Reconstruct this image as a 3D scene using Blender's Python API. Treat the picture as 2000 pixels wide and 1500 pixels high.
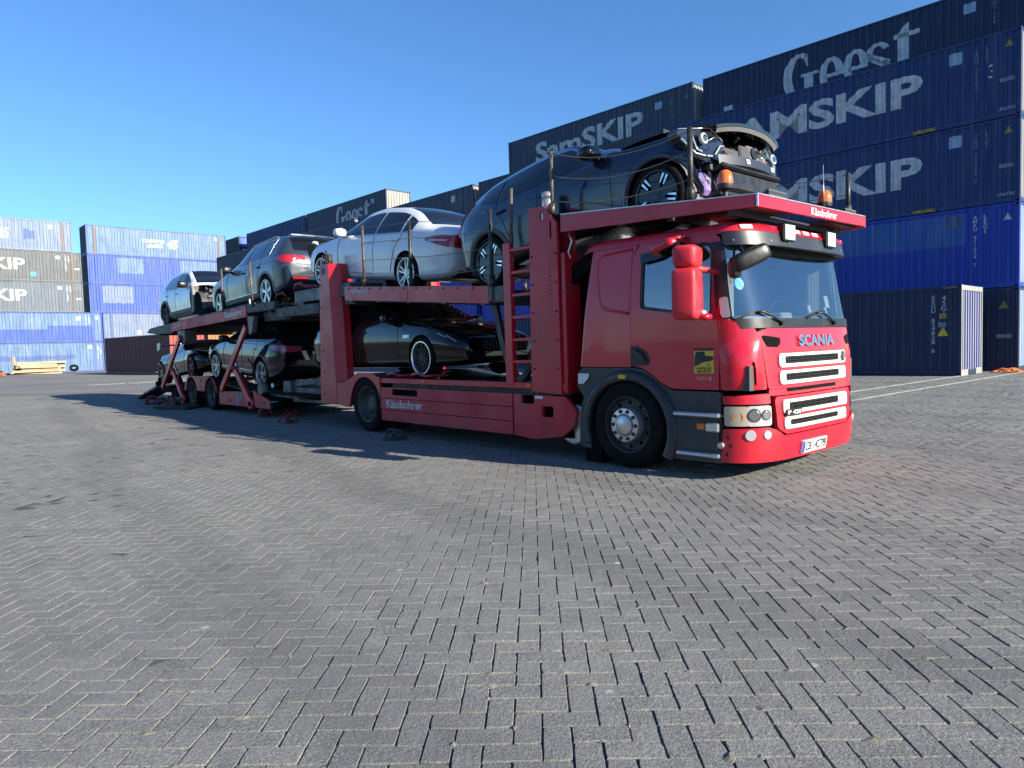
import bpy, bmesh, math, random
import numpy as np
from mathutils import Vector, Matrix
from mathutils.geometry import tessellate_polygon
random.seed(7); rng = np.random.default_rng(7)
S = bpy.context.scene
for o in list(bpy.data.objects): bpy.data.objects.remove(o)
COL = S.collection
R = math.radians

# ------------------------------------------------------------------ camera
CAMH = 1.411; PITCH = R(3.1726); ROLL = R(1.6636); FPX = 1379.1
cam = bpy.data.cameras.new('camera'); camo = bpy.data.objects.new('camera', cam); COL.objects.link(camo)
fw = Vector((0, math.cos(PITCH), -math.sin(PITCH))); up = Vector((0, math.sin(PITCH), math.cos(PITCH))); rt = Vector((1, 0, 0))
r2 = rt*math.cos(ROLL) - up*math.sin(ROLL); u2 = up*math.cos(ROLL) + rt*math.sin(ROLL)
m = Matrix(((r2.x, u2.x, -fw.x, 0), (r2.y, u2.y, -fw.y, 0), (r2.z, u2.z, -fw.z, CAMH), (0, 0, 0, 1)))
camo.matrix_world = m
cam.sensor_fit = 'HORIZONTAL'; cam.sensor_width = 36; cam.lens = FPX/2000*36
cam.clip_start = 0.05; cam.clip_end = 3000
S.camera = camo
# ------------------------------------------------------------------ sky and sun
SUN_EL = R(23.0); SUN_DIR = Vector((0.8236*math.cos(SUN_EL), -0.5672*math.cos(SUN_EL), math.sin(SUN_EL)))
W = bpy.data.worlds.new("World"); S.world = W; W.use_nodes = True
wt = W.node_tree; wt.nodes.clear()
sky = wt.nodes.new('ShaderNodeTexSky'); sky.sky_type = 'NISHITA'; sky.sun_disc = False
sky.sun_elevation = SUN_EL; sky.sun_rotation = math.atan2(SUN_DIR.x, SUN_DIR.y)
sky.altitude = 0; sky.air_density = 1.1; sky.dust_density = 0.2; sky.ozone_density = 2.0
bg = wt.nodes.new('ShaderNodeBackground'); bg.inputs['Strength'].default_value = 0.072
wo = wt.nodes.new('ShaderNodeOutputWorld')
tint = wt.nodes.new('ShaderNodeMix'); tint.data_type = 'RGBA'; tint.blend_type = 'MULTIPLY'; tint.inputs[0].default_value = 1.0
tint.inputs[7].default_value = (.53, .86, 1.27, 1)
wt.links.new(sky.outputs[0], tint.inputs[6]); wt.links.new(tint.outputs[2], bg.inputs[0]); wt.links.new(bg.outputs[0], wo.inputs[0])
sl = bpy.data.lights.new('sun', 'SUN'); sl.energy = 5.0; sl.angle = R(0.53); sl.color = (1.0, 0.925, 0.77)
so = bpy.data.objects.new('sun', sl); COL.objects.link(so)
so.rotation_euler = SUN_DIR.to_track_quat('Z', 'Y').to_euler(); so.location = (20, -15, 30)
S.view_settings.view_transform = 'Standard'; S.view_settings.look = 'None'
S.view_settings.exposure = 1.18; S.view_settings.gamma = 1.0
S.view_settings.use_curve_mapping = False

# ------------------------------------------------------------------ helpers
def tag(o, label=None, cat=None, group=None, kind=None):
    if label: o['label'] = label
    if cat: o['category'] = cat
    if group: o['group'] = group
    if kind: o['kind'] = kind
    return o
def empty(name, loc=(0, 0, 0), rz=0.0, parent=None):
    o = bpy.data.objects.new(name, None); COL.objects.link(o); o.location = loc; o.rotation_euler = (0, 0, rz)
    o.empty_display_size = .2
    if parent: o.parent = parent
    return o
def link(name, me, parent=None):
    o = bpy.data.objects.new(name, me); COL.objects.link(o)
    if parent: o.parent = parent
    return o
def copy_tree(o, parent=None):
    c = o.copy(); COL.objects.link(c); c.parent = parent
    for ch in list(o.children): copy_tree(ch, c)
    return c

def rpoly(pts, r=0.03, n=4):
    """round the corners of a 2D polygon; a point may carry its own radius"""
    out = []; N = len(pts)
    for i in range(N):
        p = pts[i]; rr = p[2] if len(p) > 2 else r
        p = Vector(p[:2]); a = Vector(pts[i-1][:2]) - p; b = Vector(pts[(i+1) % N][:2]) - p
        la, lb = a.length, b.length
        if rr <= 1e-6: out.append((p.x, p.y)); continue
        a.normalize(); b.normalize()
        ang = a.angle(b)
        if ang > 3.05: out.append((p.x, p.y)); continue
        t = min(rr/math.tan(ang/2), .48*la, .48*lb)
        p0, p1 = p+a*t, p+b*t
        for k in range(n+1):
            u = k/n; q = p0*(1-u)**2 + p*2*u*(1-u) + p1*u*u
            out.append((q.x, q.y))
    return out
def rrect(a0, a1, b0, b1, r=.03, n=4): return rpoly([(a0, b0), (a1, b0), (a1, b1), (a0, b1)], r, n)
def arc(cx, cy, r, a0, a1, n=16, ry=None):
    ry = ry or r
    return [(cx+r*math.cos(R(a0+(a1-a0)*i/n)), cy+ry*math.sin(R(a0+(a1-a0)*i/n))) for i in range(n+1)]

class MB:
    def __init__(s): s.v = []; s.f = []; s.m = []; s.s = []
    def add(s, vs, fs, mat=0, smooth=False):
        b = len(s.v); s.v.extend([tuple(v) for v in vs])
        for f in fs: s.f.append([b+i for i in f]); s.m.append(mat); s.s.append(smooth)
        return s
    def box(s, x0, x1, y0, y1, z0, z1, mat=0, bev=0.0, M=None):
        if x0 > x1: x0, x1 = x1, x0
        if y0 > y1: y0, y1 = y1, y0
        if z0 > z1: z0, z1 = z1, z0
        if bev <= 0:
            vs = [(x, y, z) for x in (x0, x1) for y in (y0, y1) for z in (z0, z1)]
            fs = [(0, 1, 3, 2), (4, 6, 7, 5), (0, 4, 5, 1), (2, 3, 7, 6), (0, 2, 6, 4), (1, 5, 7, 3)]
        else:
            b = min(bev, (x1-x0)*.45, (y1-y0)*.45, (z1-z0)*.45)
            vs = []; idx = {}
            for i, x in enumerate((x0, x1)):
                for j, y in enumerate((y0, y1)):
                    for k, z in enumerate((z0, z1)):
                        sx, sy, sz = (1 if i == 0 else -1), (1 if j == 0 else -1), (1 if k == 0 else -1)
                        idx[(i, j, k, 0)] = len(vs); vs.append((x, y+sy*b, z+sz*b))
                        idx[(i, j, k, 1)] = len(vs); vs.append((x+sx*b, y, z+sz*b))
                        idx[(i, j, k, 2)] = len(vs); vs.append((x+sx*b, y+sy*b, z))
            fs = []
            for i in (0, 1):
                fs.append([idx[(i, 0, 0, 0)], idx[(i, 1, 0, 0)], idx[(i, 1, 1, 0)], idx[(i, 0, 1, 0)]])
                fs.append([idx[(0, i, 0, 1)], idx[(1, i, 0, 1)], idx[(1, i, 1, 1)], idx[(0, i, 1, 1)]])
                fs.append([idx[(0, 0, i, 2)], idx[(1, 0, i, 2)], idx[(1, 1, i, 2)], idx[(0, 1, i, 2)]])
            for p in (0, 1):
                for q in (0, 1):
                    fs.append([idx[(p, q, 0, 0)], idx[(p, q, 1, 0)], idx[(p, q, 1, 1)], idx[(p, q, 0, 1)]])
                    fs.append([idx[(p, 0, q, 0)], idx[(p, 1, q, 0)], idx[(p, 1, q, 2)], idx[(p, 0, q, 2)]])
                    fs.append([idx[(0, p, q, 1)], idx[(1, p, q, 1)], idx[(1, p, q, 2)], idx[(0, p, q, 2)]])
                    for k in (0, 1): fs.append([idx[(p, q, k, 0)], idx[(p, q, k, 1)], idx[(p, q, k, 2)]])
        if M is not None: vs = [tuple(M @ Vector(v)) for v in vs]
        return s.add(vs, fs, mat)
    def bar(s, p, q, w, h, mat=0, upv=(0, 0, 1), bev=0.0):
        p, q = Vector(p), Vector(q); d = q-p; L = d.length; d.normalize()
        u = Vector(upv); r_ = d.cross(u)
        if r_.length < 1e-5: r_ = d.cross(Vector((0, 1, 0)))
        r_.normalize(); u = r_.cross(d)
        M = Matrix(((d.x, r_.x, u.x, p.x), (d.y, r_.y, u.y, p.y), (d.z, r_.z, u.z, p.z), (0, 0, 0, 1)))
        return s.box(0, L, -w/2, w/2, -h/2, h/2, mat, bev, M)
    def tube(s, pts, r, n=8, mat=0, smooth=True, cap=True, r1=None):
        pts = [Vector(p) for p in pts]; N = len(pts); vs = []; ref = None
        for i, p in enumerate(pts):
            d = (pts[min(i+1, N-1)] - pts[max(i-1, 0)]).normalized()
            if ref is None:
                ref = Vector((0, 0, 1)) if abs(d.z) < .9 else Vector((1, 0, 0))
            a = d.cross(ref).normalized(); b = a.cross(d).normalized(); ref = b
            rr = r if r1 is None else r+(r1-r)*i/(N-1)
            for k in range(n):
                t = 2*math.pi*k/n; vs.append(p + (a*math.cos(t)+b*math.sin(t))*rr)
        fs = [(i*n+k, i*n+(k+1) % n, (i+1)*n+(k+1) % n, (i+1)*n+k) for i in range(N-1) for k in range(n)]
        s.add(vs, fs, mat, smooth)
        if cap: s.add(vs[:n], [list(range(n))], mat); s.add(vs[-n:], [list(range(n))], mat)
        return s
    def cyl(s, p, q, r, n=20, mat=0, r1=None, smooth=True): return s.tube([p, q], r, n, mat, smooth, True, r1)
    def lathe(s, prof, o=(0, 0, 0), axis='y', n=32, mat=0, smooth=True, flip=1, mats=None, cap=False):
        """prof: list of (radius, offset along axis)"""
        vs = []
        for r_, a in prof:
            for k in range(n):
                t = 2*math.pi*k/n; c, d = r_*math.cos(t), r_*math.sin(t)
                if axis == 'y': vs.append((o[0]+c, o[1]+a*flip, o[2]+d))
                elif axis == 'z': vs.append((o[0]+c, o[1]+d, o[2]+a*flip))
                else: vs.append((o[0]+a*flip, o[1]+c, o[2]+d))
        for i in range(len(prof)-1):
            b = len(s.v)
            s.add(vs[i*n:(i+2)*n], [(k, (k+1) % n, n+(k+1) % n, n+k) for k in range(n)], mats[i] if mats else mat, smooth)
        for i in ((0, len(prof)-1) if cap else ()):
            if prof[i][0] > 1e-4 and i == 0: s.add(vs[:n], [list(range(n))], mats[0] if mats else mat)
            elif prof[i][0] > 1e-4: s.add(vs[-n:], [list(range(n))], mats[-1] if mats else mat)
        return s
    def grid(s, P, mat=0, smooth=True, close=False):
        """P[i][j] points -> quads"""
        ni, nj = len(P), len(P[0]); vs = [p for row in P for p in row]
        fs = [(i*nj+j, i*nj+j+1, (i+1)*nj+j+1, (i+1)*nj+j) for i in range(ni-1) for j in range(nj-1)]
        if close: fs += [(i*nj+nj-1, i*nj, (i+1)*nj, (i+1)*nj+nj-1) for i in range(ni-1)]
        return s.add(vs, fs, mat, smooth)
    def plate(s, outer, holes, f, d0=0.0, d1=0.02, mat=0, cutsa=(), cutsb=(), smooth=False, back=True, side_mat=None):
        """2D polygon with holes -> slab; f(a,b,depth)->(x,y,z)"""
        loops = [[Vector((p[0], p[1], 0)) for p in outer]] + [[Vector((p[0], p[1], 0)) for p in h] for h in holes]
        flat = [v for l in loops for v in l]
        tris = tessellate_polygon(loops)
        bm = bmesh.new(); bv = [bm.verts.new(v) for v in flat]
        for t in tris:
            try: bm.faces.new([bv[i] for i in t])
            except ValueError: pass
        for ax, cuts in ((0, cutsa), (1, cutsb)):
            for c in cuts:
                n = Vector((1, 0, 0)) if ax == 0 else Vector((0, 1, 0))
                bmesh.ops.bisect_plane(bm, geom=bm.verts[:]+bm.edges[:]+bm.faces[:], plane_co=n*c, plane_no=n, dist=1e-6)
        bm.verts.index_update(); bm.verts.ensure_lookup_table()
        P = [(v.co.x, v.co.y) for v in bm.verts]; F = [[v.index for v in fa.verts] for fa in bm.faces]
        E = [(e.verts[0].index, e.verts[1].index) for e in bm.edges if len(e.link_faces) == 1]
        bm.free()
        A = [f(a, b, d0) for a, b in P]
        s.add(A, F, mat, smooth)
        if back or d1 != d0:
            B = [f(a, b, d1) for a, b in P]; n = len(P)
            if back: s.add(B, F, mat, smooth)
            vs = []; fs = []
            for i, j in E:
                k = len(vs); vs += [A[i], A[j], B[j], B[i]]; fs.append((k, k+1, k+2, k+3))
            s.add(vs, fs, mat if side_mat is None else side_mat)
        return s
    def build(s, name, mats, parent=None, fix=True, smooth_angle=None, merge=True):
        me = bpy.data.meshes.new(name)
        me.from_pydata(s.v, [], s.f)
        mats = mats if isinstance(mats, (list, tuple)) else [mats]
        for m_ in mats: me.materials.append(m_)
        me.polygons.foreach_set('material_index', s.m); me.polygons.foreach_set('use_smooth', s.s)
        if fix:
            bm = bmesh.new(); bm.from_mesh(me)
            if merge: bmesh.ops.remove_doubles(bm, verts=bm.verts, dist=1e-5)
            bmesh.ops.recalc_face_normals(bm, faces=bm.faces); bm.to_mesh(me); bm.free()
        me.update()
        if smooth_angle:
            for p in me.polygons: p.use_smooth = True
            me.set_sharp_from_angle(angle=R(smooth_angle))
        return link(name, me, parent)

def text_tris(txt, size=1.0, bold=0.0, sx=1.0, align='LEFT', spacing=1.0, line=1.0, shear=0.0):
    """built-in font -> (verts2d, faces)"""
    cu = bpy.data.curves.new('t', 'FONT'); cu.body = txt; cu.size = size; cu.offset = bold; cu.align_x = align
    cu.space_character = spacing; cu.space_line = line; cu.shear = shear; cu.resolution_u = 3
    o = bpy.data.objects.new('t', cu); COL.objects.link(o)
    dg = bpy.context.evaluated_depsgraph_get(); dg.update()
    me = bpy.data.meshes.new_from_object(o.evaluated_get(dg))
    v = [(p.co.x*sx, p.co.y) for p in me.vertices]; f = [list(p.vertices) for p in me.polygons]
    bpy.data.objects.remove(o); bpy.data.curves.remove(cu); bpy.data.meshes.remove(me)
    return v, f
def fit_text(v, w=None, h=None):
    xs = [p[0] for p in v]; ys = [p[1] for p in v]; x0, y0 = min(xs), min(ys)
    kx = w/(max(xs)-x0) if w else None; ky = h/(max(ys)-y0) if h else None
    kx = kx or ky; ky = ky or kx
    return [((p[0]-x0)*kx, (p[1]-y0)*ky) for p in v]
def cut2d(v, f, cuts):
    bm = bmesh.new(); bv = [bm.verts.new((a, b, 0)) for a, b in v]
    for t in f:
        try: bm.faces.new([bv[i] for i in t])
        except ValueError: pass
    for c in cuts:
        bmesh.ops.bisect_plane(bm, geom=bm.verts[:]+bm.edges[:]+bm.faces[:], plane_co=(c, 0, 0), plane_no=(1, 0, 0), dist=1e-6)
    bm.verts.index_update()
    V = [(q.co.x, q.co.y) for q in bm.verts]; F = [[q.index for q in fa.verts] for fa in bm.faces]; bm.free()
    return V, F

# ------------------------------------------------------------------ materials
def mat(name, col, rough=.5, metal=0.0, coat=0.0, spec=.5, noise=0.0, nscale=8.0, bump=0.0, bscale=60.0, streak=0.0,
        dirt=None, dirt_amt=0.0, dirt_scale=2.0, coat_rough=.03):
    if metal < .7: col = tuple(c*.84 for c in col)
    m_ = bpy.data.materials.new(name); m_.use_nodes = True; nt = m_.node_tree; b = nt.nodes['Principled BSDF']
    b.inputs['Base Color'].default_value = (*col, 1); b.inputs['Roughness'].default_value = rough
    b.inputs['Metallic'].default_value = metal; b.inputs['Coat Weight'].default_value = coat
    b.inputs['Coat Roughness'].default_value = coat_rough; b.inputs['Specular IOR Level'].default_value = spec
    if noise or bump or streak or dirt:
        tc = nt.nodes.new('ShaderNodeTexCoord')
        cur = None
        def mixin(fac, ca, cb):
            mx = nt.nodes.new('ShaderNodeMix'); mx.data_type = 'RGBA'
            nt.links.new(fac, mx.inputs[0])
            if isinstance(ca, tuple): mx.inputs[6].default_value = (*ca, 1)
            else: nt.links.new(ca, mx.inputs[6])
            mx.inputs[7].default_value = (*cb, 1)
            return mx.outputs[2]
        def noise_fac(scale, lo, hi, stretch=None, detail=5):
            src = tc.outputs['Object']
            if stretch:
                mp = nt.nodes.new('ShaderNodeMapping'); mp.inputs['Scale'].default_value = stretch
                nt.links.new(src, mp.inputs[0]); src = mp.outputs[0]
            n_ = nt.nodes.new('ShaderNodeTexNoise'); n_.inputs['Scale'].default_value = scale; n_.inputs['Detail'].default_value = detail
            nt.links.new(src, n_.inputs['Vector'])
            mr = nt.nodes.new('ShaderNodeMapRange'); mr.inputs[1].default_value = lo; mr.inputs[2].default_value = hi
            nt.links.new(n_.outputs[0], mr.inputs[0]); return mr.outputs[0], n_.outputs[0]
        cur = tuple(col)
        if noise:
            f_, _ = noise_fac(nscale, .35, .65)
            c2 = tuple(max(0, c*(1-noise)) for c in col)
            cur = mixin(f_, cur, c2)
            mr = nt.nodes.new('ShaderNodeMapRange'); mr.inputs[3].default_value = max(0, rough-.08); mr.inputs[4].default_value = min(1, rough+.1)
            nt.links.new(f_, mr.inputs[0]); nt.links.new(mr.outputs[0], b.inputs['Roughness'])
        if streak:
            f_, _ = noise_fac(3.0, .5, .72, (6, 6, .35))
            mm = nt.nodes.new('ShaderNodeMath'); mm.operation = 'MULTIPLY'; mm.inputs[1].default_value = streak
            nt.links.new(f_, mm.inputs[0])
            cur = mixin(mm.outputs[0], cur, tuple(min(1, c*1.5+.03) for c in col))
        if dirt:
            f_, _ = noise_fac(dirt_scale, .52, .75, (1, 1, .7), 8)
            mm = nt.nodes.new('ShaderNodeMath'); mm.operation = 'MULTIPLY'; mm.inputs[1].default_value = dirt_amt
            nt.links.new(f_, mm.inputs[0])
            cur = mixin(mm.outputs[0], cur, dirt)
        if not isinstance(cur, tuple): nt.links.new(cur, b.inputs['Base Color'])
        if bump:
            n_ = nt.nodes.new('ShaderNodeTexNoise'); n_.inputs['Scale'].default_value = bscale; n_.inputs['Detail'].default_value = 4
            nt.links.new(tc.outputs['Object'], n_.inputs['Vector'])
            bp = nt.nodes.new('ShaderNodeBump'); bp.inputs['Strength'].default_value = bump; bp.inputs['Distance'].default_value = .01
            nt.links.new(n_.outputs[0], bp.inputs['Height']); nt.links.new(bp.outputs[0], b.inputs['Normal'])
    return m_
def glass_mat(name, tint=(.75, .85, .85), trans=.6):
    """pane: fresnel reflection over tinted see-through"""
    m_ = bpy.data.materials.new(name); m_.use_nodes = True; nt = m_.node_tree; nt.nodes.clear()
    out = nt.nodes.new('ShaderNodeOutputMaterial'); t = nt.nodes.new('ShaderNodeBsdfTransparent'); t.inputs[0].default_value = (*[c*trans for c in tint], 1)
    g = nt.nodes.new('ShaderNodeBsdfGlossy'); g.inputs['Roughness'].default_value = .015
    fr = nt.nodes.new('ShaderNodeFresnel'); fr.inputs[0].default_value = 1.62
    mr = nt.nodes.new('ShaderNodeMapRange'); mr.inputs[3].default_value = .25; mr.inputs[4].default_value = 1.0
    nt.links.new(fr.outputs[0], mr.inputs[0])
    mx = nt.nodes.new('ShaderNodeMixShader'); nt.links.new(mr.outputs[0], mx.inputs[0]); nt.links.new(t.outputs[0], mx.inputs[1]); nt.links.new(g.outputs[0], mx.inputs[2])
    nt.links.new(mx.outputs[0], out.inputs[0]); return m_
M = {}
M['red'] = mat('truck_red', (.62, .009, .030), .38, coat=.18, noise=.14, nscale=1.2, dirt=(.20, .11, .09), dirt_amt=.38, dirt_scale=1.8, coat_rough=.12)
M['redcab'] = mat('cab_red', (.64, .009, .031), .30, coat=.4, noise=.06, nscale=1.0, dirt=(.3, .1, .07), dirt_amt=.10, dirt_scale=2.2)
M['redmat'] = mat('faded_red', (.55, .015, .036), .5, noise=.15, nscale=2, dirt=(.20, .12, .10), dirt_amt=.3, dirt_scale=3)
M['redrust'] = mat('rusty_red', (.30, .03, .03), .6, noise=.4, nscale=14, dirt=(.10, .06, .05), dirt_amt=.6, dirt_scale=8)
M['dgrey'] = mat('dark_grey_plastic', (.030, .034, .040), .48, noise=.25, nscale=5, dirt=(.10, .10, .10), dirt_amt=.3, dirt_scale=3)
M['black'] = mat('black_plastic', (.010, .010, .011), .42, noise=.2, nscale=9)
M['blackmat'] = mat('matt_black', (.006, .006, .0065), .9, noise=.2, nscale=6, spec=.12)
M['steel'] = mat('galvanised_grey_steel', (.135, .14, .145), .5, metal=.4, noise=.3, nscale=5, dirt=(.08, .07, .055), dirt_amt=.6, dirt_scale=3)
M['dsteel'] = mat('dirty_dark_steel', (.055, .055, .056), .55, metal=.3, noise=.4, nscale=6, dirt=(.11, .09, .07), dirt_amt=.45, dirt_scale=4)
M['alu'] = mat('tread_aluminium', (.55, .57, .60), .34, metal=.85, noise=.15, nscale=20, bump=.3, bscale=130)
M['silver'] = mat('silver_metal', (.58, .58, .57), .32, metal=.75, noise=.12, nscale=12, dirt=(.25, .22, .2), dirt_amt=.25, dirt_scale=7)
M['chrome'] = mat('chrome', (.62, .62, .63), .12, metal=1.0)
M['rubber'] = mat('tyre_rubber', (.009, .009, .0095), .88, spec=.2, noise=.25, nscale=9, bump=.15, bscale=80)
M['wheelgrey'] = mat('dirty_wheel_steel', (.13, .125, .12), .6, metal=.25, noise=.4, nscale=9, dirt=(.12, .07, .045), dirt_amt=.5, dirt_scale=9)
M['cream'] = mat('cream_paint', (.78, .74, .62), .4, coat=.2, noise=.05, nscale=4)
M['white'] = mat('white_paint', (.78, .79, .80), .4, noise=.06, nscale=5)
M['letter'] = mat('weathered_white_lettering', (.66, .68, .68), .6, noise=.25, nscale=3, streak=.3, dirt=(.16, .20, .26), dirt_amt=.7, dirt_scale=9)
M['decal'] = mat('silver_grey_decal', (.62, .58, .60), .45, noise=.1, nscale=9)
M['amber'] = mat('amber_lens', (.75, .16, .01), .18, coat=.6)
M['yellow'] = mat('yellow_sticker', (.72, .50, .03), .45)
M['lens'] = mat('clear_lens', (.62, .64, .64), .12, metal=.35, coat=1.0)
M['tail'] = mat('red_tail_lens', (.42, .008, .018), .12, coat=1.0)
M['blueeu'] = mat('blue_plate_band', (.02, .07, .45), .4)
M['lightblue'] = mat('light_blue_plastic', (.05, .35, .75), .4)
M['purple'] = mat('purple_plastic', (.30, .22, .52), .42, noise=.1)
M['wire'] = mat('wire_rope', (.22, .20, .17), .6, metal=.4)
M['carglass'] = mat('dark_car_glass', (.008, .010, .013), .03, spec=.5)
M['visor'] = mat('dark_grey_visor', (.018, .022, .030), .42, coat=.1)
M['spotlens'] = mat('ribbed_spot_lens', (.72, .72, .66), .25, metal=.15, coat=1)
M['seat'] = mat('seat_cloth', (.10, .11, .11), .9)
M['curtain'] = mat('grey_curtain', (.62, .66, .68), .9)
M['amberpale'] = mat('pale_amber_lens', (.50, .42, .31), .18, coat=.8)
M['mirred'] = mat('matt_red_mirror_shell', (.66, .022, .040), .5, noise=.05, dirt=(.5, .2, .2), dirt_amt=.2, dirt_scale=5)
M['lensclear'] = glass_mat('headlight_glass', (.95, .95, .93), .9)
M['post'] = mat('scuffed_red_post', (.58, .010, .028), .42, coat=.15, noise=.16, nscale=1.5, dirt=(.18, .08, .05), dirt_amt=.5, dirt_scale=2.6, coat_rough=.2)
M['paneglass'] = glass_mat('cab_glass', (.80, .90, .92), .62)
M['cabinlight'] = mat('beige_cabin_trim', (.36, .36, .34), .8, noise=.1)
M['cabindark'] = mat('dark_cabin_trim', (.07, .075, .078), .7)
M['paperwhite'] = mat('white_paper', (.75, .76, .74), .7)
M['orange'] = mat('orange_strap', (.80, .20, .03), .6)
M['rustpipe'] = mat('rusty_pole', (.16, .13, .11), .6, metal=.4, noise=.4, nscale=14, dirt=(.20, .10, .05), dirt_amt=.6, dirt_scale=8)
M['pole'] = mat('black_pole', (.03, .03, .032), .5, metal=.2, noise=.3, nscale=12, dirt=(.22, .19, .16), dirt_amt=.45, dirt_scale=10)
M['engine'] = mat('grey_engine_plastic', (.07, .07, .075), .5, noise=.3, nscale=9)
M['beamgrey'] = mat('blue_grey_beam', (.028, .036, .050), .4, metal=.1)
M['wood'] = mat('raw_pine', (.62, .46, .27), .7, noise=.3, nscale=6, dirt=(.40, .26, .13), dirt_amt=.5, dirt_scale=6)
# ================================================================== ground
YAW = R(-1.7)
def undul(x, y):
    fade = np.clip((22-y)/10, 0, 1)
    return .6*fade*(0.006*np.sin(x*1.1+.4*y)+.005*np.sin(y*1.7-.6*x+1)+.004*np.sin(2.3*x+1.9*y+2)+.003*np.sin(3.9*x-3.1*y))
def ground_mat():
    m_ = bpy.data.materials.new('sandy_base_ground'); m_.use_nodes = True; nt = m_.node_tree; b = nt.nodes['Principled BSDF']
    geo = nt.nodes.new('ShaderNodeNewGeometry'); sep = nt.nodes.new('ShaderNodeSeparateXYZ'); nt.links.new(geo.outputs['Position'], sep.inputs[0])
    mr = nt.nodes.new('ShaderNodeMapRange'); mr.inputs[1].default_value = 24; mr.inputs[2].default_value = 30; nt.links.new(sep.outputs[1], mr.inputs[0])
    n1 = nt.nodes.new('ShaderNodeTexNoise'); n1.inputs['Scale'].default_value = .22; n1.inputs['Detail'].default_value = 8; nt.links.new(geo.outputs['Position'], n1.inputs['Vector'])
    cr = nt.nodes.new('ShaderNodeValToRGB'); cr.color_ramp.elements[0].position = .3; cr.color_ramp.elements[0].color = (.125, .122, .115, 1); cr.color_ramp.elements[1].position = .7; cr.color_ramp.elements[1].color = (.195, .19, .178, 1)
    nt.links.new(n1.outputs[0], cr.inputs[0])
    n2 = nt.nodes.new('ShaderNodeTexNoise'); n2.inputs['Scale'].default_value = 2.2; n2.inputs['Detail'].default_value = 6; nt.links.new(geo.outputs['Position'], n2.inputs['Vector'])
    cs = nt.nodes.new('ShaderNodeValToRGB'); cs.color_ramp.elements[0].position = .35; cs.color_ramp.elements[0].color = (.042, .041, .038, 1); cs.color_ramp.elements[1].position = .65; cs.color_ramp.elements[1].color = (.084, .081, .075, 1)
    nt.links.new(n2.outputs[0], cs.inputs[0])
    mx = nt.nodes.new('ShaderNodeMix'); mx.data_type = 'RGBA'; nt.links.new(mr.outputs[0], mx.inputs[0]); nt.links.new(cs.outputs[0], mx.inputs[6]); nt.links.new(cr.outputs[0], mx.inputs[7])
    nt.links.new(mx.outputs[2], b.inputs['Base Color']); b.inputs['Roughness'].default_value = .9
    bp = nt.nodes.new('ShaderNodeBump'); bp.inputs['Strength'].default_value = .35; bp.inputs['Distance'].default_value = .01
    n3 = nt.nodes.new('ShaderNodeTexNoise'); n3.inputs['Scale'].default_value = 90; nt.links.new(geo.outputs['Position'], n3.inputs['Vector'])
    nt.links.new(n3.outputs[0], bp.inputs['Height']); nt.links.new(bp.outputs[0], b.inputs['Normal'])
    return m_
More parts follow.
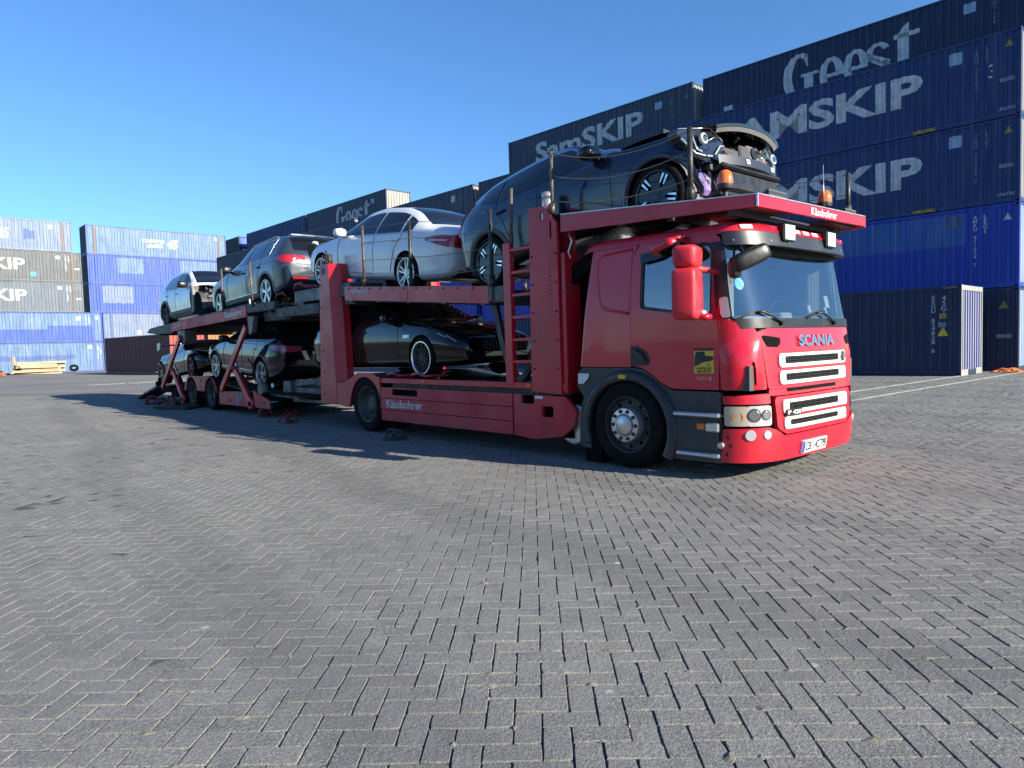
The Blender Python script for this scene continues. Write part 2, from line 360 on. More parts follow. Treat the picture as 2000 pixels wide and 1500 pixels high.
def paver_mat():
    m_ = bpy.data.materials.new('concrete_paver'); m_.use_nodes = True; nt = m_.node_tree; b = nt.nodes['Principled BSDF']
    L = nt.links.new; geo = nt.nodes.new('ShaderNodeNewGeometry'); oi = nt.nodes.new('ShaderNodeObjectInfo')
    ad = nt.nodes.new('ShaderNodeMath'); ad.operation = 'ADD'; L(geo.outputs['Random Per Island'], ad.inputs[0]); L(oi.outputs['Random'], ad.inputs[1])
    frc = nt.nodes.new('ShaderNodeMath'); frc.operation = 'FRACT'; L(ad.outputs[0], frc.inputs[0])
    base = nt.nodes.new('ShaderNodeValToRGB'); base.color_ramp.elements[0].color = (.122, .120, .114, 1); base.color_ramp.elements[1].color = (.165, .161, .152, 1); L(frc.outputs[0], base.inputs[0])
    def noise(sc, det=4, rgh=.6):
        n = nt.nodes.new('ShaderNodeTexNoise'); n.inputs['Scale'].default_value = sc; n.inputs['Detail'].default_value = det; n.inputs['Roughness'].default_value = rgh
        L(geo.outputs['Position'], n.inputs['Vector']); return n.outputs[0]
    def rng_(f, a, c, lo=0, hi=1):
        r_ = nt.nodes.new('ShaderNodeMapRange'); r_.inputs[1].default_value = a; r_.inputs[2].default_value = c; r_.inputs[3].default_value = lo; r_.inputs[4].default_value = hi; L(f, r_.inputs[0]); return r_.outputs[0]
    def mixc(f, c1, c2, blend='MIX'):
        x = nt.nodes.new('ShaderNodeMix'); x.data_type = 'RGBA'; x.blend_type = blend
        if isinstance(f, float): x.inputs[0].default_value = f
        else: L(f, x.inputs[0])
        L(c1, x.inputs[6])
        if isinstance(c2, tuple): x.inputs[7].default_value = (*c2, 1)
        else: L(c2, x.inputs[7])
        return x.outputs[2]
    c = base.outputs[0]
    big = noise(.45, 7); c = mixc(rng_(big, .42, .64, 0, .65), c, (.205, .198, .182))          # dusty, worn areas
    mid = noise(5.5, 6); c = mixc(rng_(mid, .48, .68, 0, .6), c, (.082, .083, .085))           # damp grey blotches
    fine = noise(130, 3, .7); c = mixc(rng_(fine, .48, .66, 0, .8), c, (.30, .295, .28))       # exposed aggregate
    fine2 = noise(95, 3, .7); c = mixc(rng_(fine2, .5, .68, 0, .75), c, (.06, .06, .062))
    sand = noise(1.7, 8, .62); c = mixc(rng_(sand, .63, .74, 0, .6), c, (.25, .238, .20))     # sand left on top
    trk = nt.nodes.new('ShaderNodeTexWave'); trk.inputs['Scale'].default_value = .16; trk.inputs['Distortion'].default_value = 3.5; trk.inputs['Detail'].default_value = 3; mpp = nt.nodes.new('ShaderNodeMapping'); mpp.inputs['Rotation'].default_value = (0, 0, R(-35)); L(geo.outputs['Position'], mpp.inputs[0]); L(mpp.outputs[0], trk.inputs['Vector'])
    c = mixc(rng_(trk.outputs['Fac'], .72, .95, 0, .28), c, (.075, .074, .073))             # faint tyre tracks
    oil = noise(.8, 5, .5); c = mixc(rng_(oil, .66, .72, 0, .45), c, (.06, .06, .06))          # old oil stains
    spot = nt.nodes.new('ShaderNodeTexVoronoi'); spot.inputs['Scale'].default_value = 2.1; L(geo.outputs['Position'], spot.inputs['Vector'])
    c = mixc(rng_(spot.outputs['Distance'], .035, .055, .55, 0), c, (.42, .42, .41))         # small pale spots
    L(c, b.inputs['Base Color']); b.inputs['Roughness'].default_value = .86
    h = nt.nodes.new('ShaderNodeMath'); h.operation = 'ADD'; L(fine, h.inputs[0])
    n4 = noise(45, 4); m4 = nt.nodes.new('ShaderNodeMath'); m4.operation = 'MULTIPLY'; m4.inputs[1].default_value = 1.3; L(n4, m4.inputs[0]); L(m4.outputs[0], h.inputs[1])
    bp = nt.nodes.new('ShaderNodeBump'); bp.inputs['Strength'].default_value = .75; bp.inputs['Distance'].default_value = .006
    L(h.outputs[0], bp.inputs['Height']); L(bp.outputs[0], b.inputs['Normal'])
    return m_
gx = np.concatenate([[-1500, -400, -120, -60], np.arange(-30, 30.1, .5), [60, 120, 400, 1500]])
gy = np.concatenate([[-600, -100, -30, -8], np.arange(-2, 30.1, .5), [45, 80, 160, 400, 1500]])
P = [[(float(a), float(b_), float(undul(a, b_)) - .0085 + .0055*min(1, max(0, (1.0-a)/5))) for b_ in gy] for a in gx]
for i, a in enumerate(gx):
    for j, b_ in enumerate(gy):
        if b_ > 27.5 or abs(a) > 30 or b_ < -2: P[i][j] = (a, b_, -.004)
mb = MB(); mb.grid(P, 0, True)
ground = mb.build('ground', ground_mat(), fix=False, merge=False); tag(ground, kind='structure')
PAV = paver_mat()
# herringbone
cy, sy_ = math.cos(YAW), math.sin(YAW)
w_ = .1055; bricks = []
n = 330
for i in range(-250, 251):
    for j in range(0, 266):
        k = (i+j) % 4
        if k == 0: cx_, cyy, hor = (i+1)*w_, (j+.5)*w_, True
        elif k == 2: cx_, cyy, hor = (i+.5)*w_, (j+1)*w_, False
        else: continue
        X, Y = cx_*cy - cyy*sy_, cx_*sy_ + cyy*cy
        if Y < 1.0 or Y > 27: continue
        if abs(X) > .76*Y+2.2: continue
        bricks.append((X, Y, hor))
B = np.array([(x, y) for x, y, h in bricks]); HOR = np.array([h for _, _, h in bricks])
# which ones lie in the picture and nearest
def inview(x, y):
    d = np.stack([x, y, np.full_like(x, -CAMH)], 1)
    a = d @ np.array(r2); b_ = d @ np.array(u2); c_ = d @ np.array(fw)
    return (np.abs(a/c_) < 1000/FPX+.02) & (np.abs(b_/c_) < 750/FPX+.02)
vis = inview(B[:, 0], B[:, 1]); dist = np.hypot(B[:, 0], B[:, 1]); dist[~vis] = 1e9
near = np.argsort(dist)[:300]; isnear = np.zeros(len(B), bool); isnear[near] = True
Zb = undul(B[:, 0], B[:, 1]) + rng.normal(0, .0012, len(B)); tx = rng.normal(0, .008, len(B)); ty = rng.normal(0, .008, len(B)); tr = rng.normal(0, .006, len(B))
tx += .012*np.cos(1.1*B[:, 0]); 
def paver_mesh(seed):
    rr = random.Random(seed); hl, hw, ch = .1030, .0505, .0022
    def ring(dx, z, jit): return [(sx*(hl-dx)+rr.uniform(-jit, jit), s_*(hw-dx)+rr.uniform(-jit, jit), z) for sx, s_ in ((-1, -1), (1, -1), (1, 1), (-1, 1))]
    # finely cut outline so that the edges look chipped
    def outline(dx, z, jit, per=(5, 3)):
        c = [(-1, -1), (1, -1), (1, 1), (-1, 1)]; out = []
        for q in range(4):
            a, b_ = c[q], c[(q+1) % 4]; k = per[q % 2]
            for t in range(k):
                u = t/k; x = a[0]+(b_[0]-a[0])*u; y = a[1]+(b_[1]-a[1])*u
                jj = jit*(2.2 if t == 0 else 1)
                out.append((x*(hl-dx) - x*abs(rr.gauss(0, jj)), y*(hw-dx) - y*abs(rr.gauss(0, jj)), z))
        return out
    rr2 = outline(ch, 0, .0011); n_ = len(rr2)
    low = [(p[0]*(hl/(hl-ch)), p[1]*(hw/(hw-ch)), -.004) for p in rr2]; bot = [(p[0], p[1], -.03) for p in low]
    m_ = MB(); m_.add(rr2+low+bot, [list(range(n_))]+[(a_*n_+k, a_*n_+(k+1) % n_, (a_+1)*n_+(k+1) % n_, (a_+1)*n_+k) for a_ in (0, 1) for k in range(n_)])
    me = bpy.data.meshes.new('paver'); me.from_pydata(m_.v, [], m_.f); me.materials.append(PAV); 
    bm = bmesh.new(); bm.from_mesh(me); bmesh.ops.recalc_face_normals(bm, faces=bm.faces); bm.to_mesh(me); bm.free()
    return me
PM = [paver_mesh(s_) for s_ in range(12)]
for q, i in enumerate(near):
    o = link('paver', PM[q % 12], ground)
    o.location = (B[i, 0], B[i, 1], Zb[i]); o.rotation_euler = (tx[i], ty[i], YAW + (0 if HOR[i] else math.pi/2) + tr[i] + (math.pi if q % 3 == 0 else 0))
rest = np.where(~isnear)[0]; nr = len(rest)
hl, hw, ch = .1030, .0505, .0022
tmpl = np.array([(sx*(hl-dx), s_*(hw-dx), z) for dx, z in ((ch, 0), (0, -.004), (0, -.03)) for sx, s_ in ((-1, -1), (1, -1), (1, 1), (-1, 1))])
tf = np.array([(0, 1, 2, 3)]+[(a_*4+k, (a_+1)*4+k, (a_+1)*4+(k+1) % 4, a_*4+(k+1) % 4) for a_ in (0, 1) for k in range(4)])
V = np.repeat(tmpl[None], nr, 0); jit = np.abs(rng.normal(0, .0014, (nr, 4, 2)))
V[:, 0:4, 0] -= np.sign(V[:, 0:4, 0])*jit[:, :, 0]; V[:, 0:4, 1] -= np.sign(V[:, 0:4, 1])*jit[:, :, 1]
V[:, :, 2] += V[:, :, 0]*ty[rest][:, None]*-1 + V[:, :, 1]*tx[rest][:, None]
ang = YAW + np.where(HOR[rest], 0, math.pi/2) + tr[rest]; ca, sa = np.cos(ang)[:, None], np.sin(ang)[:, None]
X = V[:, :, 0]*ca - V[:, :, 1]*sa + B[rest, 0][:, None]; Y = V[:, :, 0]*sa + V[:, :, 1]*ca + B[rest, 1][:, None]; Z = V[:, :, 2] + Zb[rest][:, None]
co = np.stack([X, Y, Z], 2).reshape(-1, 3); faces = (tf[None]+np.arange(nr)[:, None, None]*12).reshape(-1, 4)
me = bpy.data.meshes.new('paving'); me.vertices.add(len(co)); me.vertices.foreach_set('co', co.astype(np.float32).ravel())
me.loops.add(faces.size); me.loops.foreach_set('vertex_index', faces.astype(np.int32).ravel())
me.polygons.add(len(faces)); me.polygons.foreach_set('loop_start', np.arange(0, faces.size, 4, dtype=np.int32))
me.polygons.foreach_set('use_smooth', np.zeros(len(faces), bool)); me.update(calc_edges=True); me.materials.append(PAV)
o = link('paving', me, ground); tag(o, kind='stuff')
# little heaps of jointing sand and grit swept out of the joints
mb = MB(); rs = random.Random(21)
for q in range(150):
    y = 2.2+rs.random()**1.5*11; x = rs.uniform(-.68, .68)*y
    i = int(np.argmin((B[:, 0]-x)**2+(B[:, 1]-y)**2)); x, y = B[i, 0]+(.0 if HOR[i] else .05*rs.choice((-1, 1))), B[i, 1]+(.05*rs.choice((-1, 1)) if HOR[i] else .0)
    a0 = rs.uniform(.012, .05); b0 = a0*rs.uniform(.35, .7); t0 = YAW+(0 if HOR[i] else math.pi/2)+rs.uniform(-.3, .3); zz = float(undul(x, y)); n_ = 10; rings_ = []
    for f_, h_ in ((1, -.003), (.62, .002), (.25, .0055)):
        rings_.append([(x+math.cos(t0)*a0*f_*k1*math.cos(2*math.pi*k/n_)-math.sin(t0)*b0*f_*k1*math.sin(2*math.pi*k/n_), y+math.sin(t0)*a0*f_*k1*math.cos(2*math.pi*k/n_)+math.cos(t0)*b0*f_*k1*math.sin(2*math.pi*k/n_), zz+h_*rs.uniform(.7, 1.2)) for k in range(n_) for k1 in (rs.uniform(.7, 1.25),)])
    mb.grid(rings_, 0, False, close=True); mb.add(rings_[-1], [tuple(range(n_))])
o = mb.build('jointing_sand', mat('pale_jointing_sand', (.25, .235, .195), .95, noise=.4, nscale=40, bump=.6, bscale=250), ground, merge=False); tag(o, kind='stuff')
# painted lines
M['line'] = mat('worn_line_paint', (.42, .42, .40), .8, noise=.5, nscale=6)
def line(p, q, w, name='painted_line', z=.013):
    p, q = Vector((*p, z)), Vector((*q, z)); mb = MB(); mb.bar(p, q, w, .012, 0); o = mb.build(name, M['line'], ground); return o
line((6.0, 14.0), (17.9, 24.3), .10); line((7.0, 16.2), (14.2, 22.4), .10)
line((-36, 54), (-18.5, 35.0), .12, z=.003); line((-21.4, 35.7), (-12, 41.4), .12, z=.003)

# ================================================================== containers
H = 2.896; CWD = 2.438
PITCHC = .276
def prof(x):
    u = (x % PITCHC)/PITCHC
    return 0.0 if u < .38 else (-(u-.38)/.12 if u < .5 else (-1.0 if u < .88 else -(1-u)/.12))
BR = [.0, .38, .5, .88]
def breaks(a, b):
    k0 = int(math.floor(a/PITCHC))-1; out = []
    for k in range(k0, int(b/PITCHC)+2):
        for u in BR:
            x = (k+u)*PITCHC
            if a+1e-4 < x < b-1e-4: out.append(x)
    return out
CDEP = .045
def py(x): return -.012+CDEP*prof(x)
_cm = {}
def corr_panel(a, b, z0, z1, nm, f):
    xs = [a]+breaks(a, b)+[b]; mb = MB(); vs = []
    for x in xs:
        d = prof(x)*CDEP if a < x < b else -CDEP*.5
        for z in (z0, z1): vs.append(f(x, d, z))
    fs = [(2*i, 2*i+2, 2*i+3, 2*i+1) for i in range(len(xs)-1)]
    mb.add(vs, fs); o = mb.build(nm, M['white'], fix=True); me = o.data; bpy.data.objects.remove(o); return me
def container_meshes(L):
    if L in _cm: return _cm[L]
    d = []; H_ = H
    post = .76 if L > 13 else 0
    def box(nm, *a, bev=.012):
        mb = MB(); mb.box(*a, bev=bev); o = mb.build(nm, M['white']); me = o.data; bpy.data.objects.remove(o); return me
    segs = [(.10, L-.10)] if not post else [(.10, post-.09), (post+.09, L-post-.09), (L-post+.09, L-.10)]
    for a, b in segs:
        d.append(('side_panel', 'p', corr_panel(a, b, .15, H-.08, 'side_panel', lambda x, t, z: (x, -.012+t, z))))
    d.append(('back_panel', 'p', corr_panel(.10, L-.10, .15, H-.08, 'back_panel', lambda x, t, z: (x, -CWD+.012-t, z))))
    d.append(('end_panel', 'e', corr_panel(.12, CWD-.12, .16, H-.1, 'end_panel', lambda x, t, z: (.015-t*1.1, -x, z))))
    d.append(('end_panel', 'e', corr_panel(.12, CWD-.12, .16, H-.1, 'end_panel', lambda x, t, z: (L-.015+t*1.1, -x, z))))
    d.append(('roof_panel', 'p', corr_panel(.08, L-.08, .08, CWD-.08, 'roof_panel', lambda x, t, z: (x, -z, H-.02+t*.6))))
    d.append(('floor_panel', 'f', box('floor_panel', .1, L-.1, -CWD+.06, -.06, .12, .15, bev=0)))
    for x in (0, L-.11):
        for y in (-.11, -CWD): d.append(('corner_post', 'f', box('corner_post', x, x+.11, y, y+.11, .11, H-.11)))
    if post:
        for x in (post-.085, L-post-.085): d.append(('side_post', 'f', box('side_post', x, x+.17, -.10, -.004, .02, H-.004)))
    for z0, z1 in ((.02, .17), (H-.09, H-.01)):
        nm = 'bottom_rail' if z0 < 1 else 'top_rail'
        for y in (-.075, -CWD+.005): d.append((nm, 'f', box(nm, .11, L-.11, y, y+.07, z0, z1, bev=.006)))
        for x in (.004, L-.084): d.append((nm, 'f', box(nm, x, x+.08, -CWD+.11, -.11, z0, z1, bev=.006)))
    cb = MB(); cb.box(0, .178, 0, .162, 0, .118, 0, .01); cb.box(.05, .13, -.002, .164, .03, .09, 1, 0); cb.box(-.002, .18, .05, .11, .03, .09, 1, 0)
    o = cb.build('corner_casting', [M['white'], M['blackmat']], merge=False); cme = o.data; bpy.data.objects.remove(o)
    for x in (0, L-.178):
        for y in (-.162, -CWD):
            for z in (0, H-.118): d.append(('corner_casting', 'c', cme, (x, y, z)))
    _cm[L] = d; return d
def cpaint(name, col, fade=.35, rust=.25, grime=.4):
    col = tuple(c*.86 for c in col)
    """weathered paint: vertical wash streaks, dirty panels, rust specks"""
    m_ = bpy.data.materials.new(name); m_.use_nodes = True; nt = m_.node_tree; b = nt.nodes['Principled BSDF']; L = nt.links.new
    tc = nt.nodes.new('ShaderNodeTexCoord'); oi = nt.nodes.new('ShaderNodeObjectInfo')
    va = nt.nodes.new('ShaderNodeVectorMath'); va.operation = 'ADD'; L(tc.outputs['Object'], va.inputs[0])
    sc = nt.nodes.new('ShaderNodeVectorMath'); sc.operation = 'SCALE'; sc.inputs[3].default_value = 1.0; L(oi.outputs['Location'], sc.inputs[0]); L(sc.outputs[0], va.inputs[1])
    def noise(scale, stretch, det=6):
        mp = nt.nodes.new('ShaderNodeMapping'); mp.inputs['Scale'].default_value = stretch; L(va.outputs[0], mp.inputs[0])
        n_ = nt.nodes.new('ShaderNodeTexNoise'); n_.inputs['Scale'].default_value = scale; n_.inputs['Detail'].default_value = det; L(mp.outputs[0], n_.inputs['Vector']); return n_.outputs[0]
    def mr(f, a, c, hi):
        r_ = nt.nodes.new('ShaderNodeMapRange'); r_.inputs[1].default_value = a; r_.inputs[2].default_value = c; r_.inputs[4].default_value = hi; L(f, r_.inputs[0]); return r_.outputs[0]
    def mx(f, c1, c2):
        x = nt.nodes.new('ShaderNodeMix'); x.data_type = 'RGBA'; L(f, x.inputs[0])
        if isinstance(c1, tuple): x.inputs[6].default_value = (*c1, 1)
        else: L(c1, x.inputs[6])
        x.inputs[7].default_value = (*c2, 1); return x.outputs[2]
    g = sum(col)/3
    c = mx(mr(noise(1.6, (4.5, 4.5, .2)), .44, .62, fade), col, tuple(min(1, x_*.55+g*.55+.05) for x_ in col))
    c = mx(mr(noise(2.4, (6, 6, .35)), .48, .66, grime), c, tuple(x_*.42+.006 for x_ in col))
    c = mx(mr(noise(.9, (1, 1, 1.2)), .52, .7, grime*.7), c, tuple(x_*.55+.012 for x_ in col))
    c = mx(mr(noise(7, (1, 1, .45), 9), .66, .74, rust), c, (.16, .065, .03))
    L(c, b.inputs['Base Color']); b.inputs['Roughness'].default_value = .5; b.inputs['Specular IOR Level'].default_value = .35
    bp = nt.nodes.new('ShaderNodeBump'); bp.inputs['Strength'].default_value = .25; bp.inputs['Distance'].default_value = .03
    L(noise(2.2, (1, 1, 1), 3), bp.inputs['Height']); L(bp.outputs[0], b.inputs['Normal'])
    return m_
C = {}
C['navy'] = cpaint('navy_container_paint', (.017, .046, .165), .26, .5, .5)
C['dnavy'] = cpaint('dark_navy_container_paint', (.016, .030, .085), .18, .25)
C['slate'] = cpaint('slate_blue_container_paint', (.035, .060, .105), .35, .6)
C['blue'] = cpaint('blue_container_paint', (.018, .055, .40), .16, .1, .2)
C['royal'] = cpaint('royal_blue_container_paint', (.036, .095, .44), .35, .1, .3)
C['sky'] = cpaint('faded_sky_blue_container_paint', (.105, .205, .40), .75, .35, .6)
C['paleblue'] = cpaint('pale_grey_blue_container_paint', (.16, .225, .37), .6, .3, .5)
C['midblue'] = cpaint('lighter_blue_repaint', (.03, .12, .40), .35, .1)
C['cornflower'] = cpaint('cornflower_repaint', (.07, .125, .34), .4, .1)
C['grey'] = cpaint('grey_container_paint', (.115, .13, .145), .4, .45, .45)
C['greyblue'] = cpaint('grey_blue_container_paint', (.125, .155, .20), .4, .4, .45)
C['lilac'] = cpaint('lilac_end_paint', (.27, .27, .42), .3, .25, .2)
C['palefrost'] = cpaint('pale_blue_end_paint', (.30, .38, .55), .4, .25)  # paler blue for the end panels of navy and blue containers
C['brown'] = cpaint('maroon_container_paint', (.105, .028, .035), .15, .2)
C['sunlitmaroon'] = cpaint('sunlit_maroon_container_paint', (.36, .06, .045), .3, .25)  # same paint as the maroon side, with sunlight painted into the colour
C['orangec'] = cpaint('orange_container_paint', (.42, .17, .05), .35, .3)
C['cgrey'] = cpaint('pale_end_frame_paint', (.34, .33, .30), .3, .6)
C['rustpost'] = cpaint('rusty_post_paint', (.20, .13, .10), .3, .8)
C['green'] = cpaint('green_container_paint', (.05, .13, .07), .3, .3)
def container(L, org, ang, z0, paint, label, group, end=None, frame=None, shift=0.0, tilt=0.0, name='shipping_container', postpaint=None):
    """org = ground point under the near right corner; +x runs to the left along the visible side"""
    a = R(ang); dx, dy = math.cos(a), math.sin(a)
    e = empty(name, (org[0]+dx*shift, org[1]+dy*shift, z0), a+R(tilt))
    tag(e, label, 'container', group)
    for it in container_meshes(L):
        o = link(it[0], it[2], e)
        if len(it) > 3: o.location = it[3]
        mt = {'p': paint, 'e': end or paint, 'f': frame or paint, 'c': frame or paint}[it[1]]
        if it[0] in ('side_post',) and postpaint: mt = postpaint
        s_ = o.material_slots[0]; s_.link = 'OBJECT'; s_.material = mt
    return e
def on_side(e, v, f, x0, z0, mt, name, off=.005, flip=False):
    """flat print following the corrugation; a runs to the viewer's right"""
    V_ = [(x0-a, b) for a, b in v]; xs = [p[0] for p in V_]
    V_, F_ = cut2d(V_, f, breaks(min(xs), max(xs)))
    mb = MB(); mb.add([(x, py(x)+off, z0+b) for x, b in V_], F_)
    o = mb.build(name, mt, e, fix=False); return o
def rectv(w, h): return [(0, 0), (w, 0), (w, h), (0, h)], [(0, 1, 2, 3)]
def side_rect(e, xl, xr, z0, z1, mt, name, off=.005, ragged=0.0):
    v, f = rectv(abs(xl-xr), z1-z0)
    if ragged:
        n_ = int(abs(xl-xr)/.28)+2; w = abs(xl-xr); rr = random.Random(int(xl*100)); top = [(w*i/n_, z1-z0-rr.uniform(0, ragged)) for i in range(n_+1)]; bot = [(w*i/n_, rr.uniform(0, ragged)) for i in range(n_+1)]
        v = bot+top; f = [(i, i+1, n_+2+i, n_+1+i) for i in range(n_)]
    return on_side(e, v, f, max(xl, xr), z0, mt, name, off)
def side_text(e, txt, xl, z0, h, mt, name='lettering', w=None, bold=0.0, off=.007, spacing=1.0, shear=0.0):
    v, f = text_tris(txt, 1, bold, spacing=spacing, shear=shear); v = fit_text(v, w, h); return on_side(e, v, f, xl, z0, mt, name, off)
def stack_text(e, txt, xl, ztop, h, mt, pitch=1.15, name='container_number'):
    """characters one below the other"""
    V_, F_ = [], []
    for k, ch in enumerate(txt):
        if ch == ' ': continue
        v, f = text_tris(ch, 1, .02); v = fit_text(v, None, h); w = max(p[0] for p in v); b = len(V_)
        V_ += [(p[0]-w/2, p[1]-(k+1)*h*pitch) for p in v]; F_ += [[b+i for i in t] for t in f]
    return on_side(e, V_, F_, xl, ztop, mt, name)
def triangle(e, xc, zc, s_, mt):
    return on_side(e, [(0, 0), (s_, 0), (s_/2, s_*.9)], [(0, 1, 2)], xc+s_/2, zc-s_*.4, mt, 'warning_triangle')
# hand-cut serif wordmark: rings of uneven stroke
def ring(cx, cy, rx, ry, tx_, ty_, a0, a1, n_=20):
    v = []; 
    for i in range(n_+1):
        t = R(a0+(a1-a0)*i/n_); c, s_ = math.cos(t), math.sin(t)
        v.append((cx+rx*c, cy+ry*s_)); v.append((cx+(rx-tx_)*c, cy+(ry-ty_)*s_))
    return v, [(2*i, 2*i+1, 2*i+3, 2*i+2) for i in range(n_)]
def poly(*p): return list(p), [tuple(range(len(p)))]
def merge2(parts):
    V_, F_ = [], []
    for v, f in parts:
        b = len(V_); V_ += v; F_ += [[b+i for i in t] for t in f]
    return V_, F_
def serif_word():
    P_ = []
    P_.append(ring(.62, .78, .64, .82, .36, .15, 58, 300, 30)); P_.append(poly((.80, 1.55), (.92, 1.50), (.95, 1.08), (.88, 1.08), (.80, 1.32)))
    P_.append(poly((.66, .82), (1.32, .82), (1.32, .72), (.66, .72))); P_.append(poly((.80, .72), (1.12, .72), (1.12, .05), (.80, .05)))
    for cx in (1.78, 2.62):
        P_.append(ring(cx, .56, .43, .57, .27, .15, 0, 305, 28)); P_.append(poly((cx-.24, .56), (cx+.42, .55), (cx+.42, .43), (cx-.24, .43)))
    P_.append(ring(3.36, .80, .38, .32, .22, .12, 15, 235, 18)); P_.append(poly((3.10, .68), (3.34, .58), (3.72, .28), (3.52, .34), (3.22, .56)))
    P_.append(ring(3.36, .28, .40, .32, .24, .12, -150, 50, 18)); P_.append(poly((2.99, .88), (3.08, .56), (3.70, .14), (3.76, .44)))
    P_.append(poly((3.98, .0), (4.34, .0), (4.34, 1.48), (4.26, 1.48), (3.98, 1.18))); P_.append(poly((3.86, 1.03), (4.66, 1.03), (4.66, 1.18), (3.86, 1.18)))
    P_.append(ring(4.47, .16, .26, .17, .12, .08, 180, 330, 10))
    return merge2(P_)
def rounded_letters(word):
    return text_tris(word, 1, .045, spacing=1.02)

RO = (17.40, 24.21); RA = 133.16
def geom_at(s_, off): a = R(RA); return (RO[0]+math.cos(a)*s_-math.sin(a)*off, RO[1]+math.sin(a)*s_+math.cos(a)*off)
GR = 'containers stacked along the right side of the yard'
def logo_square(e, xl, z, mt=None): 
    v, f = [(p[0], p[1]) for p in rrect(0, .42, 0, .42, .06)], None
    f = [list(range(len(v)))]; on_side(e, v, f, xl+.21, z, M['lbsticker'], 'logo_sticker')
M['lbsticker'] = mat('pale_blue_sticker', (.34, .50, .66), .5, noise=.2)
M['greylett'] = mat('dull_grey_lettering', (.25, .28, .33), .6, noise=.3)
M['yellowdull'] = mat('dull_yellow_marking', (.40, .29, .06), .6, noise=.3)
# nearest stack (front row)
c = container(13.716, geom_at(0, 0), RA, 0, C['dnavy'], 'dark navy container at the foot of the nearest right stack, behind the single container', GR, end=C['palefrost'])
triangle(c, .45, 2.3, .30, M['yellowdull']); side_rect(c, .66, .22, 1.15, 1.29, M['greylett'], 'data_plate')
c = container(13.716, geom_at(0, 0), RA, H, C['blue'], 'two-tone blue container with brighter lower half, right above the dark navy one', GR, end=C['palefrost'])
side_rect(c, 12.2, 1.6, 1.60, 2.72, C['midblue'], 'paint_patch'); logo_square(c, 2.0, 2.25); stack_text(c, 'AMRU 971054 7', 1.32, 2.6, .12, M['letter']); stack_text(c, 'LEG1', 1.02, 2.62, .15, M['letter']); triangle(c, .36, 2.42, .26, M['letter'])
GEN = [('second', 'SANU 798698 8', 2, 'navy container with white block lettering, third from the ground at right'), ('top', 'SANU 798655 1', 3, 'navy container with white block lettering, directly below the large serif-lettered one')]
for _, num, k, lab in GEN:
    c = container(13.716, geom_at(0, 0), RA, k*H, C['navy'], lab, GR, end=C['cgrey'], frame=C['navy'])
    v, f = text_tris('SAMSKIP', 1, .034, spacing=1.0); v = fit_text(v, 8.45, 1.16); on_side(c, v, f, 11.45, 1.02 if k == 2 else 1.12, M['letter'], 'lettering', .007)
    logo_square(c, 1.95, 2.18); stack_text(c, num, 1.32, 2.55, .115, M['greylett']); stack_text(c, 'L5G1', 1.0, 2.6, .14, M['greylett']); triangle(c, .36, 2.45, .26, M['yellowdull'])
    side_rect(c, .62, .2, 1.2, 1.33, M['greylett'], 'data_plate'); side_text(c, 'UNIT45', .68, .24, .11, M['letter'], shear=.25)
    side_rect(c, 3.3, 2.55, .03, .15, M['yellowdull'], 'yellow_marking', .09)
    if k == 3: side_text(c, '3', .97, 1.42, .45, M['letter'], w=.3)
# further stacks of the front row
paints = [['dnavy', 'blue', 'slate', 'slate'], ['slate', 'blue', 'dnavy', 'slate'], ['dnavy', 'slate', 'blue', 'slate']]
for ci, s0 in enumerate((14.25, 28.55, 42.8)):
    for k in range(4):
        if k < 3: lab = '%s container, %s from the ground in the %s right stack behind the transporter' % ({'dnavy': 'dark navy', 'blue': 'blue', 'slate': 'slate'}[paints[ci][k]], ['first', 'second', 'third'][k], ['second', 'third', 'fourth'][ci])
        else: lab = ['dark slate container atop the front row, behind the tail of the dark blue SUV', 'dark slate container with a small white sticker, behind the roof of the white sedan', 'dark slate container on top of the front row, hidden behind the grey SUV roof'][ci]
        c = container(13.716, geom_at(s0, 0), RA, k*H, C[paints[ci][k]], lab, GR, end=C['cgrey'] if k == 3 else None)
        if k == 3: side_rect(c, 2.2, 1.85, 2.1, 2.5, M['letter'], 'logo_sticker'); stack_text(c, 'SANU 7', 1.3, 2.5, .12, M['greylett'])
# taller stacks in the second row: only their top containers rise above the front row
bk = [(.15, -2.91, 'dnavy', 'dark navy top container with large white serif lettering at the upper right', 'serif', None), (14.35, -2.75, 'slate', 'slate blue top container with rounded white lettering behind the dark blue SUV', 'round', 'cgrey'),
      (43.7, -3.6, 'slate', 'dark slate top container with small white serif lettering and a sunlit pale end', 'serif', 'cgrey'), (57.7, -3.6, 'navy', 'plain navy blue top container beyond the grey SUV, left of the serif-lettered one', None, None)]
for s0, off, pn, lab, kind, en in bk:
    c = container(13.716, geom_at(s0, off), RA, 4*H, C[pn], lab, GR, end=C[en] if en else None)
    if kind == 'serif':
        v, f = serif_word(); v = fit_text(v, 5.75); on_side(c, v, f, 9.55 if s0 < 1 else 8.2, .60, M['letter'], 'lettering', .007); side_rect(c, 12.6, 12.1, .92, 1.22, M['letter'], 'sticker')
    if kind == 'round':
        v, f = text_tris('SamSKIP', 1, .03, spacing=.98); v = fit_text(v, 8.2, 1.25); on_side(c, v, f, 11.3, 1.05, M['letter'], 'lettering', .007)
    if kind: side_rect(c, 2.3, 1.9, 2.05, 2.42, M['lbsticker'], 'logo_sticker'); stack_text(c, 'SANU 798', 1.3, 2.5, .12, M['greylett']); triangle(c, .4, 2.3, .25, M['yellowdull'])
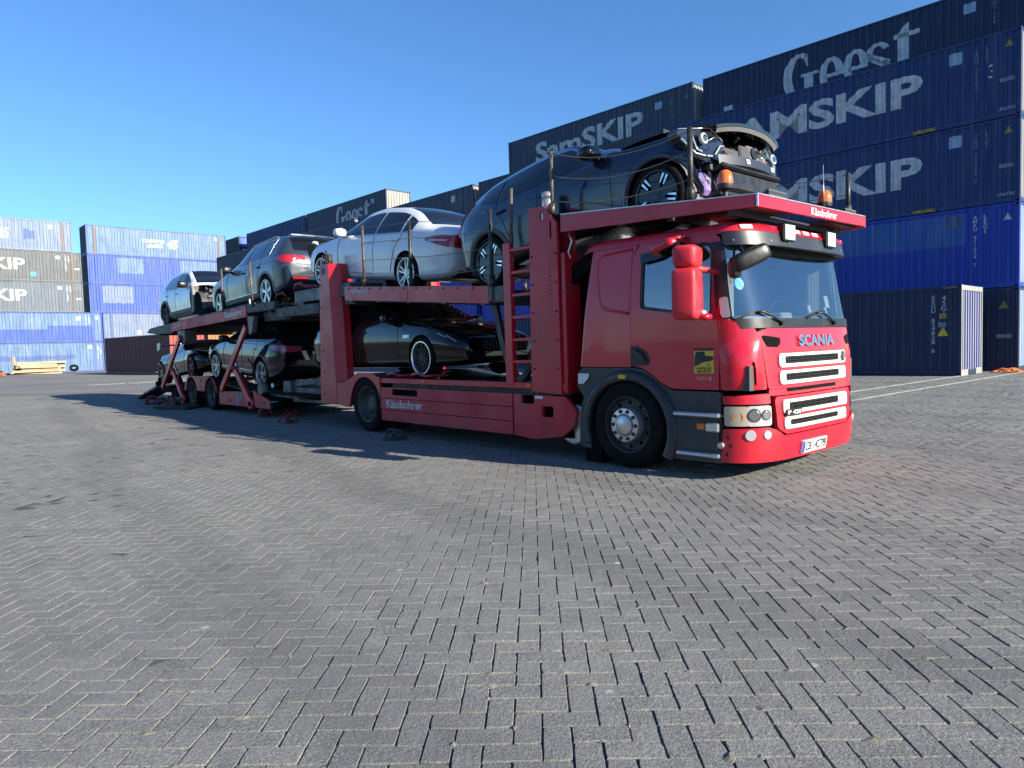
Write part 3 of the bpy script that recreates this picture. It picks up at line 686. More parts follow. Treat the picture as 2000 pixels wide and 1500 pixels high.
for s0, off, k, lab in ((14.35, -2.75, 3, 'slate container right under the rounded-lettered one, mostly behind the front row'), (43.7, -3.6, 3, 'slate container right under the small serif-lettered one with the sunlit end'), (57.7, -3.6, 3, 'slate container right under the plain navy top one beyond the grey SUV'), (57.2, 0, 3, 'slate container ending the front row, behind the grey SUV')):
    container(13.716, geom_at(s0, off), RA, k*H, C['slate'], lab, GR)
for k in range(4):
    container(13.716, geom_at(.15, -2.91), RA, k*H, C['dnavy'], 'dark navy container, %s from the ground in the row behind the nearest right stack' % ['first', 'second', 'third', 'fourth'][k], GR, end=C['palefrost'])
# single container standing in front of the stack
NO = (14.276, 22.408); NA = 133.3
c = container(12.192, NO, NA, 0, C['dnavy'], 'single dark navy container with a pale sunlit end, standing behind the red cab', GR, end=C['navy'], frame=C['dnavy'])
for ch in c.children:
    if ch.name.startswith('corner_post') or (ch.name.startswith(('corner_casting', 'top_rail', 'bottom_rail'))):
        pass
mb = MB(); 
for y in (-.09, -CWD-.001): mb.box(-.012, .002, y, y+.09, .0, H+.01, 0, .004)
mb.box(-.012, .002, -CWD+.09, -.09, H-.16, H, 0, .004); mb.box(-.012, .002, -CWD+.09, -CWD+.75, 0, .2, 0, .004); mb.box(-.012, .002, -.75, -.09, 0, .2, 0, .004)
mb.build('end_frame', C['cgrey'], c)
for k in range(9):      # paler lilac paint on the proud ribs only
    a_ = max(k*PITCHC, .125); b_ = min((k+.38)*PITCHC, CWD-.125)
    if b_-a_ > .02: mb = MB(); mb.add([(.0125, -a_, .17), (.0125, -b_, .17), (.0125, -b_, H-.11), (.0125, -a_, H-.11)], [(0, 1, 2, 3)]); mb.build('pale_rib', C['lilac'], c, fix=False)
stack_text(c, 'SEGU 624828 8', .80, 2.62, .125, M['letter']); stack_text(c, '45G1', .50, 2.62, .15, M['letter']); triangle(c, .52, 1.42, .32, M['yellow'])
side_rect(c, .62, .42, 1.85, 2.02, M['yellowdull'], 'sticker'); side_rect(c, .66, .44, 1.58, 1.74, M['greylett'], 'sticker')
mb = MB()
for i in range(5): mb.add([(.5-.09*i-.0, -.0, 2.80), (.5-.09*i-.045, 0, 2.80), (.5-.09*i-.02, 0, 2.86), (.5-.09*i+.025, 0, 2.86)], [(0, 1, 2, 3)])
o = mb.build('hazard_stripes', M['yellowdull'], c, fix=False); o.location.y = .004
# left-hand stacks, in the sun
AO = (-40.61, 70.59); AA = 220.7; GL = 'containers stacked along the left end of the yard'
c = container(13.716, AO, AA, 0, C['sky'], 'faded light blue container on the ground at the far left with a dark painted-out band', GL, frame=C['cornflower'])
side_rect(c, 12.5, 2.45, 1.17, 1.75, C['cornflower'], 'paint_patch', ragged=.14); side_rect(c, 1.35, 1.0, 2.25, 2.6, M['white'], 'logo_sticker'); stack_text(c, 'SANU 7986', .5, 2.6, .13, M['white']); stack_text(c, 'L5G1', .28, 2.4, .16, M['white'])
c = container(13.716, AO, AA, H, C['sky'], 'light blue container with a stepped royal blue lower half at the far left', GL, frame=C['royal'])
side_rect(c, 4.63, .8, .18, 1.62, C['royal'], 'paint_patch'); side_rect(c, 12.9, 4.63, .18, 1.28, C['royal'], 'paint_patch'); side_rect(c, 2.2, 1.85, 2.15, 2.5, M['white'], 'logo_sticker'); stack_text(c, 'SANU 798655', 1.4, 2.7, .13, M['white']); stack_text(c, 'L5G1', 1.1, 2.5, .15, M['white']); side_rect(c, .55, .35, 2.25, 2.5, M['cream'], 'sticker')
for k, cc, lab in ((2, 'greyblue', 'grey-blue container with white lettering, middle of the far left stack'), (3, 'grey', 'grey container with white lettering and a bright blue sticker at far left')):
    c = container(13.716, AO, AA, k*H, C[cc], lab, GL, shift=1.48, postpaint=C['rustpost'])
    v, f = text_tris('SAMSKIP', 1, .022); v = fit_text(v, 6.9, 1.07); on_side(c, v, f, 11.48, 1.07, M['cream'], 'lettering', .007)
    side_rect(c, 2.1, 1.75, 2.2, 2.5, M['white'], 'logo_sticker'); stack_text(c, 'SANU 79872', 1.3, 2.6, .13, M['white']); stack_text(c, 'L5G1', 1.05, 2.6, .15, M['white']); side_rect(c, .6, .2, 1.25, 1.36, M['white'], 'data_plate'); triangle(c, .42, 2.4, .2, M['yellowdull'])
    if k == 3: side_rect(c, 4.2, 3.75, .50, .90, M['lightblue'], 'sticker')
c = container(13.716, AO, AA, 4*H, C['paleblue'], 'pale sun-bleached container numbered 45 on top of the far left stack', GL, shift=2.13, postpaint=C['rustpost'])
side_text(c, '45', 5.95, 1.0, 1.0, M['white'], w=.95, bold=.03, shear=.2); side_rect(c, 1.9, 1.55, 2.2, 2.5, M['white'], 'logo_sticker'); side_rect(c, 3.9, 3.0, .9, 2.1, C['cornflower'], 'paint_patch', ragged=.3)
BO0 = (-41.505, 70.239); BA = 43.2; bx, by = math.cos(R(BA)), math.sin(R(BA))
BO = (BO0[0]+bx*13.716, BO0[1]+by*13.716); B2 = BA+180; LB = 13.716
for k, cc, lab in ((0, 'paleblue', 'pale grey-blue container on the ground behind the maroon container'), (1, 'paleblue', 'pale grey-blue container with a darker band, just above the maroon container'),
                   (2, 'royal', 'bright royal blue container with one pale square patch at its left'), (3, 'royal', 'bright royal blue container with two pale patches, just below the leasing one'), (4, 'sky', 'light blue container lettered CONTAINER LEASING 45 atop the second left stack')):
    c = container(LB, BO, B2, k*H, C[cc], lab, GL, shift=-1.06 if k < 2 else 0, end=C['dnavy'] if k >= 2 else None, frame=C['royal'] if 2 <= k < 4 else C['cornflower'], postpaint=C['rustpost'] if k == 4 else None)
    X_ = lambda s_: LB-s_
    if k == 4:
        side_text(c, 'CONTAINER', X_(5.15), 1.55, .34, M['white'], w=2.15, bold=.02); side_text(c, 'LEASING', X_(5.5), 1.05, .34, M['white'], w=1.55, bold=.02); side_text(c, '45', X_(7.5), 1.02, .95, M['white'], w=1.15, bold=.03, shear=.2)
        side_rect(c, X_(12.5), X_(12.75), 2.3, 2.55, M['white'], 'logo_sticker')
    if k == 3: side_rect(c, X_(2.7), X_(5.1), 1.1, 2.75, C['sky'], 'paint_patch', ragged=.1); side_rect(c, X_(8.7), X_(12.8), .3, 2.75, C['sky'], 'paint_patch')
    if k == 2: side_rect(c, X_(1.2), X_(4.0), .95, 2.75, C['paleblue'], 'paint_patch', ragged=.1)
    if k == 1: side_rect(c, X_(5.0), X_(12.0), .95, 1.6, C['cornflower'], 'paint_patch'); side_rect(c, X_(3.1), X_(3.5), .7, 1.1, M['cream'], 'sticker')
# end-on pair between the two rows, and the low ones near the trailer
for k, lab in ((4, 'dark container seen end-on with a blue and white door lettered 45, top of the gap'), (3, 'dark slate container under the end-on one with the 45 door')):
    c = container(13.716, (-30.2, 80.1), 133.2, k*H, C['dnavy'], lab, GR, end=C['dnavy'], frame=C['slate'])
    if k == 4:
        mb = MB(); mb.box(-.03, -.015, -2.3, -.15, 1.75, 2.75, 0); mb.build('door_top', C['royal'], c)  # sunlit upper part of the door painted brighter; the shadowed lower part stays navy
        for txt, z, h, w in (('SAM', 1.05, .45, 1.6), ('45', .3, .55, .9)):
            v, f = text_tris(txt, 1, .03); v = fit_text(v, w, h); q = MB(); q.add([(-.05, -.35-a, z+b_) for a, b_ in v], f); q.build('lettering', M['letter'], c, fix=False)
for k in (0, 1, 2): container(13.716, (-30.2, 80.1), 133.2, k*H, C['slate'], 'slate container %s from the ground in the end-on stack in the gap' % ['first', 'second', 'third'][k], GR)
c = container(12.192, (-23.7, 49.2), 138.6, 0, C['brown'], 'maroon container on the ground left of the trailer, its orange-red end in the sun', 'containers on the ground beside the trailer', end=C['sunlitmaroon'])
stack_text(c, 'TRLU 4', 11.4, 2.4, .16, M['letter'])
mb = MB(); mb.box(-.03, -.01, -1.6, -.7, 1.1, 2.2, 0); mb.build('sticker', M['cream'], c); mb = MB(); mb.box(-.012, .004, -.12, .0, 0, H+.002, 0, .004); mb.box(-.012, .004, -CWD, -CWD+.12, 0, H+.002, 0, .004); mb.build('end_frame', C['sunlitmaroon'], c)
c = container(12.192, (-21.9, 51.3), 138.6, 0, C['orangec'], 'faded orange container seen end-on in the sun beside the maroon one', 'containers on the ground beside the trailer')
# warehouse behind the camera: it shows as a reflection in glass and paint
wh = empty('warehouse', (-34, -34, 0), R(-48)); tag(wh, 'beige warehouse with a low gabled roof behind the viewer, mirrored in the truck windows', 'warehouse')
M['beige'] = mat('beige_cladding', (.36, .30, .21), .8, noise=.12, nscale=.5); M['roofgrey'] = mat('grey_roof_sheet', (.12, .12, .125), .6)
mb = MB(); mb.plate([(-30, 0), (30, 0), (30, 7), (0, 11), (-30, 7)], [], lambda a, b_, d: (a, d, b_), -30, 0); mb.build('wall', M['beige'], wh)
mb = MB(); mb.plate([(-31, 7.0), (0, 11.2), (31, 7.0), (31, 7.4), (0, 11.7), (-31, 7.4)], [], lambda a, b_, d: (a, d, b_), -31, .8); mb.build('roof', M['roofgrey'], wh)
mb = MB(); mb.box(-4, 4, .02, .12, 0, 5); mb.build('door', M['dgrey'], wh)
# ================================================================== truck
CW_ = 1.225; XS_ = .98
ZK = [.15, .3, .45, .75, .93, 1.3, 1.62, 1.70, 2.25, 2.45, 2.58]
XF = [1.52, 1.55, 1.56, 1.55, 1.53, 1.51, 1.47, 1.45, 1.33, 1.28, 1.22]
_ph = np.linspace(np.pi/2, 0, 64)
def fpt(s, z, off=0.0, adv=0.0):
    """point on the cab nose: s = arc length from the centre line (<0 = the side facing the viewer)"""
    X = XS_+(np.interp(z, ZK, XF)+adv-XS_)*np.sin(_ph)**(2/2.9); Wd = CW_*np.cos(_ph)**(2/4.2)
    seg = np.hypot(np.diff(X), np.diff(Wd)); c = np.concatenate([[0], np.cumsum(seg)]); a = abs(s)
    if a <= c[-1]:
        x, w = np.interp(a, c, X), np.interp(a, c, Wd); e = 4e-3; a1, a2 = max(a-e, 0), min(a+e, c[-1])
        tx_, tw = np.interp(a2, c, X)-np.interp(a1, c, X), np.interp(a2, c, Wd)-np.interp(a1, c, Wd)
    else: x, w, tx_, tw = X[-1]-(a-c[-1]), CW_, -1, 0
    l = math.hypot(tx_, tw); x += tw/l*off; w += -tx_/l*off
    return (float(x), float(1.225+(1 if s >= 0 else -1)*w), float(z))
def fmap(s, z, d): return fpt(s, z, -d)          # d>0 goes inward
def fcuts(s0, s1): return [s for s in np.arange(-1.5, 1.51, .05) if s0 < s < s1]
def nose(parent, name, outer, mt, proud=0.0, thick=.02, holes=(), smooth=True, extra=None):
    mb = MB(); ss = [p[0] for p in outer]; zs = [p[1] for p in outer]
    mb.plate(outer, list(holes), lambda a, b, d: fpt(a, b, proud-d), 0, thick, 0, fcuts(min(ss), max(ss)), [z for z in np.arange(.2, 2.6, .1) if min(zs) < z < max(zs)], smooth=False)
    o = mb.build(name, mt, parent, smooth_angle=38 if smooth else None); return o
def nose_text(parent, txt, s0, z0, w, h, mt, proud=.012, thick=.012, bold=.02, name='lettering', shear=0.0):
    v, f = text_tris(txt, 1, bold, shear=shear); v = fit_text(v, w, h); mb = MB()
    # faces front + skirt
    A = [fpt(s0+a, z0+b, proud) for a, b in v]; mb.add(A, f)
    B_ = [fpt(s0+a, z0+b, proud-thick) for a, b in v]
    cnt = {}
    for t in f:
        for i in range(len(t)):
            e = (t[i], t[(i+1) % len(t)]); cnt[tuple(sorted(e))] = cnt.get(tuple(sorted(e)), 0)+1
    for (i, j), c in cnt.items():
        if c == 1: mb.add([A[i], A[j], B_[j], B_[i]], [(0, 1, 2, 3)])
    return mb.build(name, mt, parent, fix=False)
def ys(z): return 0.0 if z < 1.65 else .075*((z-1.65)/.85)**1.3
def smap(a, b, d): return (a, ys(b)+d, b)
def smap_far(a, b, d): return (a, 2.45-ys(b)-d, b)

T = empty('car_transporter_truck', (1.302, 7.776, 0), R(-48.057)); tag(T, 'red car transporter truck with white-framed grille, parked loaded on the pavers', 'truck')
def part(name, mb, mt, parent=None, **k): return mb.build(name, mt, parent or T, **k)
def side_print(parent, txt, x0, z0, w, h, mt, y=-.004, zslope=0.0, bold=.02, name='lettering', fac=1):
    v, f = text_tris(txt, 1, bold); v = fit_text(v, w, h); mb = MB()
    mb.add([(x0+a, y, z0+b+a*zslope) for a, b in v], f); return mb.build(name, mt, parent, fix=False)

# ---- cab
cab = empty('cab', (0, 0, 0), 0, T)
xr = lambda z: -.78+(z-1.13)*.13
qp = rpoly([(xr(1.13)+.07, 1.13, .02), (.012, 1.13, 0), (.03, 2.34, 0), (.10, 2.47, .0), (.10, 2.50, 0), (xr(2.5)+.09, 2.50, .05)], .02)
DOOR = rpoly([(.02, 1.15, .02), (.16, 1.125, .05), (.27, 1.07, .06), (.42, .965, .05), (.56, .905, .05), (1.105, .905, .02), (1.13, 1.65, 0), (1.115, 2.40, .10), (.98, 2.475, .05), (.14, 2.475, .10), (.035, 2.34, .08)], .02)
WIN = rpoly([(.15, 1.755), (1.035, 1.625), (1.025, 2.385, .10), (.15, 2.345, .10)], .06, 5)
zc = [1.65, 1.8, 1.95, 2.1, 2.25, 2.35, 2.42]
for far in (False, True):
    f = smap_far if far else smap; sg = -1 if far else 1; yb = 2.45 if far else 0
    mb = MB(); mb.plate(qp, [], f, 0, .04, 0, [-.4, -.2], zc)
    Pg = []
    for z in [1.13, 1.4, 1.65, 1.85, 2.05, 2.25, 2.4, 2.5]:
        row = []
        for k in range(9):
            t = k/8*math.pi/2; r_ = .085
            p = f(xr(z)+r_-r_*math.sin(t), z, 0); row.append((p[0], p[1]+sg*(r_-r_*math.cos(t)), z))
        Pg.append(row)
    mb.grid(Pg, 0, True); o = part('side_panel', mb, M['redcab'], cab, smooth_angle=40)
    # pressed panel behind the door
    em = rpoly([(.0, 1.70, 0), (-.44, 1.78, .2), (-.50, 2.40, .12), (.02, 2.43, 0)], .1, 6); em2 = rpoly([(.0, 1.735, 0), (-.405, 1.81, .18), (-.465, 2.37, .10), (.02, 2.395, 0)], .1, 6)
    mb = MB(); mb.plate(em2, [], f, -.0045, .0, 0, [-.3, -.15], zc); part('pressed_panel', mb, M['redcab'], o, smooth_angle=30)
    mb = MB()
    for k in range(len(em)-1):
        a, b, c, d_ = em[k], em[k+1], em2[k+1] if k+1 < len(em2) else em2[-1], em2[k] if k < len(em2) else em2[-1]
        mid = lambda p, q: ((p[0]+q[0])/2, (p[1]+q[1])/2)
        A1, A2, m1, m2, B1, B2_ = f(*a, -.002), f(*b, -.002), f(*mid(a, d_), -.018), f(*mid(b, c), -.018), f(*d_, -.004), f(*c, -.004)
        mb.add([A1, A2, m2, m1], [(0, 1, 2, 3)], 0, True); mb.add([m1, m2, B2_, B1], [(0, 1, 2, 3)], 0, True)
    part('panel_ridge', mb, M['redcab'], o, smooth_angle=80)
    mb = MB(); mb.plate(DOOR, [WIN], lambda a, b, d: f(a, b, d-.004), 0, .05, 0, [.4, .7], zc); dr = part('door', mb, M['redcab'], cab)
    mb = MB(); wi = rpoly([(.175, 1.785), (1.01, 1.655), (1.0, 2.355, .1), (.175, 2.32, .1)], .05, 5)
    mb.plate(WIN, [wi], lambda a, b, d: f(a, b, d+.002), 0, .03, 0, [.4, .7], zc); part('window_seal', mb, M['black'], dr)
    mb = MB(); mb.plate(WIN, [], lambda a, b, d: f(a, b, d+.02), 0, 0, 0, [.4, .7], zc, back=False); part('door_window', mb, M['paneglass'], dr)
    mb = MB(); mb.plate(rpoly([(.16, 2.24), (.40, 2.27), (.62, 2.36), (.16, 2.345)], .03), [], lambda a, b, d: f(a, b, d-.035), 0, .012, 0, [.3, .45]); part('wind_deflector', mb, M['carglass'], dr)
    mb = MB(); mb.plate(rpoly([(.02, 1.145, .01), (.30, 1.145, .05), (.24, 1.30, .06), (.12, 1.355, .04), (.02, 1.355, .02)], .02), [], lambda a, b, d: f(a, b, d-.008), 0, .03, 0)
    hd_ = part('door_handle', mb, M['black'], dr)
    mb = MB(); mb.tube([f(.07, 1.32, -.02), f(.17, 1.27, -.03), f(.225, 1.19, -.02)], .014, 8); part('handle_grip', mb, M['dgrey'], hd_)
    # wheel arch with step panel
    inner = [(.50, .17)]+[(-.05+.545*math.cos(R(t)), .45+.53*math.sin(R(t))) for t in np.arange(0, 181, 7.5)][0:]+[(-.60, .17)]
    outer = [(1.115, .17), (1.115, .885), (.56, .885), (.42, .945), (.27, 1.05), (.16, 1.105), (.02, 1.118), (-.70, 1.118), (-.78, 1.06), (-.80, .90), (-.70, .78), (-.755, .60), (-.775, .40), (-.775, .19)]
    mb = MB(); mb.plate(rpoly(outer, .03)+[(-.60, .17)]+inner[::-1][1:-1]+[(.50, .17)], [], lambda a, b, d: f(a, b, d+.012), 0, .05, 0)
    # raised lip round the wheel opening
    A = []
    for t in np.arange(-28, 206, 6.0):
        row = []
        for r_, dep in ((.535, .03), (.535, -.03), (.56, -.045), (.60, -.045), (.635, -.02), (.645, .012)):
            row.append(f(-.05+r_*math.cos(R(t))*1.03, .45+r_*math.sin(R(t)), dep))
        A.append(row)
    mb.grid(A, 0, True); ar = part('wheel_arch', mb, M['dgrey'], cab, smooth_angle=40)
    mb = MB(); A = [[f(-.05+.53*math.cos(R(t)), .45+.53*math.sin(R(t)), dd) for dd in (0.02, .62)] for t in np.arange(-25, 206, 8)]
    mb.grid(A, 0, True); part('wheel_housing', mb, M['blackmat'], cab, smooth_angle=60)
    for z, x0, x1 in ((.63, .58, 1.12), (.225, .61, 1.12)):
        mb = MB(); M4 = None
        y0, y1 = (-.045, .14) if not far else (2.31, 2.495)
        mb.box(x0, x1, y0, y1, z, z+.045, 0, .012); part('step', mb, M['alu'], cab)
    mb = MB(); mb.plate(rpoly([(.60, .30), (1.10, .30), (1.10, .60), (.585, .60)], .03), [], lambda a, b, d: f(a, b, d-.004), 0, .02, 0); part('step_panel', mb, M['dgrey'], cab)
    mb = MB(); mb.box(.86, .95, yb-sg*.03, yb, .50, .565, 0, .006); part('side_marker', mb, M['amber'], cab)
    mb = MB(); mb.box(.96, 1.11, yb-sg*.035, yb, .485, .575, 0, .012); part('marker_bracket', mb, M['silver'], cab)
    mb = MB(); mb.box(-.13, -.03, yb-sg*.05, yb-sg*.03, 1.00, 1.045, 0, .004); part('reflector', mb, M['yellow'], ar)
    mb = MB(); mb.plate([(-.77, .93), (-.69, .93), (-.62, .99), (-.60, 1.05), (-.77, 1.05)], [], lambda a, b, d: f(a, b, d-.004), 0, .012, 0); part('sticker', mb, M['paperwhite'], ar)
    mb = MB(); mb.box(-.70, -.45, yb+sg*.02, yb+sg*.3, .02, .45, 0); part('mud_flap', mb, M['blackmat'], cab)
# flat prints on the door
door0 = [o for o in cab.children if o.name.startswith('door')][0]
mb = MB(); mb.plate(rrect(.83, 1.055, 1.07, 1.295, .01), [], smap, -.007, -.004, 0); sticker = part('warning_sticker', mb, M['yellow'], door0)
mb = MB(); mb.plate([(.835, 1.135), (.93, 1.18), (1.05, 1.20), (1.05, 1.24), (.96, 1.245), (.95, 1.29), (.85, 1.285), (.835, 1.22)], [], smap, -.0085, -.007, 0); mb.plate(rrect(.835, 1.05, 1.296, 1.325, .004), [], smap, -.006, -.003, 0); part('black_print', mb, M['black'], sticker)
side_print(sticker, 'ANGLES', .855, 1.108, .175, .026, M['black'], -.009, bold=.03); side_print(sticker, 'MORTS', .865, 1.076, .155, .026, M['black'], -.009, bold=.03); side_print(sticker, 'ATTENTION', .845, 1.301, .195, .018, M['redmat'], -.009)
side_print(sticker, 'B', .985, 1.145, .02, .028, M['black'], -.009, bold=0)
side_print(door0, 'EURO', .86, 1.005, .13, .030, M['chrome'], -.007, bold=.01); side_print(door0, '5', 1.0, .995, .03, .045, M['chrome'], -.007, bold=.02)
# roof
mb = MB(); A = []
for x in [-.72, -.70, -.66, -.58, -.4, 0, .4, .8, 1.0, 1.12]:
    k = 0 if x > -.55 else (-.55-x)/.17; drop = .16*(1-math.sqrt(max(0, 1-min(1, k)**2)))
    zr = np.interp(x, [-.6, 1.1], [2.60, 2.58])-drop
    row = []
    for y, dz in ((.06, -.14), (.068, -.10), (.09, -.06), (.14, -.03), (.25, -.01), (.5, .0), (1.225, .02), (1.95, .0), (2.2, -.01), (2.31, -.03), (2.36, -.06), (2.382, -.10), (2.39, -.14)):
        row.append((x, y, max(zr+dz, 2.44)))
    A.append(row)
mb.grid(A, 0, True); part('roof', mb, M['redcab'], cab, smooth_angle=60)
mb = MB(); mb.plate([(.09, .95), (2.36, .95), (2.30, 2.48), (.15, 2.48)], [], lambda a, b, d: (xr(b)+d, a, b), 0, .04, 0); part('rear_wall', mb, M['redcab'], cab)
mb = MB(); mb.box(-.75, 1.40, .06, 2.39, .90, 1.14, 0); mb.box(-.56, -.52, .1, 2.35, 1.0, 2.4, 1); mb.box(-.55, .95, .1, 2.35, 2.38, 2.42, 1); part('cabin_lining', mb, [M['cabindark'], M['cabinlight']], cab)
# nose panels
RC = M['redcab']
bmp = rpoly([(-1.415, .19, .03), (1.415, .19, .03), (1.415, .52), (.93, .535), (.80, .50), (.62, .44), (-.76, .44), (-.86, .50), (-.96, .535), (-1.415, .52)], .03)
bumper = nose(cab, 'bumper', bmp, RC, .012, .05)
nose(cab, 'headlight_trim', rpoly([(-1.40, .765), (-.93, .765), (-.93, .865), (-1.40, .845)], .02), RC, .010, .05); nose(cab, 'headlight_trim', rpoly([(1.40, .765), (.93, .765), (.93, .865), (1.40, .845)], .02), RC, .010, .05)
lowg = nose(cab, 'lower_grille_panel', rpoly([(-.89, .83), (.75, .83), (.70, .52), (.58, .455), (-.74, .455), (-.86, .52)], .06), RC, .022, .05)
nose(cab, 'upper_gap_panel', [(-.93, .84), (.93, .84), (.93, .90), (-.93, .90)], RC, .006, .03)
front = nose(cab, 'front_panel', rpoly([(-.94, .905, .03), (.94, .905, .03), (1.0, 1.40), (1.04, 1.46), (.9, 1.50), (-.9, 1.50), (-1.04, 1.46), (-1.0, 1.40)], .02), RC, .014, .05)
for sg in (-1, 1):
    # corner air deflector, swelling outwards
    cp = rpoly([(-1.405, .905), (-.955, .905), (-1.0, 1.40), (-1.06, 1.53, .12), (-1.40, 1.63, .05)], .03)
    slot = rpoly([(-1.115, .95), (-1.075, .95), (-1.08, 1.10), (-1.09, 1.18), (-1.115, 1.18)], .012)
    if sg > 0: cp = [(-a, b) for a, b in cp]; slot = [(-a, b) for a, b in slot]
    def bul(a, b):
        u = (abs(a)-1.0)/.4; v_ = (b-.905)/.6
        return .012+.035*max(0, math.sin(min(1, max(0, v_/.75))*math.pi))**.7*max(0, math.sin(min(1, max(0, u))*math.pi))**.6
    mb = MB(); mb.plate(cp, [slot], lambda a, b, d: fpt(a, b, bul(a, b)-d), 0, .04, 0, fcuts(min(p[0] for p in cp), max(p[0] for p in cp)), list(np.arange(.95, 1.6, .05)))
    dfl = part('corner_deflector', mb, RC, cab, smooth_angle=42)
    nose(dfl, 'side_vent', slot, M['blackmat'], -.012, .01, smooth=False)
    nose(cab, 'a_pillar', rpoly([(sg*1.245, 1.60), (sg*1.40, 1.60), (sg*1.335, 2.36), (sg*1.215, 2.36)], .01), M['black'], .006, .05)
    nose(cab, 'pillar_scoop', rpoly([(sg*1.262, 1.615), (sg*1.345, 1.615), (sg*1.335, 1.80), (sg*1.26, 1.83)], .03), M['silver'], .03, .03)
    nose(front, 'corner_vent', rpoly([(sg*1.0, 1.438), (sg*.73, 1.405), (sg*.745, 1.345), (sg*.79, 1.312), (sg*.93, 1.32)], .025), M['blackmat'], .018, .006)
    # headlight: housing, clear lens, amber end, reflectors
    hl = nose(cab, 'headlight', rrect(min(sg*1.40, sg*.915), max(sg*1.40, sg*.915), .545, .752, .03), M['dgrey'], -.02, .03)
    nose(hl, 'indicator_lens', rrect(min(sg*1.395, sg*1.17), max(sg*1.395, sg*1.17), .552, .745, .02), M['amberpale'] if 'amberpale' in M else M['amber'], .006, .012)
    nose(hl, 'headlight_lens', rrect(min(sg*1.18, sg*.92), max(sg*1.18, sg*.92), .55, .748, .03), M['lens'], .004, .010)
    for sc, zc_, r_ in ((1.11, .655, .07), (.985, .655, .055)):
        mb = MB(); c = Vector(fpt(sg*sc, zc_, .0)); c2_ = Vector(fpt(sg*sc, zc_, .009)); n_ = (c2_-c).normalized()
        mb.cyl(c, c2_, r_, 24, 0, r_*.92); mb.cyl(c2_, Vector(fpt(sg*sc, zc_, .011)), r_*.78, 24, 1, r_*.7); part('reflector_bowl', mb, [M['dsteel'], M['chrome']], hl)
    mb = MB(); mb.cyl(Vector(fpt(sg*1.27, .64, -.01)), Vector(fpt(sg*1.27, .64, .004)), .055, 16); part('indicator_bulb', mb, M['amber'], hl)
    for sc, r_ in ((1.155, .058), (.985, .048)):
        mb = MB(); c = Vector(fpt(sg*sc, .462, .0)); c2_ = Vector(fpt(sg*sc, .462, .022)); mb.cyl(c, c2_, r_, 24, 0, r_*.86); fl = part('fog_light', mb, M['lens'], bumper)
    for sc, zc_ in ((1.36, .44), (1.36, .27), (1.33, .36)):
        mb = MB(); mb.cyl(Vector(fpt(sg*sc, zc_, .0)), Vector(fpt(sg*sc, zc_, .018)), .017, 12); part('bolt', mb, M['black'], bumper)
mb = MB(); mb.cyl(Vector(fpt(-1.42, .36, .0)), Vector(fpt(-1.42, .36, .05)), .03, 14); part('side_lamp', mb, M['silver'], bumper)
# grille frames
for zt, zb, s0, s1, sl, sr, par in ((1.250, 1.112, -.79, .67, -.70, .47, front), (1.080, .945, -.79, .66, -.70, .46, front), (.795, .655, -.79, .60, -.70, .36, lowg), (.625, .505, -.78, .56, -.69, .34, lowg)):
    o = rrect(s0, s1, zb, zt, .045, 6); h = rrect(sl, sr, zb+.035, zt-.03, .02); pr_ = .03 if par is front else .038
    fr = nose(par, 'grille_frame', o, M['cream'], pr_, .022, [h[::-1]])
    nose(fr, 'grille_mesh', h, M['blackmat'], pr_-.0085, .004)
    mb = MB()
    for q in range(9):
        s_ = sl+(sr-sl)*(q+.5)/9; mb.add([fpt(s_-.004, zb+.036, pr_-.005), fpt(s_+.004, zb+.036, pr_-.005), fpt(s_+.004, zt-.031, pr_-.005), fpt(s_-.004, zt-.031, pr_-.005)], [(0, 1, 2, 3)])
    for q in range(3):
        z_ = zb+.035+(zt-zb-.065)*(q+.5)/3
        for k in range(8):
            a, b = sl+(sr-sl)*k/8, sl+(sr-sl)*(k+1)/8; mb.add([fpt(a, z_-.004, pr_-.004), fpt(b, z_-.004, pr_-.004), fpt(b, z_+.004, pr_-.004), fpt(a, z_+.004, pr_-.004)], [(0, 1, 2, 3)])
    mb.build('grille_bars', M['black'], fr, fix=False)
nose(cab, 'grille_slot', rrect(-.66, .38, .87, .905, .008), M['blackmat'], .018, .004)
nose_text(front, 'SCANIA', -.42, 1.315, .79, .115, M['chrome'], .038, .024, .035)
bd = nose(lowg, 'badge', rrect(-.77, -.50, .632, .70, .03), M['black'], .052, .012); nose_text(bd, 'P 420', -.745, .647, .22, .042, M['white'], .056, .003, .02)
mb = MB(); c = Vector(fpt(.575, 1.185, .03)); c2_ = Vector(fpt(.575, 1.185, .042)); mb.cyl(c, c2_, .055, 24); em_ = part('emblem', mb, M['chrome'], front)
mb = MB(); mb.cyl(c2_, Vector(fpt(.575, 1.185, .045)), .044, 24); part('emblem_disc', mb, M['dgrey'], em_)
mb = MB(); g = [(-.02, -.03), (.015, -.03), (.03, .0), (.02, .028), (-.005, .034), (-.022, .018), (-.008, .01), (-.018, -.008)]; mb.add([fpt(.575+a, 1.185+b, .047) for a, b in g], [tuple(range(len(g)))]); mb.build('emblem_figure', M['chrome'], em_, fix=False)
pl = nose(cab, 'number_plate', rrect(-.455, .085, .222, .352, .008), M['paperwhite'], .035, .02)
nose(pl, 'country_band', rrect(-.452, -.405, .225, .349, .004), M['blueeu'], .0375, .002); nose_text(pl, 'CB 1427PB', -.39, .244, .455, .090, M['black'], .0385, .002, .012)
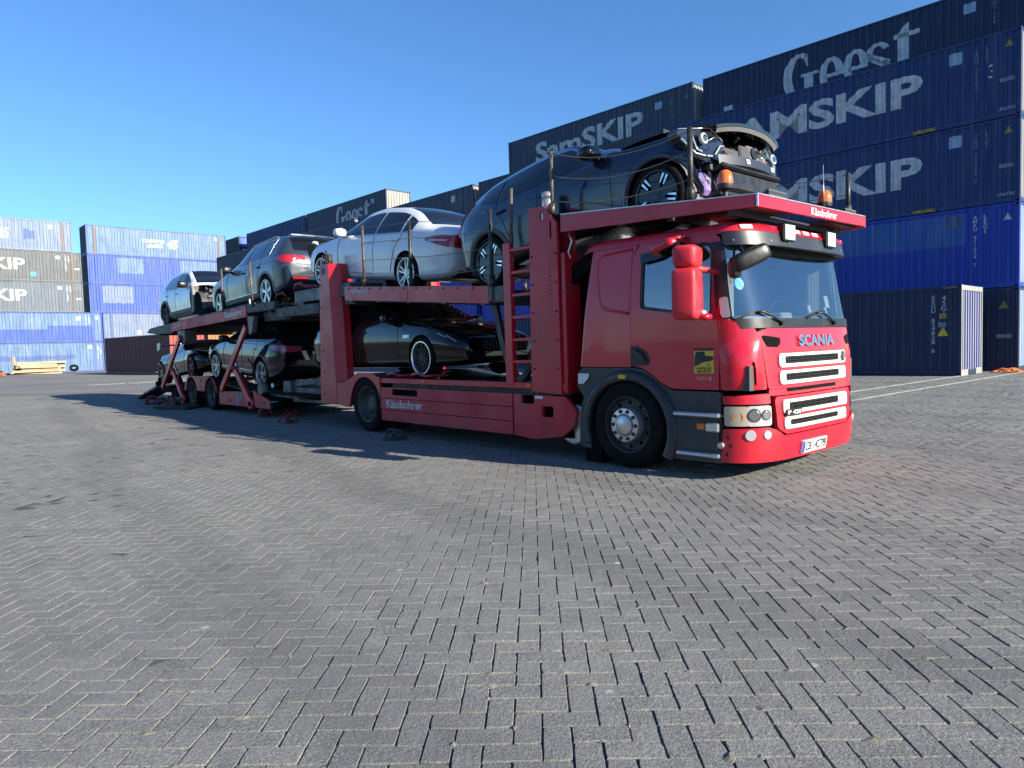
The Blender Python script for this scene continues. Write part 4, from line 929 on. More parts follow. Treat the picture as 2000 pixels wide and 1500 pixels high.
# windscreen, header, sun visor
mb = MB(); mb.plate(rpoly([(-1.24, 1.585), (1.24, 1.585), (1.21, 2.36), (-1.21, 2.36)], .05), [], lambda a, b, d: fpt(a, b, .0), 0, 0, 0, fcuts(-1.24, 1.24), list(np.arange(1.65, 2.36, .1)), back=False); ws = part('windscreen', mb, M['paneglass'], cab, smooth_angle=60)
nose(cab, 'cowl', rpoly([(-1.17, 1.505), (1.17, 1.505), (1.22, 1.60), (-1.22, 1.60)], .03), M['black'], .02, .05)
nose(cab, 'windscreen_header', rpoly([(-1.23, 2.27, .1), (-.3, 2.262, .2), (.3, 2.262, .2), (1.23, 2.27, .1), (1.20, 2.47), (-1.20, 2.47)], .02), M['black'], .008, .03)
def vpt(s, z, off=0.0): return fpt(s*1.02, z, off+.0, .16)
def visor_plate(parent, name, outer, mt, proud=0.0, thick=.02):
    mb = MB(); ss = [p[0] for p in outer]
    mb.plate(outer, [], lambda a, b, d: vpt(a, b, proud-d), 0, thick, 0, fcuts(min(ss), max(ss)), [2.38, 2.5]); return mb.build(name, mt, parent, smooth_angle=40)
vz = visor_plate(cab, 'sun_visor', rpoly([(-1.30, 2.315), (1.30, 2.315), (1.30, 2.45), (-1.30, 2.45)], .02), M['visor'] if 'visor' in M else M['dgrey'], 0, .03)
mb = MB(); A = []
for s_ in np.arange(-1.30, 1.301, .05):
    row = [vpt(s_, 2.45, .006), vpt(s_, 2.50, .004), vpt(s_, 2.53, -.03)]
    e = fpt(s_*.97, 2.585, -.10); row.append((max(e[0], .98), e[1], 2.585)); row.append((.95, 1.225+(e[1]-1.225)*.97, 2.597)); A.append(row)
mb.grid(A, 0, True); rf = part('roof_front', mb, RC, cab, smooth_angle=50)
mb = MB(); A = [[vpt(s_, 2.318, -.005), fpt(s_*.97, 2.33, .0)] for s_ in np.arange(-1.3, 1.301, .05)]; mb.grid(A); part('visor_underside', mb, M['black'], vz)
for s_ in (-.50, .42):
    mb = MB(); p = Vector(vpt(s_, 2.455, .0)); q = Vector(vpt(s_, 2.455, .06)); n_ = (q-p).normalized(); t_ = Vector((0, 0, 1)).cross(n_).normalized()
    for (hw_, hh, a, b, mi) in ((.108, .088, -.02, .055, 0), (.095, .075, .055, .063, 1)):
        Mx = Matrix(((n_.x, t_.x, 0, p.x), (n_.y, t_.y, 0, p.y), (n_.z, t_.z, 1, p.z), (0, 0, 0, 1))); mb.box(a, b, -hw_, hw_, -hh, hh, mi, .012, Mx)
    part('spot_light', mb, [M['black'], M['spotlens'] if 'spotlens' in M else M['lens']], cab)
for s_ in (-1.05, -.25, -.05, .15, 1.02): visor_plate(rf, 'marker_light', rrect(s_-.065, s_+.065, 2.47, 2.508, .012), M['white'], .014, .014)
for s_ in (-1.2, -.78, -.46, .13, .13, .75, 1.15):
    mb = MB(); mb.cyl(Vector(vpt(s_, 2.36, 0)), Vector(vpt(s_, 2.36, .008)), .008, 8); part('screw', mb, M['silver'], vz)
# wipers
for s0, s1 in ((-.72, -1.16), (.42, -.10)):
    mb = MB(); mb.tube([fpt(s0+.02, 1.555, .035), fpt(s0-.08, 1.60, .045), fpt(s0-.22, 1.66, .04), fpt((s0+s1)/2-.08, 1.66, .03)], .011, 6)
    for k in range(6):
        a, b = s0-.12+(s1-s0+.06)*k/6, s0-.12+(s1-s0+.06)*(k+1)/6; za = 1.675-.085*(k/6)**2; zb_ = 1.675-.085*((k+1)/6)**2; mb.bar(fpt(a, za, .018), fpt(b, zb_, .018), .012, .022)
    mb.cyl(fpt(s0+.02, 1.55, .015), fpt(s0+.02, 1.55, .06), .022, 10); part('wiper', mb, M['black'], cab)
# cabin inside
mb = MB(); mb.box(.75, 1.24, .12, 2.33, 1.14, 1.60, 0, .08); part('dashboard', mb, M['cabindark'], cab)
mb = MB(); mb.box(1.0, 1.22, .2, .9, 1.60, 1.63, 0, .01); mb.box(.95, 1.15, 1.2, 1.45, 1.60, 1.68, 0, .02); part('papers', mb, M['paperwhite'], cab)
for y in (.36, 1.6):
    mb = MB(); mb.box(-.05, .45, y, y+.5, 1.14, 1.52, 0, .06); mb.box(-.16, .02, y+.02, y+.48, 1.5, 2.12, 0, .07); mb.box(-.13, -.02, y+.12, y+.38, 2.1, 2.32, 0, .05); part('seat', mb, M['seat'] if 'seat' in M else M['dgrey'], cab)
mb = MB(); N_ = 20; ctr = Vector((.70, 1.85, 1.66)); mb.tube([ctr+Vector((.10*math.sin(2*math.pi*k/N_), .21*math.cos(2*math.pi*k/N_), .18*math.sin(2*math.pi*k/N_))) for k in range(N_+1)], .016, 6); part('steering_wheel', mb, M['black'], cab)
mb = MB(); A = [[(1.12-.12*k/18+.015*math.sin(k*1.9), .16+.30*k/18, z) for z in (1.55, 2.3)] for k in range(19)]; mb.grid(A); part('curtain', mb, M['curtain'] if 'curtain' in M else M['cabinlight'], cab, fix=False)
mb = MB(); A = [[(1.05-.1*k/12+.012*math.sin(k*2), 2.32-.10*k/12, z) for z in (1.55, 2.3)] for k in range(13)]; mb.grid(A); part('curtain', mb, M['cabinlight'], cab, fix=False)
mb = MB(); mb.add([fpt(-1.13+.045*math.cos(t*.5236), 1.94+.06*math.sin(t*.5236), .004) for t in range(12)], [tuple(range(12))]); mb.build('blue_sticker', M['lightblue'], ws, fix=False)
for s_, z_, w_2, h_ in ((-.02, 1.66, .07, .08), (.42, 1.72, .10, .13), (.36, 1.66, .06, .06)): nose(ws, 'paper_sign', rrect(s_, s_+w_2, z_, z_+h_, .004), M['paperwhite'], -.012, .003)
# mirrors (blind-spot side)
def blob(mb, c, sx, sy_2, sz, mi=0, e=.5, n_=20, mm=14, M4=None, taper=0.0):
    A = []
    for i in range(mm+1):
        ph = -math.pi/2+math.pi*i/mm; row = []
        for k in range(n_):
            t = 2*math.pi*k/n_; f_ = lambda q, ex: math.copysign(abs(q)**ex, q)
            z = f_(math.sin(ph), e); rr = f_(math.cos(ph), e)
            x = f_(math.cos(t), e)*rr*(1+taper*z); y = f_(math.sin(t), e)*rr*(1+taper*z)
            p = Vector((x*sx, y*sy_2, z*sz)); 
            if M4 is not None: p = M4 @ p
            row.append(tuple(Vector(c)+p))
        A.append(row)
    mb.grid(A, mi, True, close=True)
rz = Matrix.Rotation(R(20), 3, 'Z')
mir = empty('mirror_assembly', (0, 0, 0), 0, T)
mb = MB(); blob(mb, (1.0, -.36, 1.845), .12, .175, .245, 0, .30, 32, 20, rz); part('main_mirror', mb, M['mirred'] if 'mirred' in M else RC, mir, smooth_angle=60)
mb = MB(); blob(mb, (1.0, -.35, 2.195), .12, .170, .11, 0, .45, 28, 16, rz, .06); part('wide_angle_mirror', mb, M['mirred'] if 'mirred' in M else RC, mir, smooth_angle=60)
mb = MB(); mb.tube([(1.02, -.34, 2.10), (1.06, -.20, 2.085), (1.11, .04, 2.06)], .035, 10, r1=.026); mb.tube([(1.02, -.34, 2.12), (1.03, -.33, 2.02)], .06, 12); part('mirror_arm', mb, M['mirred'] if 'mirred' in M else RC, mir)
mb = MB(); blob(mb, (1.12, -.24, 1.625), .055, .07, .035, 0, .8, 16, 10); part('arm_foot', mb, RC, mir, smooth_angle=60)
mb = MB(); blob(mb, (1.10, -.26, 1.665), .035, .045, .03, 0, .8, 14, 8); part('arm_joint', mb, M['silver'], mir, smooth_angle=60)
mb = MB(); blob(mb, (.62, -.16, 2.36), .155, .12, .055, 0, .55, 22, 12, Matrix.Rotation(R(-14), 3, 'Y')); km = part('kerb_mirror', mb, RC, mir, smooth_angle=60)
mb = MB(); blob(mb, (.69, -.14, 2.325), .125, .11, .05, 0, .6, 20, 10, Matrix.Rotation(R(-14), 3, 'Y')); part('kerb_mirror_rim', mb, M['blackmat'], km, smooth_angle=60)
mb = MB(); mb.bar((.62, -.10, 2.42), (.70, .05, 2.47), .08, .05, 0, bev=.015); part('kerb_mirror_bracket', mb, RC, km)
ax = Matrix.Rotation(R(38), 3, 'X') @ Matrix.Rotation(R(12), 3, 'Z')
p0 = Vector(fpt(-1.10, 2.17, .22)); mb = MB(); blob(mb, p0, .085, .19, .085, 0, .5, 22, 12, Matrix.Rotation(R(-35), 3, 'Z') @ Matrix.Rotation(R(24), 3, 'X')); part('front_mirror', mb, M['black'], mir, smooth_angle=60)
mb = MB(); q = Vector(fpt(-1.19, 2.08, .18)); mb.tube([fpt(-1.09, 2.31, .05), fpt(-1.10, 2.24, .10), p0+Vector((-.03, -.08, .0))], .02, 8); blob(mb, q, .05, .07, .10, 0, .6); part('mirror_bracket', mb, M['black'], mir, smooth_angle=60)

# ---- truck wheels
def truck_wheel(parent, x, y, r_, steer, far=False, name='wheel', rust=True):
    e = empty(name, (x, y, r_), math.pi if far else 0, parent); k = r_/.47
    mb = MB(); pr_ = [(.292, .02), (.305, -.008), (.36, -.022), (.425, -.02), (.458, .004), (.469, .035)]
    for g in (.075, .125, .175, .225): pr_ += [(.47, g-.008), (.458, g-.005), (.458, g+.005), (.47, g+.008)]
    pr_ += [(.469, .265), (.458, .296), (.425, .32), (.30, .31), (.29, .28)]
    mb.lathe([(a*k, b*k) for a, b in pr_], n=56); mb.build('tyre', M['rubber'], e, smooth_angle=35)
    mb = MB()
    if steer:
        mb.lathe([(a*k, b*k) for a, b in ((.305, -.006), (.293, -.004), (.283, .03), (.27, .055), (.20, .06), (.17, .05), (.0, .05))], n=48); rim = mb.build('rim', M['dsteel'], e, smooth_angle=40)
        for q in range(10):
            t = 2*math.pi*(q+.5)/10; mb = MB(); c = Vector((.238*k*math.cos(t), .056*k, .238*k*math.sin(t))); mb.cyl(c, c+Vector((0, -.004, 0)), .021*k, 12); o = mb.build('hand_hole', M['blackmat'], rim)
        mb = MB(); mb.lathe([(a*k, b*k) for a, b in ((.186, .05), (.188, -.03), (.178, -.05), (.125, -.056), (.112, -.046), (.108, -.03))], n=48); mb.build('hub_ring', M['silver'], e, smooth_angle=40)
        mb = MB(); mb.lathe([(a*k, b*k) for a, b in ((.108, -.03), (.102, -.062), (.09, -.07), (.0, -.072))], n=36); mb.build('hub_cap', M['silver'], e, smooth_angle=40)
        for q in range(10):
            t = 2*math.pi*q/10; mb = MB(); c = Vector((.150*k*math.cos(t), -.05*k, .150*k*math.sin(t))); mb.cyl(c, c+Vector((0, -.012, 0)), .021*k, 12); mb.cyl(c, c+Vector((0, -.03, 0)), .013*k, 6); mb.build('wheel_nut', M['dgrey'], e)
    else:
        mb.lathe([(a*k, b*k) for a, b in ((.305, -.006), (.292, -.004), (.282, .03), (.268, .13), (.25, .155), (.19, .165), (.14, .165), (.135, .10), (.12, .085), (.07, .075), (.0, .075))], n=48); rim = mb.build('rim', M['wheelgrey'], e, smooth_angle=40)
        for q in range(10):
            t = 2*math.pi*(q+.5)/10; mb = MB(); c = Vector((.225*k*math.cos(t), .162*k, .225*k*math.sin(t))); mb.cyl(c, c+Vector((0, -.004, 0)), .025*k, 12); mb.build('hand_hole', M['blackmat'], rim)
            c = Vector((.165*k*math.cos(t+.31), .16*k, .165*k*math.sin(t+.31))); mb = MB(); mb.cyl(c, c+Vector((0, -.03*k, 0)), .015*k, 6); mb.build('wheel_nut', M['dsteel'], e)
        mb = MB(); mb.lathe([(a*k, b*k+.34*k) for a, b in pr_], n=40); mb.build('inner_tyre', M['rubber'], e, smooth_angle=35)
    return e
truck_wheel(T, -.05, .0, .488, True); truck_wheel(T, -.05, 2.45, .488, True, True)
truck_wheel(T, -5.70, .03, .47, False); truck_wheel(T, -5.70, 2.42, .47, False, True)
# ---- chassis
mb = MB(); mb.box(-7.2, 1.2, .75, .87, .42, .70); mb.box(-7.2, 1.2, 1.58, 1.70, .42, .70)
for x in (-7, -6.2, -5.0, -3.8, -2.6, -1.4): mb.box(x, x+.1, .3, 2.15, .45, .66)
mb.box(-4.9, -1.9, .12, .6, .3, .75); mb.box(-4.9, -1.9, 1.85, 2.3, .3, .75); mb.cyl((-5.7, .2, .47), (-5.7, 2.25, .47), .12, 12); mb.cyl((-.05, .3, .42), (-.05, 2.15, .42), .07, 10); mb.box(-.7, 1.1, .5, 1.95, .35, .9)
part('chassis', mb, M['blackmat'])
# ---- side skirt: four boards and the tank cover
for k, (z0, z1) in enumerate(((.235, .405), (.415, .595), (.605, .775))):
    holes = [rrect(-4.86, -4.14, .655, .755, .03)[::-1]] if k == 2 else []
    mb = MB(); mb.plate(rrect(-5.19, -1.955, z0, z1, .006, 2), holes, lambda a, b, d: (a, d+.012*abs((b-.5)/.28)**2*0, b), 0, .035, 0); part('skirt_board', mb, M['redmat'])
sk = [o for o in T.children if o.name.startswith('skirt_board')]
side_print(sk[1], 'Kässbohrer', -5.03, .448, 1.02, .135, M['decal'], -.003, bold=.022)
cover = rpoly([(-1.925, .235, .01), (-1.55, .205, .2), (-1.05, .275, .12), (-.90, .40, .10), (-.87, .60, .1), (-1.0, .765, .08), (-1.925, .775, .01)], .02)
mb = MB(); mb.plate(cover, [rrect(-1.78, -1.54, .655, .768, .01)[::-1], rrect(-1.40, -1.20, .50, .635, .03)[::-1]], lambda a, b, d: (a, d+max(0, a+1.1)**2*1.2, b), 0, .05, 0, [-1.1, -1.04, -.98, -.93]); tc = part('tank_cover', mb, M['redmat'], smooth_angle=30)
mb = MB(); mb.box(-1.52, -1.38, -.004, .0, .725, .76); part('sticker', mb, M['paperwhite'], tc)
mb = MB(); mb.box(-1.9, -.95, .09, .4, .25, .77); part('tank_recess', mb, M['blackmat'])
mb = MB(); mb.lathe([(.0, 0), (.23, .01), (.25, .03), (.25, .9), (.23, .94), (0, .95)], (-.98, .10, .42), 'y', 32); at_ = part('air_tank', mb, M['silver'], smooth_angle=40)
mb = MB(); mb.box(-5.19, -1.6, .008, .06, .845, .925, 0, .006); mb.box(-1.6, -.98, .008, .06, .83, .925, 0, .006); sr_ = part('side_rail', mb, M['red'])
for x in (-4.02, -1.68): mb = MB(); mb.box(x, x+.09, -.004, .008, .865, .91, 0, .003); part('side_marker', mb, M['amber'], sr_)
mb = MB(); mb.box(-6.60, -6.52, -.004, .012, .74, .80, 0, .003); part('side_marker', mb, M['amber'])
# rear wheel fender
fo = [(-6.66, .82), (-6.42, .82), (-6.30, .87), (-5.92, 1.005), (-5.50, 1.005), (-5.21, .93), (-5.21, .41)]+[(-5.70+.50*math.cos(R(t)), .45+.49*math.sin(R(t))) for t in np.arange(5, 176, 9)]+[(-6.24, .40), (-6.42, .40), (-6.66, .44)]
mb = MB(); mb.plate(fo, [], lambda a, b, d: (a, d, b), -.005, .04, 0); part('fender', mb, M['red'])
mb = MB(); A = [[(-5.70+.50*math.cos(R(t)), y, .45+.49*math.sin(R(t))) for y in (.03, .7)] for t in np.arange(0, 181, 9)]; mb.grid(A); part('wheel_housing', mb, M['blackmat'])
mb = MB(); mb.box(-5.20, -5.16, .05, .55, .08, .42); part('mud_flap', mb, M['blackmat'])
# lower deck
def lattice(mb, x0, x1, y0, y1, zf, th, px_, pyy, hx, hy, mi=0):
    """perforated tread: grid of bars leaving real holes; zf(x) = height"""
    nx = max(1, int((x1-x0)/px_)); ny = max(1, int((y1-y0)/pyy)); dx, dy = (x1-x0)/nx, (y1-y0)/ny
    for i in range(nx+1):
        a = x0+dx*i-(dx-hx)/2; b = x0+dx*i+(dx-hx)/2; a, b = max(a, x0), min(b, x1)
        if b > a: mb.add([(a, y0, zf(a)), (b, y0, zf(b)), (b, y1, zf(b)), (a, y1, zf(a)), (a, y0, zf(a)-th), (b, y0, zf(b)-th), (b, y1, zf(b)-th), (a, y1, zf(a)-th)], [(0, 1, 2, 3), (7, 6, 5, 4), (0, 4, 5, 1), (1, 5, 6, 2), (2, 6, 7, 3), (3, 7, 4, 0)], mi)
    for j in range(ny+1):
        c = max(y0, y0+dy*j-(dy-hy)/2); d = min(y1, y0+dy*j+(dy-hy)/2)
        for i in range(nx):
            a, b = x0+dx*i+(dx-hx)/2, x0+dx*(i+1)-(dx-hx)/2
            mb.add([(a, c, zf(a)), (b, c, zf(b)), (b, d, zf(b)), (a, d, zf(a)), (a, c, zf(a)-th), (b, c, zf(b)-th), (b, d, zf(b)-th), (a, d, zf(a)-th)], [(0, 1, 2, 3), (7, 6, 5, 4), (0, 4, 5, 1), (2, 6, 7, 3)], mi)
zl = lambda x: float(np.interp(x, [-8.2, -6.6, -6.1, -5.9, -5.5, -5.1, -4.7, -.9], [.82, .84, .92, .99, .99, .93, .88, .88]))
for y0 in (.12, 1.68):
    mb = MB(); lattice(mb, -7.4, -1.0, y0, y0+.62, zl, .03, .11, .11, .06, .05); part('lower_runway', mb, M['dsteel'])
mb = MB(); mb.box(-7.4, -6.6, .1, 2.35, .60, .80); mb.box(-5.0, -1.0, .1, 2.35, .76, .84); part('lower_deck_frame', mb, M['dsteel'])
for x in (-4.85, -4.15):
    mb = MB(); mb.tube([(x-.22, .08, .93), (x-.20, .05, .99), (x-.02, .04, 1.01), (x+.14, .06, .97), (x+.14, .5, .97), (x-.2, .5, .95)], .022, 8); part('wheel_stop', mb, M['red'])
# ---- posts and ladder
post = rpoly([(-1.56, .82, .005), (-1.04, .79, .005), (-1.06, 2.86, .01), (-1.27, 3.085, .02), (-1.53, 3.10, .02)], .01)
for far in (False, True):
    ym = (lambda y: 2.45-y) if far else (lambda y: y)
    mb = MB(); mb.plate(post, [rrect(-1.335, -1.285, 2.92, 3.02, .02)[::-1], rrect(-1.175, -1.145, 2.68, 2.90, .015)[::-1]], lambda a, b, d: (a, ym(d), b), -.012, .03, 0); mb.box(-1.04, -.97, ym(.02), ym(.30), .80, 2.50, 0, .01); mb.box(-1.55, -1.49, ym(.03), ym(.30), .8, 3.05); mb.box(-1.49, -1.04, ym(.25), ym(.30), .8, 2.85)
    fp = part('front_post', mb, M['post'] if 'post' in M else M['red'])
    mb = MB(); mb.cyl((-1.34, ym(.14), 3.0), (-1.34, ym(.14), 3.27), .075, 18); mb.cyl((-1.34, ym(.14), 3.2), (-1.34, ym(.14), 3.28), .078, 18); part('hydraulic_cylinder', mb, M['silver'], fp)
    mb = MB(); mb.box(-1.32, -1.30, ym(.0), ym(.01), 2.93, 3.01); part('pin', mb, M['silver'], fp)
    for k in range(7): mb = MB(); c = (-1.185, ym(-.013), 2.02+.055*k); mb.cyl(c, (c[0], ym(-.016), c[2]), .008, 8); part('peg_hole', mb, M['blackmat'], fp)
    rp = rpoly([(-7.30, .44), (-6.68, .42), (-6.78, 2.96, .02), (-6.84, 2.99), (-7.13, 2.99)], .015)
    mb = MB(); A = []
    for z, xa, xb in ((.43, -7.30, -6.68), (1.2, -7.25, -6.72), (2.0, -7.20, -6.76), (2.97, -7.14, -6.81)):
        A.append([(xa, ym(-.01), z), (xb, ym(-.01), z), (xb+.13, ym(.16), z), (xb+.13, ym(.30), z), (xa, ym(.30), z), (xa, ym(-.01), z)])
    mb.grid(A, 0, False); mb.add(A[-1][:5], [(0, 1, 2, 3, 4)]); rpost = part('rear_post', mb, M['post'] if 'post' in M else M['red'], merge=True)
    mb = MB(); mb.cyl((-7.0, ym(.12), 2.97), (-7.0, ym(.12), 3.16), .06, 14); mb.tube([(-6.9, ym(.05), 2.95), (-6.92, ym(.02), 3.05), (-6.95, ym(.03), 3.22), (-6.85, ym(.03), 3.16), (-6.83, ym(.03), 2.95)], .011, 6); mb.tube([(-7.08, ym(.03), 2.97), (-7.08, ym(.03), 3.18), (-6.99, ym(.03), 3.12), (-6.98, ym(.03), 2.97)], .009, 6); part('post_head', mb, M['dsteel'], rpost)
    mb = MB(); mb.box(-7.06, -6.95, ym(-.02), ym(0), 2.79, 2.90, 0, .01); part('lamp_recess', mb, M['black'], rpost)
lad = empty('ladder', (0, 0, 0), 0, T)
mb = MB(); mb.box(-2.06, -1.92, -.005, .075, .89, 2.73, 0, .006); part('ladder_rail', mb, M['red'], lad)
for z in (.90, 1.19, 1.475, 1.765, 2.05, 2.34, 2.63):
    mb = MB(); mb.box(-1.93, -1.54, .01, .05, z-.018, z+.022, 0, .006); part('rung', mb, M['red'], lad)
# ---- mid deck
zb_ = lambda x: 2.21+(x+2.37)*(2.51-2.21)/(-6.25+2.37)
for yy in (0, 2.41):
    for a, b in ((-6.26, -4.315), (-4.30, -2.37)):
        mb = MB(); mb.plate([(a, zb_(a)), (b, zb_(b)), (b, zb_(b)-.20), (a, zb_(a)-.20)], [], lambda p, q, d: (p, yy+d, q), 0, .04, 0); mb.plate([(a, zb_(a)-.20), (b, zb_(b)-.20), (b, zb_(b)-.235), (a, zb_(a)-.235)], [], lambda p, q, d: (p, yy+d+.004, q), 0, .05, 0); bm_ = part('deck_side_beam', mb, M['red'])
        if yy == 0 and a < -5: side_print(bm_, 'variotrans', -6.06, zb_(-6.06)-.115, .58, .085, M['decal'], -.004, -.077, .03)
    mb = MB(); mb.box(-2.37, -1.95, yy+.03, yy+.10, 1.98, 2.20, 0, .01); mb.box(-2.38, -2.30, yy-.01, yy+.08, 2.0, 2.32, 0, .01); part('beam_end', mb, M['steel'])
for y0 in (.16, 1.66):
    mb = MB(); lattice(mb, -6.3, -1.75, y0, y0+.62, lambda x: zb_(x)-.05, .035, .13, .12, .06, .06); part('deck_runway', mb, M['dsteel'])
mb = MB()
for x in (-6.2, -5.3, -4.4, -3.5, -2.6): mb.box(x, x+.09, .05, 2.4, zb_(x)-.26, zb_(x)-.09)
part('deck_crossbeam', mb, M['steel'])
# raised tail deck
mb = MB(); mb.box(-8.50, -6.28, .12, .80, 2.36, 2.60, 0, .012); mb.box(-8.50, -6.28, 1.65, 2.33, 2.36, 2.60, 0, .012); mb.box(-8.6, -6.3, .2, .75, 2.22, 2.33, 0, .01); mb.box(-8.6, -6.3, 1.7, 2.3, 2.22, 2.33, 0, .01); mb.box(-8.3, -8.1, .1, 2.35, 2.28, 2.36); mb.box(-6.9, -6.7, .1, 2.35, 2.28, 2.36); part('tail_deck', mb, M['steel'])
mb = MB(); mb.tube([(-8.45, .1, 2.64), (-8.35, .08, 2.72), (-8.1, .08, 2.74), (-8.0, .1, 2.65), (-8.0, .5, 2.65), (-8.4, .5, 2.65)], .02, 8); part('wheel_stop', mb, M['red'])
# ---- front deck over the cab
zd = lambda x: 2.745+(1.53-x)*.079
beam = [(-1.0, zd(-1.0)), (1.53, zd(1.53)), (1.53, zd(1.53)-.112), (-1.0, zd(-1.0)-.205)]
for yy in (0, 2.40):
    mb = MB(); mb.plate(beam if yy == 0 else [(-1.0, zd(-1.0)), (1.42, zd(1.42)), (1.42, zd(1.42)-.116), (-1.0, zd(-1.0)-.205)], [], lambda p, q, d: (p, yy+d, q), 0, .035, 0, [0, 1.04]); fb = part('front_deck_beam', mb, M['red'])
    mb = MB(); mb.bar((-1.0, yy+.018, zd(-1)+.004), (1.53 if yy == 0 else 1.42, yy+.018, zd(1.53 if yy == 0 else 1.42)+.004), .04, .010); part('beam_edge', mb, M['silver'], fb)
mb = MB(); z0 = zd(1.53)
def fbm(a, b, d): 
    t = a/2.3; return (1.533+.07*t-d, a, b)
mb.plate([(0.0, z0-.112), (2.26, z0-.106), (2.26, z0), (0.0, z0)], [], fbm, 0, .035, 0); nb = part('front_deck_nose', mb, M['red'])
mb = MB(); mb.bar((1.52, .0, z0+.004), (1.59, 2.26, z0+.004), .04, .010); mb.box(1.525, 1.54, -.006, .012, z0-.112, z0+.004); part('beam_edge', mb, M['silver'], nb)
mb = MB(); mb.plate([(1.60, zd(1.6)-.110), (1.60, zd(1.6)), (1.42, zd(1.42)), (1.42, zd(1.42)-.116)], [], lambda p, q, d: (p, 2.26+(1.6-p)*.7+d, q), 0, .03, 0); part('nose_corner', mb, M['red'], nb)
v, f = text_tris('Kässbohrer', 1, .012); v = fit_text(v, .56, .078); mb = MB(); mb.add([tuple(Vector(fbm(1.02+a, z0-.095+b, -.004))) for a, b in v], f); mb.build('lettering', M['white'], nb, fix=False)
for y0 in (.10, 1.62):
    mb = MB(); lattice(mb, -1.0, 1.50, y0, y0+.64, lambda x: zd(x)-.085, .03, .115, .105, .05, .045); part('front_runway', mb, M['dsteel'])
mb = MB()
for x in (-.9, -.2, .5, 1.2): mb.box(x, x+.07, .04, 2.4, zd(x)-.18, zd(x)-.12)
part('front_deck_crossbeam', mb, M['dsteel'])
mb = MB(); mb.bar((-.55, .2, 2.45), (-1.3, .2, 2.05), .12, .18); mb.bar((-.55, 2.2, 2.45), (-1.3, 2.2, 2.05), .12, .18); mb.box(-1.5, -.9, .35, 2.1, 1.0, 2.3); part('deck_support', mb, M['blackmat'])
mb = MB(); mb.tube([(-.92, .05, 2.72), (-.86, .04, 2.62), (-.93, .05, 2.5), (-.9, .06, 2.42)], .012, 6); part('hanging_hook', mb, M['silver'])
# beacons
M['beacon'] = mat('orange_beacon_dome', (.85, .17, .01), .12, coat=1)
for (x, y) in ((1.02, .30), (1.22, 2.10)):
    zz = zd(x); e = empty('beacon', (x, y, zz), 0, T)
    mb = MB(); mb.lathe([(.028, -.05), (.028, .10), (.045, .115), (.075, .13), (.083, .16), (.083, .18), (0, .18)], axis='z', n=24); mb.build('beacon_base', M['dgrey'], e, smooth_angle=40)
    mb = MB(); mb.lathe([(.08, .18), (.078, .23), (.072, .27), (.058, .30), (.035, .318), (0, .323)], axis='z', n=28); mb.build('beacon_dome', M['beacon'], e, smooth_angle=60)
for (ya, yb2) in ((.22, .58), (1.92, 2.20)):
    mb = MB(); lattice(mb, 1.47, 1.53, ya, yb2, lambda x: z0+.06, .06, .06, .09, .01, .05); mb.box(1.50, 1.53, ya, yb2, z0+.03, z0+.075); part('tread_strip', mb, M['steel'])
mb = MB(); mb.tube([(1.25, 2.02, z0+.02), (1.235, 2.03, z0+.62)], .004, 5); part('antenna', mb, M['silver'])
# ---- poles and safety ropes
def pole(x, y, z0_, z1_, r_, mt, top=None): 
    mb = MB(); mb.tube([(x, y, z0_), (x+(top or 0), y, z1_)], r_, 10); mb.tube([(x, y, z0_), (x, y, z0_+.12)], r_*1.5, 10); return part('pole', mb, mt)
for x, a, b, r_, mt in ((-1.15, 2.98, 3.72, .023, 'rustpipe'), (.80, 2.82, 3.53, .030, 'pole'), (-2.31, 2.20, 3.22, .027, 'pole'), (-4.22, 2.36, 3.35, .026, 'pole'), (-5.61, 2.46, 3.47, .024, 'rustpipe')): pole(x, .02, a, b, r_, M[mt])
for x, a, b in ((1.36, 2.80, 3.30), (-.9, 2.95, 3.7), (-2.3, 2.2, 3.2), (-4.2, 2.36, 3.35)): pole(x, 2.40, a, b, .026, M['pole'])
pole(-1.93, .04, 2.72, 3.42, .022, M['rustpipe'], .03)
def rope(p, q, sag, n_=10):
    p, q = Vector(p), Vector(q); return [p+(q-p)*(k/n_)-Vector((0, 0, sag*4*(k/n_)*(1-k/n_))) for k in range(n_+1)]
for k, (za, zb2) in enumerate(((3.70, 3.50), (3.43, 3.30), (3.13, 3.02))):
    mb = MB(); mb.tube(rope((-1.15, .02, za), (.80, .02, zb2), (.14, .13, .09)[k]), .006, 5); part('rope', mb, M['wire'])
for a, b, c in ((3.44, 3.33, 3.19), (3.19, 3.09, 2.96), (2.90, 2.80, 2.72), (2.62, 2.52, 2.45)):
    mb = MB(); mb.tube(rope((-5.6, .02, a), (-4.21, .02, b), .01, 6)+rope((-4.21, .02, b), (-2.31, .02, c), .03, 8)[1:], .005, 5); part('rope', mb, M['wire'])
for z in (3.28, 3.05):
    mb = MB(); mb.tube(rope((1.36, 2.4, z), (-.9, 2.4, z+.2), .05), .005, 5); part('rope', mb, M['wire'])
# bolt heads on the beams and skirts
bolts = [(-5.1+.2*k, .79, .008) for k in range(0)]+[(-6.1+.34*k, zb_(-6.1+.34*k)-.03, 0) for k in range(12)]+[(-5.12, .27+.16*k, .012) for k in range(4)]+[(-2.02, .27+.16*k, .012) for k in range(4)]+[(-1.5, 1.1+.35*k, -.012) for k in range(5)]+[(-1.09, 1.1+.35*k, -.012) for k in range(5)]+[(-7.12, .6+.4*k, -.01) for k in range(6)]
for x, z, y in bolts:
    mb = MB(); mb.cyl((x, y, z), (x, y-.012, z), .014, 6); part('bolt', mb, M['dsteel'])
